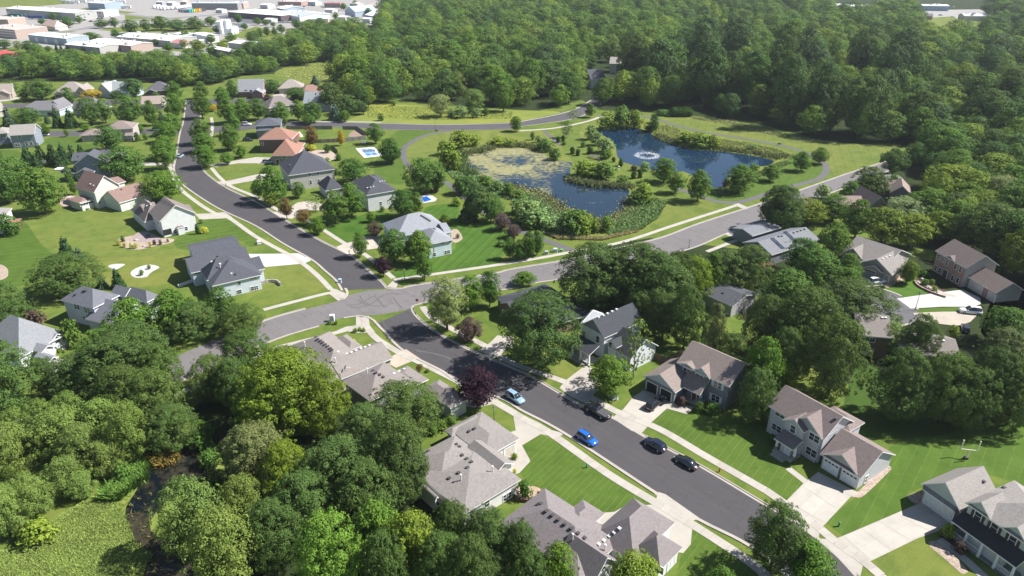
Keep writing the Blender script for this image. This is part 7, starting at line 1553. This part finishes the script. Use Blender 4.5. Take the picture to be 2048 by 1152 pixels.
for i, (u, v) in enumerate([(1040,50), (1110,55), (1180,60), (1290,45), (1560,100), (1640,112), (1500,95), (1790,45), (1850,48), (1910,52), (1920,130), (1990,135)]):
    far_vehicle('white trailer, %s from the left along the top of the estate' % ORD[i], G(*z(u,v)), .1, 12, 2.7, 3.8, (.7,.7,.7), None, 'semi_trailer', 'trailer')
far_vehicle('green semi trailer beside the longest warehouse', G(*z(255,275)), -.05, 16, 2.8, 4, (.02,.11,.10), None, 'semi_trailer', 'trailer')
far_vehicle('dark blue semi trailer beside the longest warehouse', G(*z(575,305)), -.05, 17, 2.8, 4, (.02,.05,.2), None, 'semi_trailer', 'trailer')
far_vehicle('grey box truck beside the silos', G(*zz(1830,430)), .2, 12, 2.8, 4.2, (.45,.46,.48), (.03,.03,.04), 'parked_truck', 'truck')
far_vehicle('white van by the garage row', G(*z3(750,265)), .3, 7, 2.4, 3, (.7,.7,.7), (.6,.6,.6), 'parked_van', 'van')
for i, (u, v, c) in enumerate([(1480,140,0), (1380,125,2), (1560,165,0), (1680,160,0), (1720,150,2), (1300,50,4), (1420,75,0), (1480,60,0), (1240,100,1)]):
    far_vehicle('%s car on the far right lots, %s listed from the depot' % (cl[c][0], ORD[i]), G(*q(3,0)(u,v)), .2, 5, 2, 1.6, cl[c][1])

# ------------------------------------------------------------------ street furniture and garden things
M_STEEL = m_plain((.055, .06, .06), .5); M_GRN = m_plain((.06, .11, .08), .6)
def lamp(label, b, vt, name='street_lamp'):
    p = G(*b); h = height_to(p, vt); r0 = empty(name, tuple(p), 0, label, 'street lamp', 'post-top street lamps')
    m = MB(); m.tube((0,0,0), (0,0,.35), .16, .12, 10); m.tube((0,0,.35), (0,0,h-.45), .075, .055, 8); m.obj('pole', M_STEEL, r0, True)
    MB().lathe([(.05, h-.5), (.2, h-.4), (.25, h-.15), (.22, h-.12)], 12).obj('lamp_glass', m_plain((.55,.55,.5), .3), r0, True); MB().lathe([(.27, h-.15), (.22, h-.02), (.05, h+.06), (.01, h+.1)], 12).obj('lamp_cap', M_STEEL, r0, True)
lamp('street lamp by the black pickup', (1195,806), 768); lamp('tall street lamp between the cul-de-sac drives', q(3,2)(1177,178), 576+36/4); lamp('street lamp on the near verge of the old road', q(2,1)(1415,832), 288+765/4)
lamp('street lamp at the corner by the light grey house', q(1,1)(1190,1090), 288+1000/4); lamp('street lamp beside the curving street', q(1,0)(1433,1040), 950/4); lamp('lamp post by the foreground drive', Z(820,800,5.237)(880,215), 800+75/5.237)
def sign_post(label, b, kind):
    p = G(*b); r0 = empty('street_sign', tuple(p), 0, label, 'sign')
    MB().tube((0,0,0), (0,0,2.6), .035, .035, 6).obj('post', m_plain((.4,.4,.4), .5), r0)
    if kind == 'stop':
        n = 8; a = [((math.cos(2*math.pi*(i+.5)/n))*.42, (math.sin(2*math.pi*(i+.5)/n))*.42) for i in range(n)]
        m = MB(); m.add([(x, -.03, 2.3+y) for x, y in a]+[(x, -.01, 2.3+y) for x, y in a], [tuple(range(n)), tuple(range(2*n-1, n-1, -1))]+[(i, (i+1) % n, n+(i+1) % n, n+i) for i in range(n)]); m.obj('sign_plate', m_plain((.50,.03,.04), .4), r0)
        tx = bpy.data.curves.new('lettering', 'FONT'); tx.body = 'STOP'; tx.size = .3; tx.align_x = 'CENTER'; tx.align_y = 'CENTER'; tx.materials.append(m_plain((.75,.75,.75), .5)); tx.extrude = .002; o = link('tmp', tx); lm = bpy.data.meshes.new_from_object(o); bpy.data.objects.remove(o); o = link('lettering', lm, r0, None, (0, -.04, 2.3)); o.rotation_euler = (math.pi/2, 0, 0)
    else:
        MB().box(-.45, .45, -.02, .02, 2.5, 2.7).obj('sign_plate', m_plain((.03,.22,.10), .4), r0)
sign_post('red stop sign on the junction corner', (835,616), 'stop'); sign_post('green street name sign by the clipped shrubs', (724,652), 'name')
def boxy(name, label, p, w, d, h, col, cat, rz=0, lid=True):
    r0 = empty(name, tuple(p), rz, label, cat)
    m = MB(); m.box(-w/2, w/2, -d/2, d/2, 0, h); m.obj('cabinet', m_plain(col, .5), r0)
    if lid: m = MB(); m.add([(-w/2-.04,-d/2-.04,h),(w/2+.04,-d/2-.04,h),(w/2+.04,d/2+.04,h),(-w/2-.04,d/2+.04,h),(-w/2+.05,-d/2+.05,h+.12),(w/2-.05,-d/2+.05,h+.12),(w/2-.05,d/2-.05,h+.12),(-w/2+.05,d/2-.05,h+.12)], [(4,5,6,7),(0,1,5,4),(1,2,6,5),(2,3,7,6),(3,0,4,7)]); m.obj('lid', m_plain(sc(col,1.15), .5), r0)
    MB().box(-w/2-.15, w/2+.15, -d/2-.15, d/2+.15, -.02, .06).obj('plinth', M_CONC, r0)
boxy('utility_cabinet', 'white utility cabinet on the verge below the old road', G(*q(1,2)(612,265)), 1.1, .8, 1.7, (.66,.68,.70), 'cabinet')
boxy('utility_cabinet', 'pale utility box by the sidewalk of the dark hip-roofed house', G(*Z(340,460,7.68)(1370,210)), 1.1, 1.0, .9, (.55,.56,.55), 'cabinet', .4)
boxy('utility_cabinet', 'grey-green transformer under the round maple', G(*q(2,2)(808,880)), 1.3, 1.1, 1.1, (.16,.20,.19), 'cabinet', .5)
boxy('utility_cabinet', 'blue-topped utility box by the tall hedge', G(*q(2,1)(345,862)), 1.2, 1.0, 1.0, (.30,.42,.48), 'cabinet'); boxy('utility_cabinet', 'grey utility box left of the blue-topped one', G(*q(2,1)(275,880)), 1.0, .8, .9, (.30,.36,.34), 'cabinet'); boxy('utility_cabinet', 'low green utility box by the tall hedge', G(*q(2,1)(395,858)), .9, .8, .6, (.10,.28,.12), 'cabinet')
boxy('utility_cabinet', 'light blue utility box at the bend of the dark street', G(*q(1,1)(672,1108)), .8, .6, 1.0, (.30,.42,.48), 'cabinet')
def mailbox(label, b):
    p = G(*b); r0 = empty('mailbox', tuple(p), 0, label, 'mailbox'); MB().box(-.06,.06,-.06,.06,0,1.1).obj('post', m_plain((.04,.035,.03), .7), r0)
    m = MB(); n = 8; prof = [(-.13, 1.1), (.13, 1.1)]+[(.13*math.cos(math.pi*i/n), 1.25+.13*math.sin(math.pi*i/n)) for i in range(n+1)]
    k = len(prof); m.add([(x, -.28, zc) for x, zc in prof]+[(x, .28, zc) for x, zc in prof], [tuple(range(k)), tuple(range(2*k-1, k-1, -1))]+[(i, (i+1) % k, k+(i+1) % k, k+i) for i in range(k)]); m.obj('letter_box', m_plain((.02,.02,.022), .4), r0)
mailbox('black mailbox by the tan drive of the light grey house', q(1,1)(748,885)); mailbox('black mailbox across the old road from the pond', q(2,1)(1810,690)); mailbox('dark mailbox beside the dark street drive', q(0,1)(1810,345))
def hydrant(label, b, col):
    p = G(*b); r0 = empty('fire_hydrant', tuple(p), 0, label, 'hydrant'); MB().lathe([(.17,0),(.17,.06),(.12,.08),(.12,.55),(.15,.58),(.13,.68),(.05,.76),(.01,.8)], 12).obj('barrel', m_plain(col, .5), r0, True)
    m = MB(); m.tube((-.22,0,.42), (.22,0,.42), .07, .07, 8); m.tube((0,-.22,.38), (0,0,.38), .08, .08, 8); m.obj('nozzle', m_plain(col, .5), r0)
hydrant('red fire hydrant on the verge past the black sedan', q(2,3)(1660,318), (.38,.06,.02)); hydrant('small white standpipe on the lawn by the transformer', q(2,2)(842,895), (.6,.6,.58))
def meter(label, b, col=(.05,.20,.13)):
    p = G(*b); r0 = empty('yard_pedestal', tuple(p), 0, label, 'pedestal'); MB().tube((0,0,0), (0,0,.8), .16, .13, 10).obj('column', m_plain(col, .5), r0); MB().lathe([(.17,.8),(.17,.9),(.08,1.0),(.01,1.02)], 10).obj('dome', m_plain(sc(col,1.4), .5), r0, True)
meter('dark green pedestal on the striped foreground lawn', q(2,3)(598,285)); meter('dark green pedestal on the lawn between the right drives', q(3,3)(565,755))
# goal post
p = G(*q(3,3)(1580,215)); r0 = empty('goal_post', tuple(p), 0, 'yellowish american football goal post in the shaded back yard', 'goal post'); PIPEM = m_plain((.66,.62,.48), .5)
sx = scale_at(p); hb = height_to(p, q(3,3)(1600,148)[1])
MB().box(-.3,.3,-.3,.3,0,.5).obj('base_pad', m_plain((.05,.05,.05)), r0); MB().tube((0,0,0), (.15,0,hb), .12, .12, 8).obj('post', PIPEM, r0); MB().tube((-1.0,.6,hb-.15), (1.35,-.4,hb+.25), .11, .11, 8).obj('crossbar', PIPEM, r0); MB().tube((-1.0,.6,hb-.15), (-1.0,.6,hb+1.9), .10, .10, 8).obj('upright', PIPEM, r0); MB().tube((1.35,-.4,hb+.25), (1.35,-.4,hb+2.4), .10, .10, 8).obj('upright', PIPEM, r0)
# swimming pool, court, fountain
z = q(1,1)
P = w2(pts(z, 1300,455, 1300,415, 1390,400, 1450,440, 1430,460, 1340,475)); r0 = empty('swimming_pool', (*P[0], 0), 0, 'small blue swimming pool with a white deck behind the dark tree', 'pool'); P = [p-P[0] for p in P]
MB().prism(P, 0, .08).obj('deck', M_CONC_NEW, r0)
Q_ = w2(pts(z, 1325,430, 1365,420, 1405,448, 1345,465)); o0 = np.array(r0.location[:2]); t = NT('pool_water'); t.bump(t.noise(t.pos(), 2.0, 3), .1, .05); t.fin((.01,.10,.42), .06, .7)
MB().prism([p-o0 for p in Q_], .05, .10).obj('pool_water', t.m, r0)
p = G(*z(1370,385)); r0 = empty('parasol', tuple(p), 0, 'pale pink parasol beside the pool', 'parasol'); MB().tube((0,0,0),(0,0,2.3),.03,.03,6).obj('pole', M_TRIM, r0); MB().lathe([(1.5,1.9),(1.0,2.15),(.4,2.4),(.02,2.5)], 8).obj('canopy', m_plain((.62,.42,.40), .8), r0)
C4 = w2(pts(z, 795,35, 945,25, 1018,95, 865,112)); r0 = empty('pickleball_court', (*C4[0], 0), 0, 'white-bordered blue game court on the mown lawn', 'sports court')
B4 = [p-C4[0] for p in C4]; MB().prism(B4, 0, .05).obj('concrete_pad', m_concrete((.72,.71,.69)), r0)
f = lambda s, t_: (B4[0]*(1-s)+B4[1]*s)*(1-t_)+(B4[3]*(1-s)+B4[2]*s)*t_
for nm, s0, s1, t0, t1 in (('court_surface', .22, .49, .16, .34), ('court_surface', .53, .80, .16, .34), ('kitchen_surface', .22, .80, .37, .57), ('court_surface', .22, .49, .60, .84), ('court_surface', .53, .80, .60, .84)):
    MB().prism([f(s0,t0), f(s1,t0), f(s1,t1), f(s0,t1)], .04, .06).obj(nm, m_plain((.10,.26,.46) if nm[0] == 'k' else (.055,.17,.36), .6), r0)
nt_ = MB(); a, b_ = f(.18,.47), f(.84,.47); nt_.add([(*a,.05),(*b_,.05),(*b_,.95),(*a,.95)], [(0,1,2,3)]); nt_.obj('net', m_plain((.35,.37,.4), .8), r0)
def hoop(label, b, vt):
    p = G(*b); h = height_to(p, vt); r0 = empty('basketball_hoop', tuple(p), 0, label, 'basketball hoop'); MB().tube((0,0,0),(0,-.2,h-.5),.07,.06,8).obj('pole', M_STEEL, r0); MB().box(-.9,.9,-.75,-.70,h-1.1,h).obj('backboard', m_plain((.6,.6,.6), .4), r0)
    m = MB(); n = 14
    for i in range(n): m.tube((.23*math.cos(2*math.pi*i/n), -1.0+.23*math.sin(2*math.pi*i/n), h-.85), (.23*math.cos(2*math.pi*(i+1)/n), -1.0+.23*math.sin(2*math.pi*(i+1)/n), h-.85), .02, .02, 5)
    m.obj('rim', m_plain((.5,.12,.02), .5), r0)
hoop('basketball hoop behind the blue court', Z(480,220,5.237)(1303,385), 220+315/5.237); hoop('basketball hoop by the spruce windbreak', q(0,1)(372,180), 288+125/4)
p = G(*Z(1130,200,3.724)(612,415)); s_ = scale_at(p); r0 = empty('fountain', (p[0], p[1], .03), 0, 'white fountain spraying on the clear pond', 'fountain')
rng = np.random.default_rng(4); n = 2600; a = rng.random(n)*6.283; sp_ = 2.0+rng.random(n)**.5*2.6; tt = rng.random(n); vz = 5.6*(.8+.25*rng.random(n)); tf = 2*vz/9.8; tm = tt*tf; rad = sp_*tm*1.1; zz_ = vz*tm-4.9*tm*tm
rad = rad*.95; Pn = np.stack([rad*np.cos(a), rad*np.sin(a), np.maximum(zz_*1.35, .02)], 1); N = unit(rng.normal(size=(n, 3)))
foam = m_plain((.85,.87,.9), .9, .1, .02)
link('spray', mesh_from_quads('spray', leaf_quads(rng, Pn, N, .035), foam), r0)
n = 1500; a = rng.random(n)*6.283; rr = 4.4+rng.normal(size=n)*.8; Pn = np.stack([rr*np.cos(a), rr*np.sin(a), .02+rng.random(n)*.08], 1); link('splash_ring', mesh_from_quads('splash_ring', leaf_quads(rng, Pn, unit(rng.normal(size=(n, 3))*.2+np.array([0,0,1])), .10), foam), r0)
MB().lathe([(.5,0),(.5,.15),(.12,.3),(.05,.4)], 12).obj('nozzle_float', M_STEEL, r0)
# bridge of the island garden, statue
za = Z(800,230,4.096)
A_, B_ = G(*za(1545,345)), G(*za(1640,372)); d = B_-A_; L = np.linalg.norm(d); r0 = empty('footbridge', tuple(A_), math.atan2(d[1], d[0]), 'small arched wooden footbridge in the island garden', 'bridge')
m = MB()
for i in range(14):
    x = L*i/13; zc = .4+.5*math.sin(math.pi*i/13); MB().box(x-.14, x+.14, -.8, .8, zc, zc+.06).obj('plank', m_plain((.12,.07,.06), .8), r0)
for sg in (-1, 1):
    m = MB()
    for i in range(7): m.tube((L*i/7, sg*.8, 1.1+.5*math.sin(math.pi*i/7)), (L*(i+1)/7, sg*.8, 1.1+.5*math.sin(math.pi*(i+1)/7)), .06, .06, 6); m.tube((L*i/7, sg*.8, .3), (L*i/7, sg*.8, 1.1+.5*math.sin(math.pi*i/7)), .05, .05, 6)
    m.obj('railing', m_plain((.42,.40,.38), .7), r0)
p = G(*za(1790,445)); r0 = empty('garden_ornament', tuple(p), 0, 'small pale stone birdbath on the island lawn', 'ornament'); MB().lathe([(.4,0),(.35,.15),(.15,.25),(.13,.9),(.45,1.1),(.5,1.2),(.1,1.15),(.12,1.6),(.01,1.8)], 12).obj('pedestal', m_plain((.5,.48,.45), .8), r0, True)
def bench(label, b, rz):
    p = G(*b); r0 = empty('park_bench', tuple(p), rz, label, 'bench'); W_ = m_plain((.10,.09,.09), .7)
    MB().box(-.8,.8,-.22,.22,.42,.47).obj('seat', W_, r0); MB().box(-.8,.8,.2,.25,.5,.95).obj('backrest', W_, r0)
    for x in (-.7,.7): MB().box(x-.04,x+.04,-.2,.22,0,.42).obj('leg', W_, r0)
bench('dark bench beside the looping trail', Z(1130,200,3.724)(1595,335), 2.8); bench('dark bench where the trail meets the curving street', za(300,137), 3.1)
# fences
def fence(label, pl, h, col, step=.9, cat='fence'):
    P = catmull(w2(pl), False, 1000); P = [np.array(p) for p in w2(pl)]; o = P[0]; r0 = empty('wooden_fence', (*o, 0), 0, label, cat); rnd = random.Random(len(label)); n = 0
    for i in range(len(P)-1):
        d = P[i+1]-P[i]; L = np.linalg.norm(d); k = max(1, int(L/step)); an = math.atan2(d[1], d[0])
        for j in range(k):
            c = P[i]+d*(j+.5)/k-o; m = MB(); m.box(-L/k/2+.015, L/k/2-.015, -.02, .02, .05, h-.05+rnd.random()*.06)
            b = m.obj('panel', m_plain(tuple(round(x*(.8+.4*rnd.choice((0,.25,.5,.75,1))), 3) for x in col), .9), r0, False, (c[0], c[1], 0)); b.rotation_euler = (0, 0, an)
            if j % 3 == 0: MB().box(-.06,.06,-.06,.06,0,h+.08).obj('post', m_plain(col, .9), r0, False, (c[0]-d[0]/k/2, c[1]-d[1]/k/2, 0))
z = q(1,0)
fence('weathered grey fence along the street behind the terracotta house', pts(z, 245,1035, 420,1035, 612,1035), 1.8, (.20,.18,.16), 1.2); fence('weathered grey fence at the far corner of the yard', pts(z, 695,1037, 810,1038, 880,1085), 1.8, (.19,.17,.155), 1.2); fence('weathered grey fence along the near side of the yard', pts(z, 345,1150, 520,1145, 700,1135, 880,1115), 1.8, (.20,.18,.165), 1.2)
fence('brown wooden fence beside the dark grey house', pts(q(2,2), 1135,570, 1190,590, 1240,610, 1350,545), 1.7, (.15,.11,.085), 1.0)
fence('short fence section at the right of the terrace', pts(q(1,1), 560,30, 620,40, 655,75), 1.5, (.16,.13,.11), 1.0)
# raised bed wall, low garden walls
def wall(label, pl, h, t_, mat, name='retaining_wall'):
    P = [np.array(p) for p in catmull(w2(pl), False, .8)]; A1 = offset(P, t_/2); B1 = offset(P, -t_/2); m = MB()
    for i in range(len(P)-1): m.add([(*A1[i],0),(*A1[i+1],0),(*B1[i+1],0),(*B1[i],0),(*A1[i],h),(*A1[i+1],h),(*B1[i+1],h),(*B1[i],h)], [(4,5,6,7),(0,1,5,4),(2,3,7,6),(0,4,7,3),(1,2,6,5)])
    tag(m.obj(name, mat), label, 'wall')
wall('brown curved block wall of the raised bed', pts(q(2,3), 15,520, 50,555, 120,562, 215,525, 240,475), .7, .3, m_stone((.16,.10,.08)))
wall('curved pale retaining wall below the white drive', pts(q(1,1), 45,1118, 100,1108, 165,1108, 200,1135), .9, .3, m_stone((.4,.37,.35)))
wall('white edging wall below the blue hip-roofed house', pts(Z(340,460,7.68), 130,882, 240,840, 350,800), .8, .35, m_plain((.62,.62,.6), .7)); wall('low brick edging round the brick house bed', pts(q(3,1), 1170,1100, 1200,1140, 1300,1190, 1420,1230), .5, .4, m_stone((.30,.22,.18)))
# stone pieces in beds
def rocks(label, z_, items):
    for i, (x, y, s__) in enumerate(items):
        rng = np.random.default_rng(i*13+int(x)); bm = bmesh.new(); bmesh.ops.create_icosphere(bm, subdivisions=2, radius=s__)
        for v_ in bm.verts: v_.co *= .8+.35*rng.random(); v_.co.z *= .65
        me = bpy.data.meshes.new('boulder'); bm.to_mesh(me); bm.free(); me.materials.append(m_stone((.36,.33,.30))); p = G(*z_(x, y)); o = link('boulder', me, None, None, (p[0], p[1], s__*.3)); tag(o, f'pale boulder {label}, {ORD[i]} from the left', 'boulder', 'boulders '+label)
rocks('in the curved stone bed', q(0,1), [(1050,800,.5), (1090,770,.6), (1150,820,.45), (1300,790,.45), (1360,780,.4)]); rocks('in the brick house bed', q(3,1), [(1190,1110,.7), (1230,1085,.6), (1275,1150,.6), (1330,1190,.5)])
# patio furniture, yard toys
def table_set(label, b, col):
    p = G(*b); r0 = empty('patio_table', tuple(p), 0, label, 'table'); MB().lathe([(.01,.74),(.7,.74),(.7,.78),(.01,.79)], 14).obj('table_top', m_plain(col, .5), r0)
    for a_ in (0.8, 2.4, 3.9, 5.5): MB().tube((.45*math.cos(a_), .45*math.sin(a_), 0), (.4*math.cos(a_), .4*math.sin(a_), .74), .03, .03, 6).obj('leg', M_STEEL, r0)
table_set('small dark table on the pinkish patio', q(0,1)(1190,745), (.05,.05,.05)); table_set('pale garden table on the tan patio', q(0,1)(560,440), (.5,.45,.4)); table_set('white table by the sage house wall', q(0,1)(705,525), (.6,.6,.6))
def playset(label, b):
    p = G(*b); r0 = empty('play_tent', tuple(p), .4, label, 'tent'); m = MB(); m.add([(-1.5,-1.5,0),(1.5,-1.5,0),(1.5,1.5,0),(-1.5,1.5,0),(0,0,2.6)], [(0,1,4),(1,2,4),(2,3,4),(3,0,4)]); m.obj('tent_canvas', m_plain((.7,.66,.64), .8), r0); m = MB(); m.add([(-1.55,-1.55,0),(0,-1.55,0),(0,0,2.64)], [(0,1,2)]); m.obj('tent_flap', m_plain((.6,.08,.05), .8), r0)
playset('red and white play tent on the fenced lawn', q(1,0)(350,1090))
boxy('trampoline_cover', 'white and red pool cover by the spruce windbreak', G(*q(0,1)(500,205)), 5, 3, .5, (.68,.64,.64), 'cover')
# utility pole and lines at the pond wood
za2 = q(2,0); p = G(*za2(848,730)); h = height_to(p, 155); r0 = empty('utility_pole', tuple(p), 0, 'wooden utility pole with a crossarm at the edge of the wood', 'utility pole'); PW = m_plain((.33,.29,.25), .9)
MB().tube((0,0,0),(0,0,h),.16,.11,8).obj('pole', PW, r0); MB().box(-2.6,2.6,-.08,.08,h-.5,h-.25).obj('crossarm', PW, r0)
for x in (-2.4,-.9,.9,2.4): MB().lathe([(.08,h-.25),(.1,h-.1),(.05,h)], 8, (x,0,0)).obj('insulator', m_plain((.3,.3,.3), .4), r0)
for k, off in enumerate((-2.4,0.9,2.4)):
    a = np.array([p[0]+off, p[1], h-.1]); b_ = G(*q(3,0)(900,1100)); b_ = np.array([b_[0]+off+40, b_[1]-4, h-1]); m = MB(); n = 24
    f = lambda t_: a*(1-t_)+b_*t_-np.array([0,0,4*2.2*t_*(1-t_)])
    for i in range(n): m.tube(f(i/n), f((i+1)/n), .03, .03, 4, cap=False)
    tag(m.obj('power_line', m_plain((.03,.03,.03))), ['lowest', 'middle', 'upper'][k]+' power line sagging across the face of the wood', 'power line', 'power lines by the pond wood')
# far light masts of the estate
for i, (f, u, v, vt) in enumerate([(Z(0,0,7.877),165,545,360/7.877), (Z(480,0,6.4),1195,190,20/6.4), (Z(250,0,7.877),1805,385,300/7.877), (Z(480,0,6.4),800,75,0)]):
    p = G(*f(u,v)); h = max(6, height_to(p, vt)); r0 = empty('light_mast', tuple(p), 0, 'slender light mast %s' % ['by the banded office', 'on the wide far lot', 'by the silos', 'behind the white hall'][i], 'light mast'); MB().tube((0,0,0),(0,0,h),.14,.09,6).obj('pole', M_STEEL, r0); MB().box(-.6,.6,-.15,.15,h,h+.15).obj('lamp_head', M_STEEL, r0)
# ------------------------------------------------------------------ summer haze over the whole view
hz = MB().box(-2600, 2600, -300, 3200, -1.0, CAMH+4.0)
t = NT('haze'); t.n.remove(t.b); pv = t.new('ShaderNodeVolumePrincipled'); pv.inputs['Color'].default_value = (.86, .92, 1.0, 1); pv.inputs['Density'].default_value = .00007; pv.inputs['Anisotropy'].default_value = .2
t.link(pv.outputs[0], t.out.inputs['Volume'])
tag(hz.obj('haze', t.m), 'thin pale summer haze over the distance', None, None, 'stuff')
SC.cycles.volume_bounces = 0
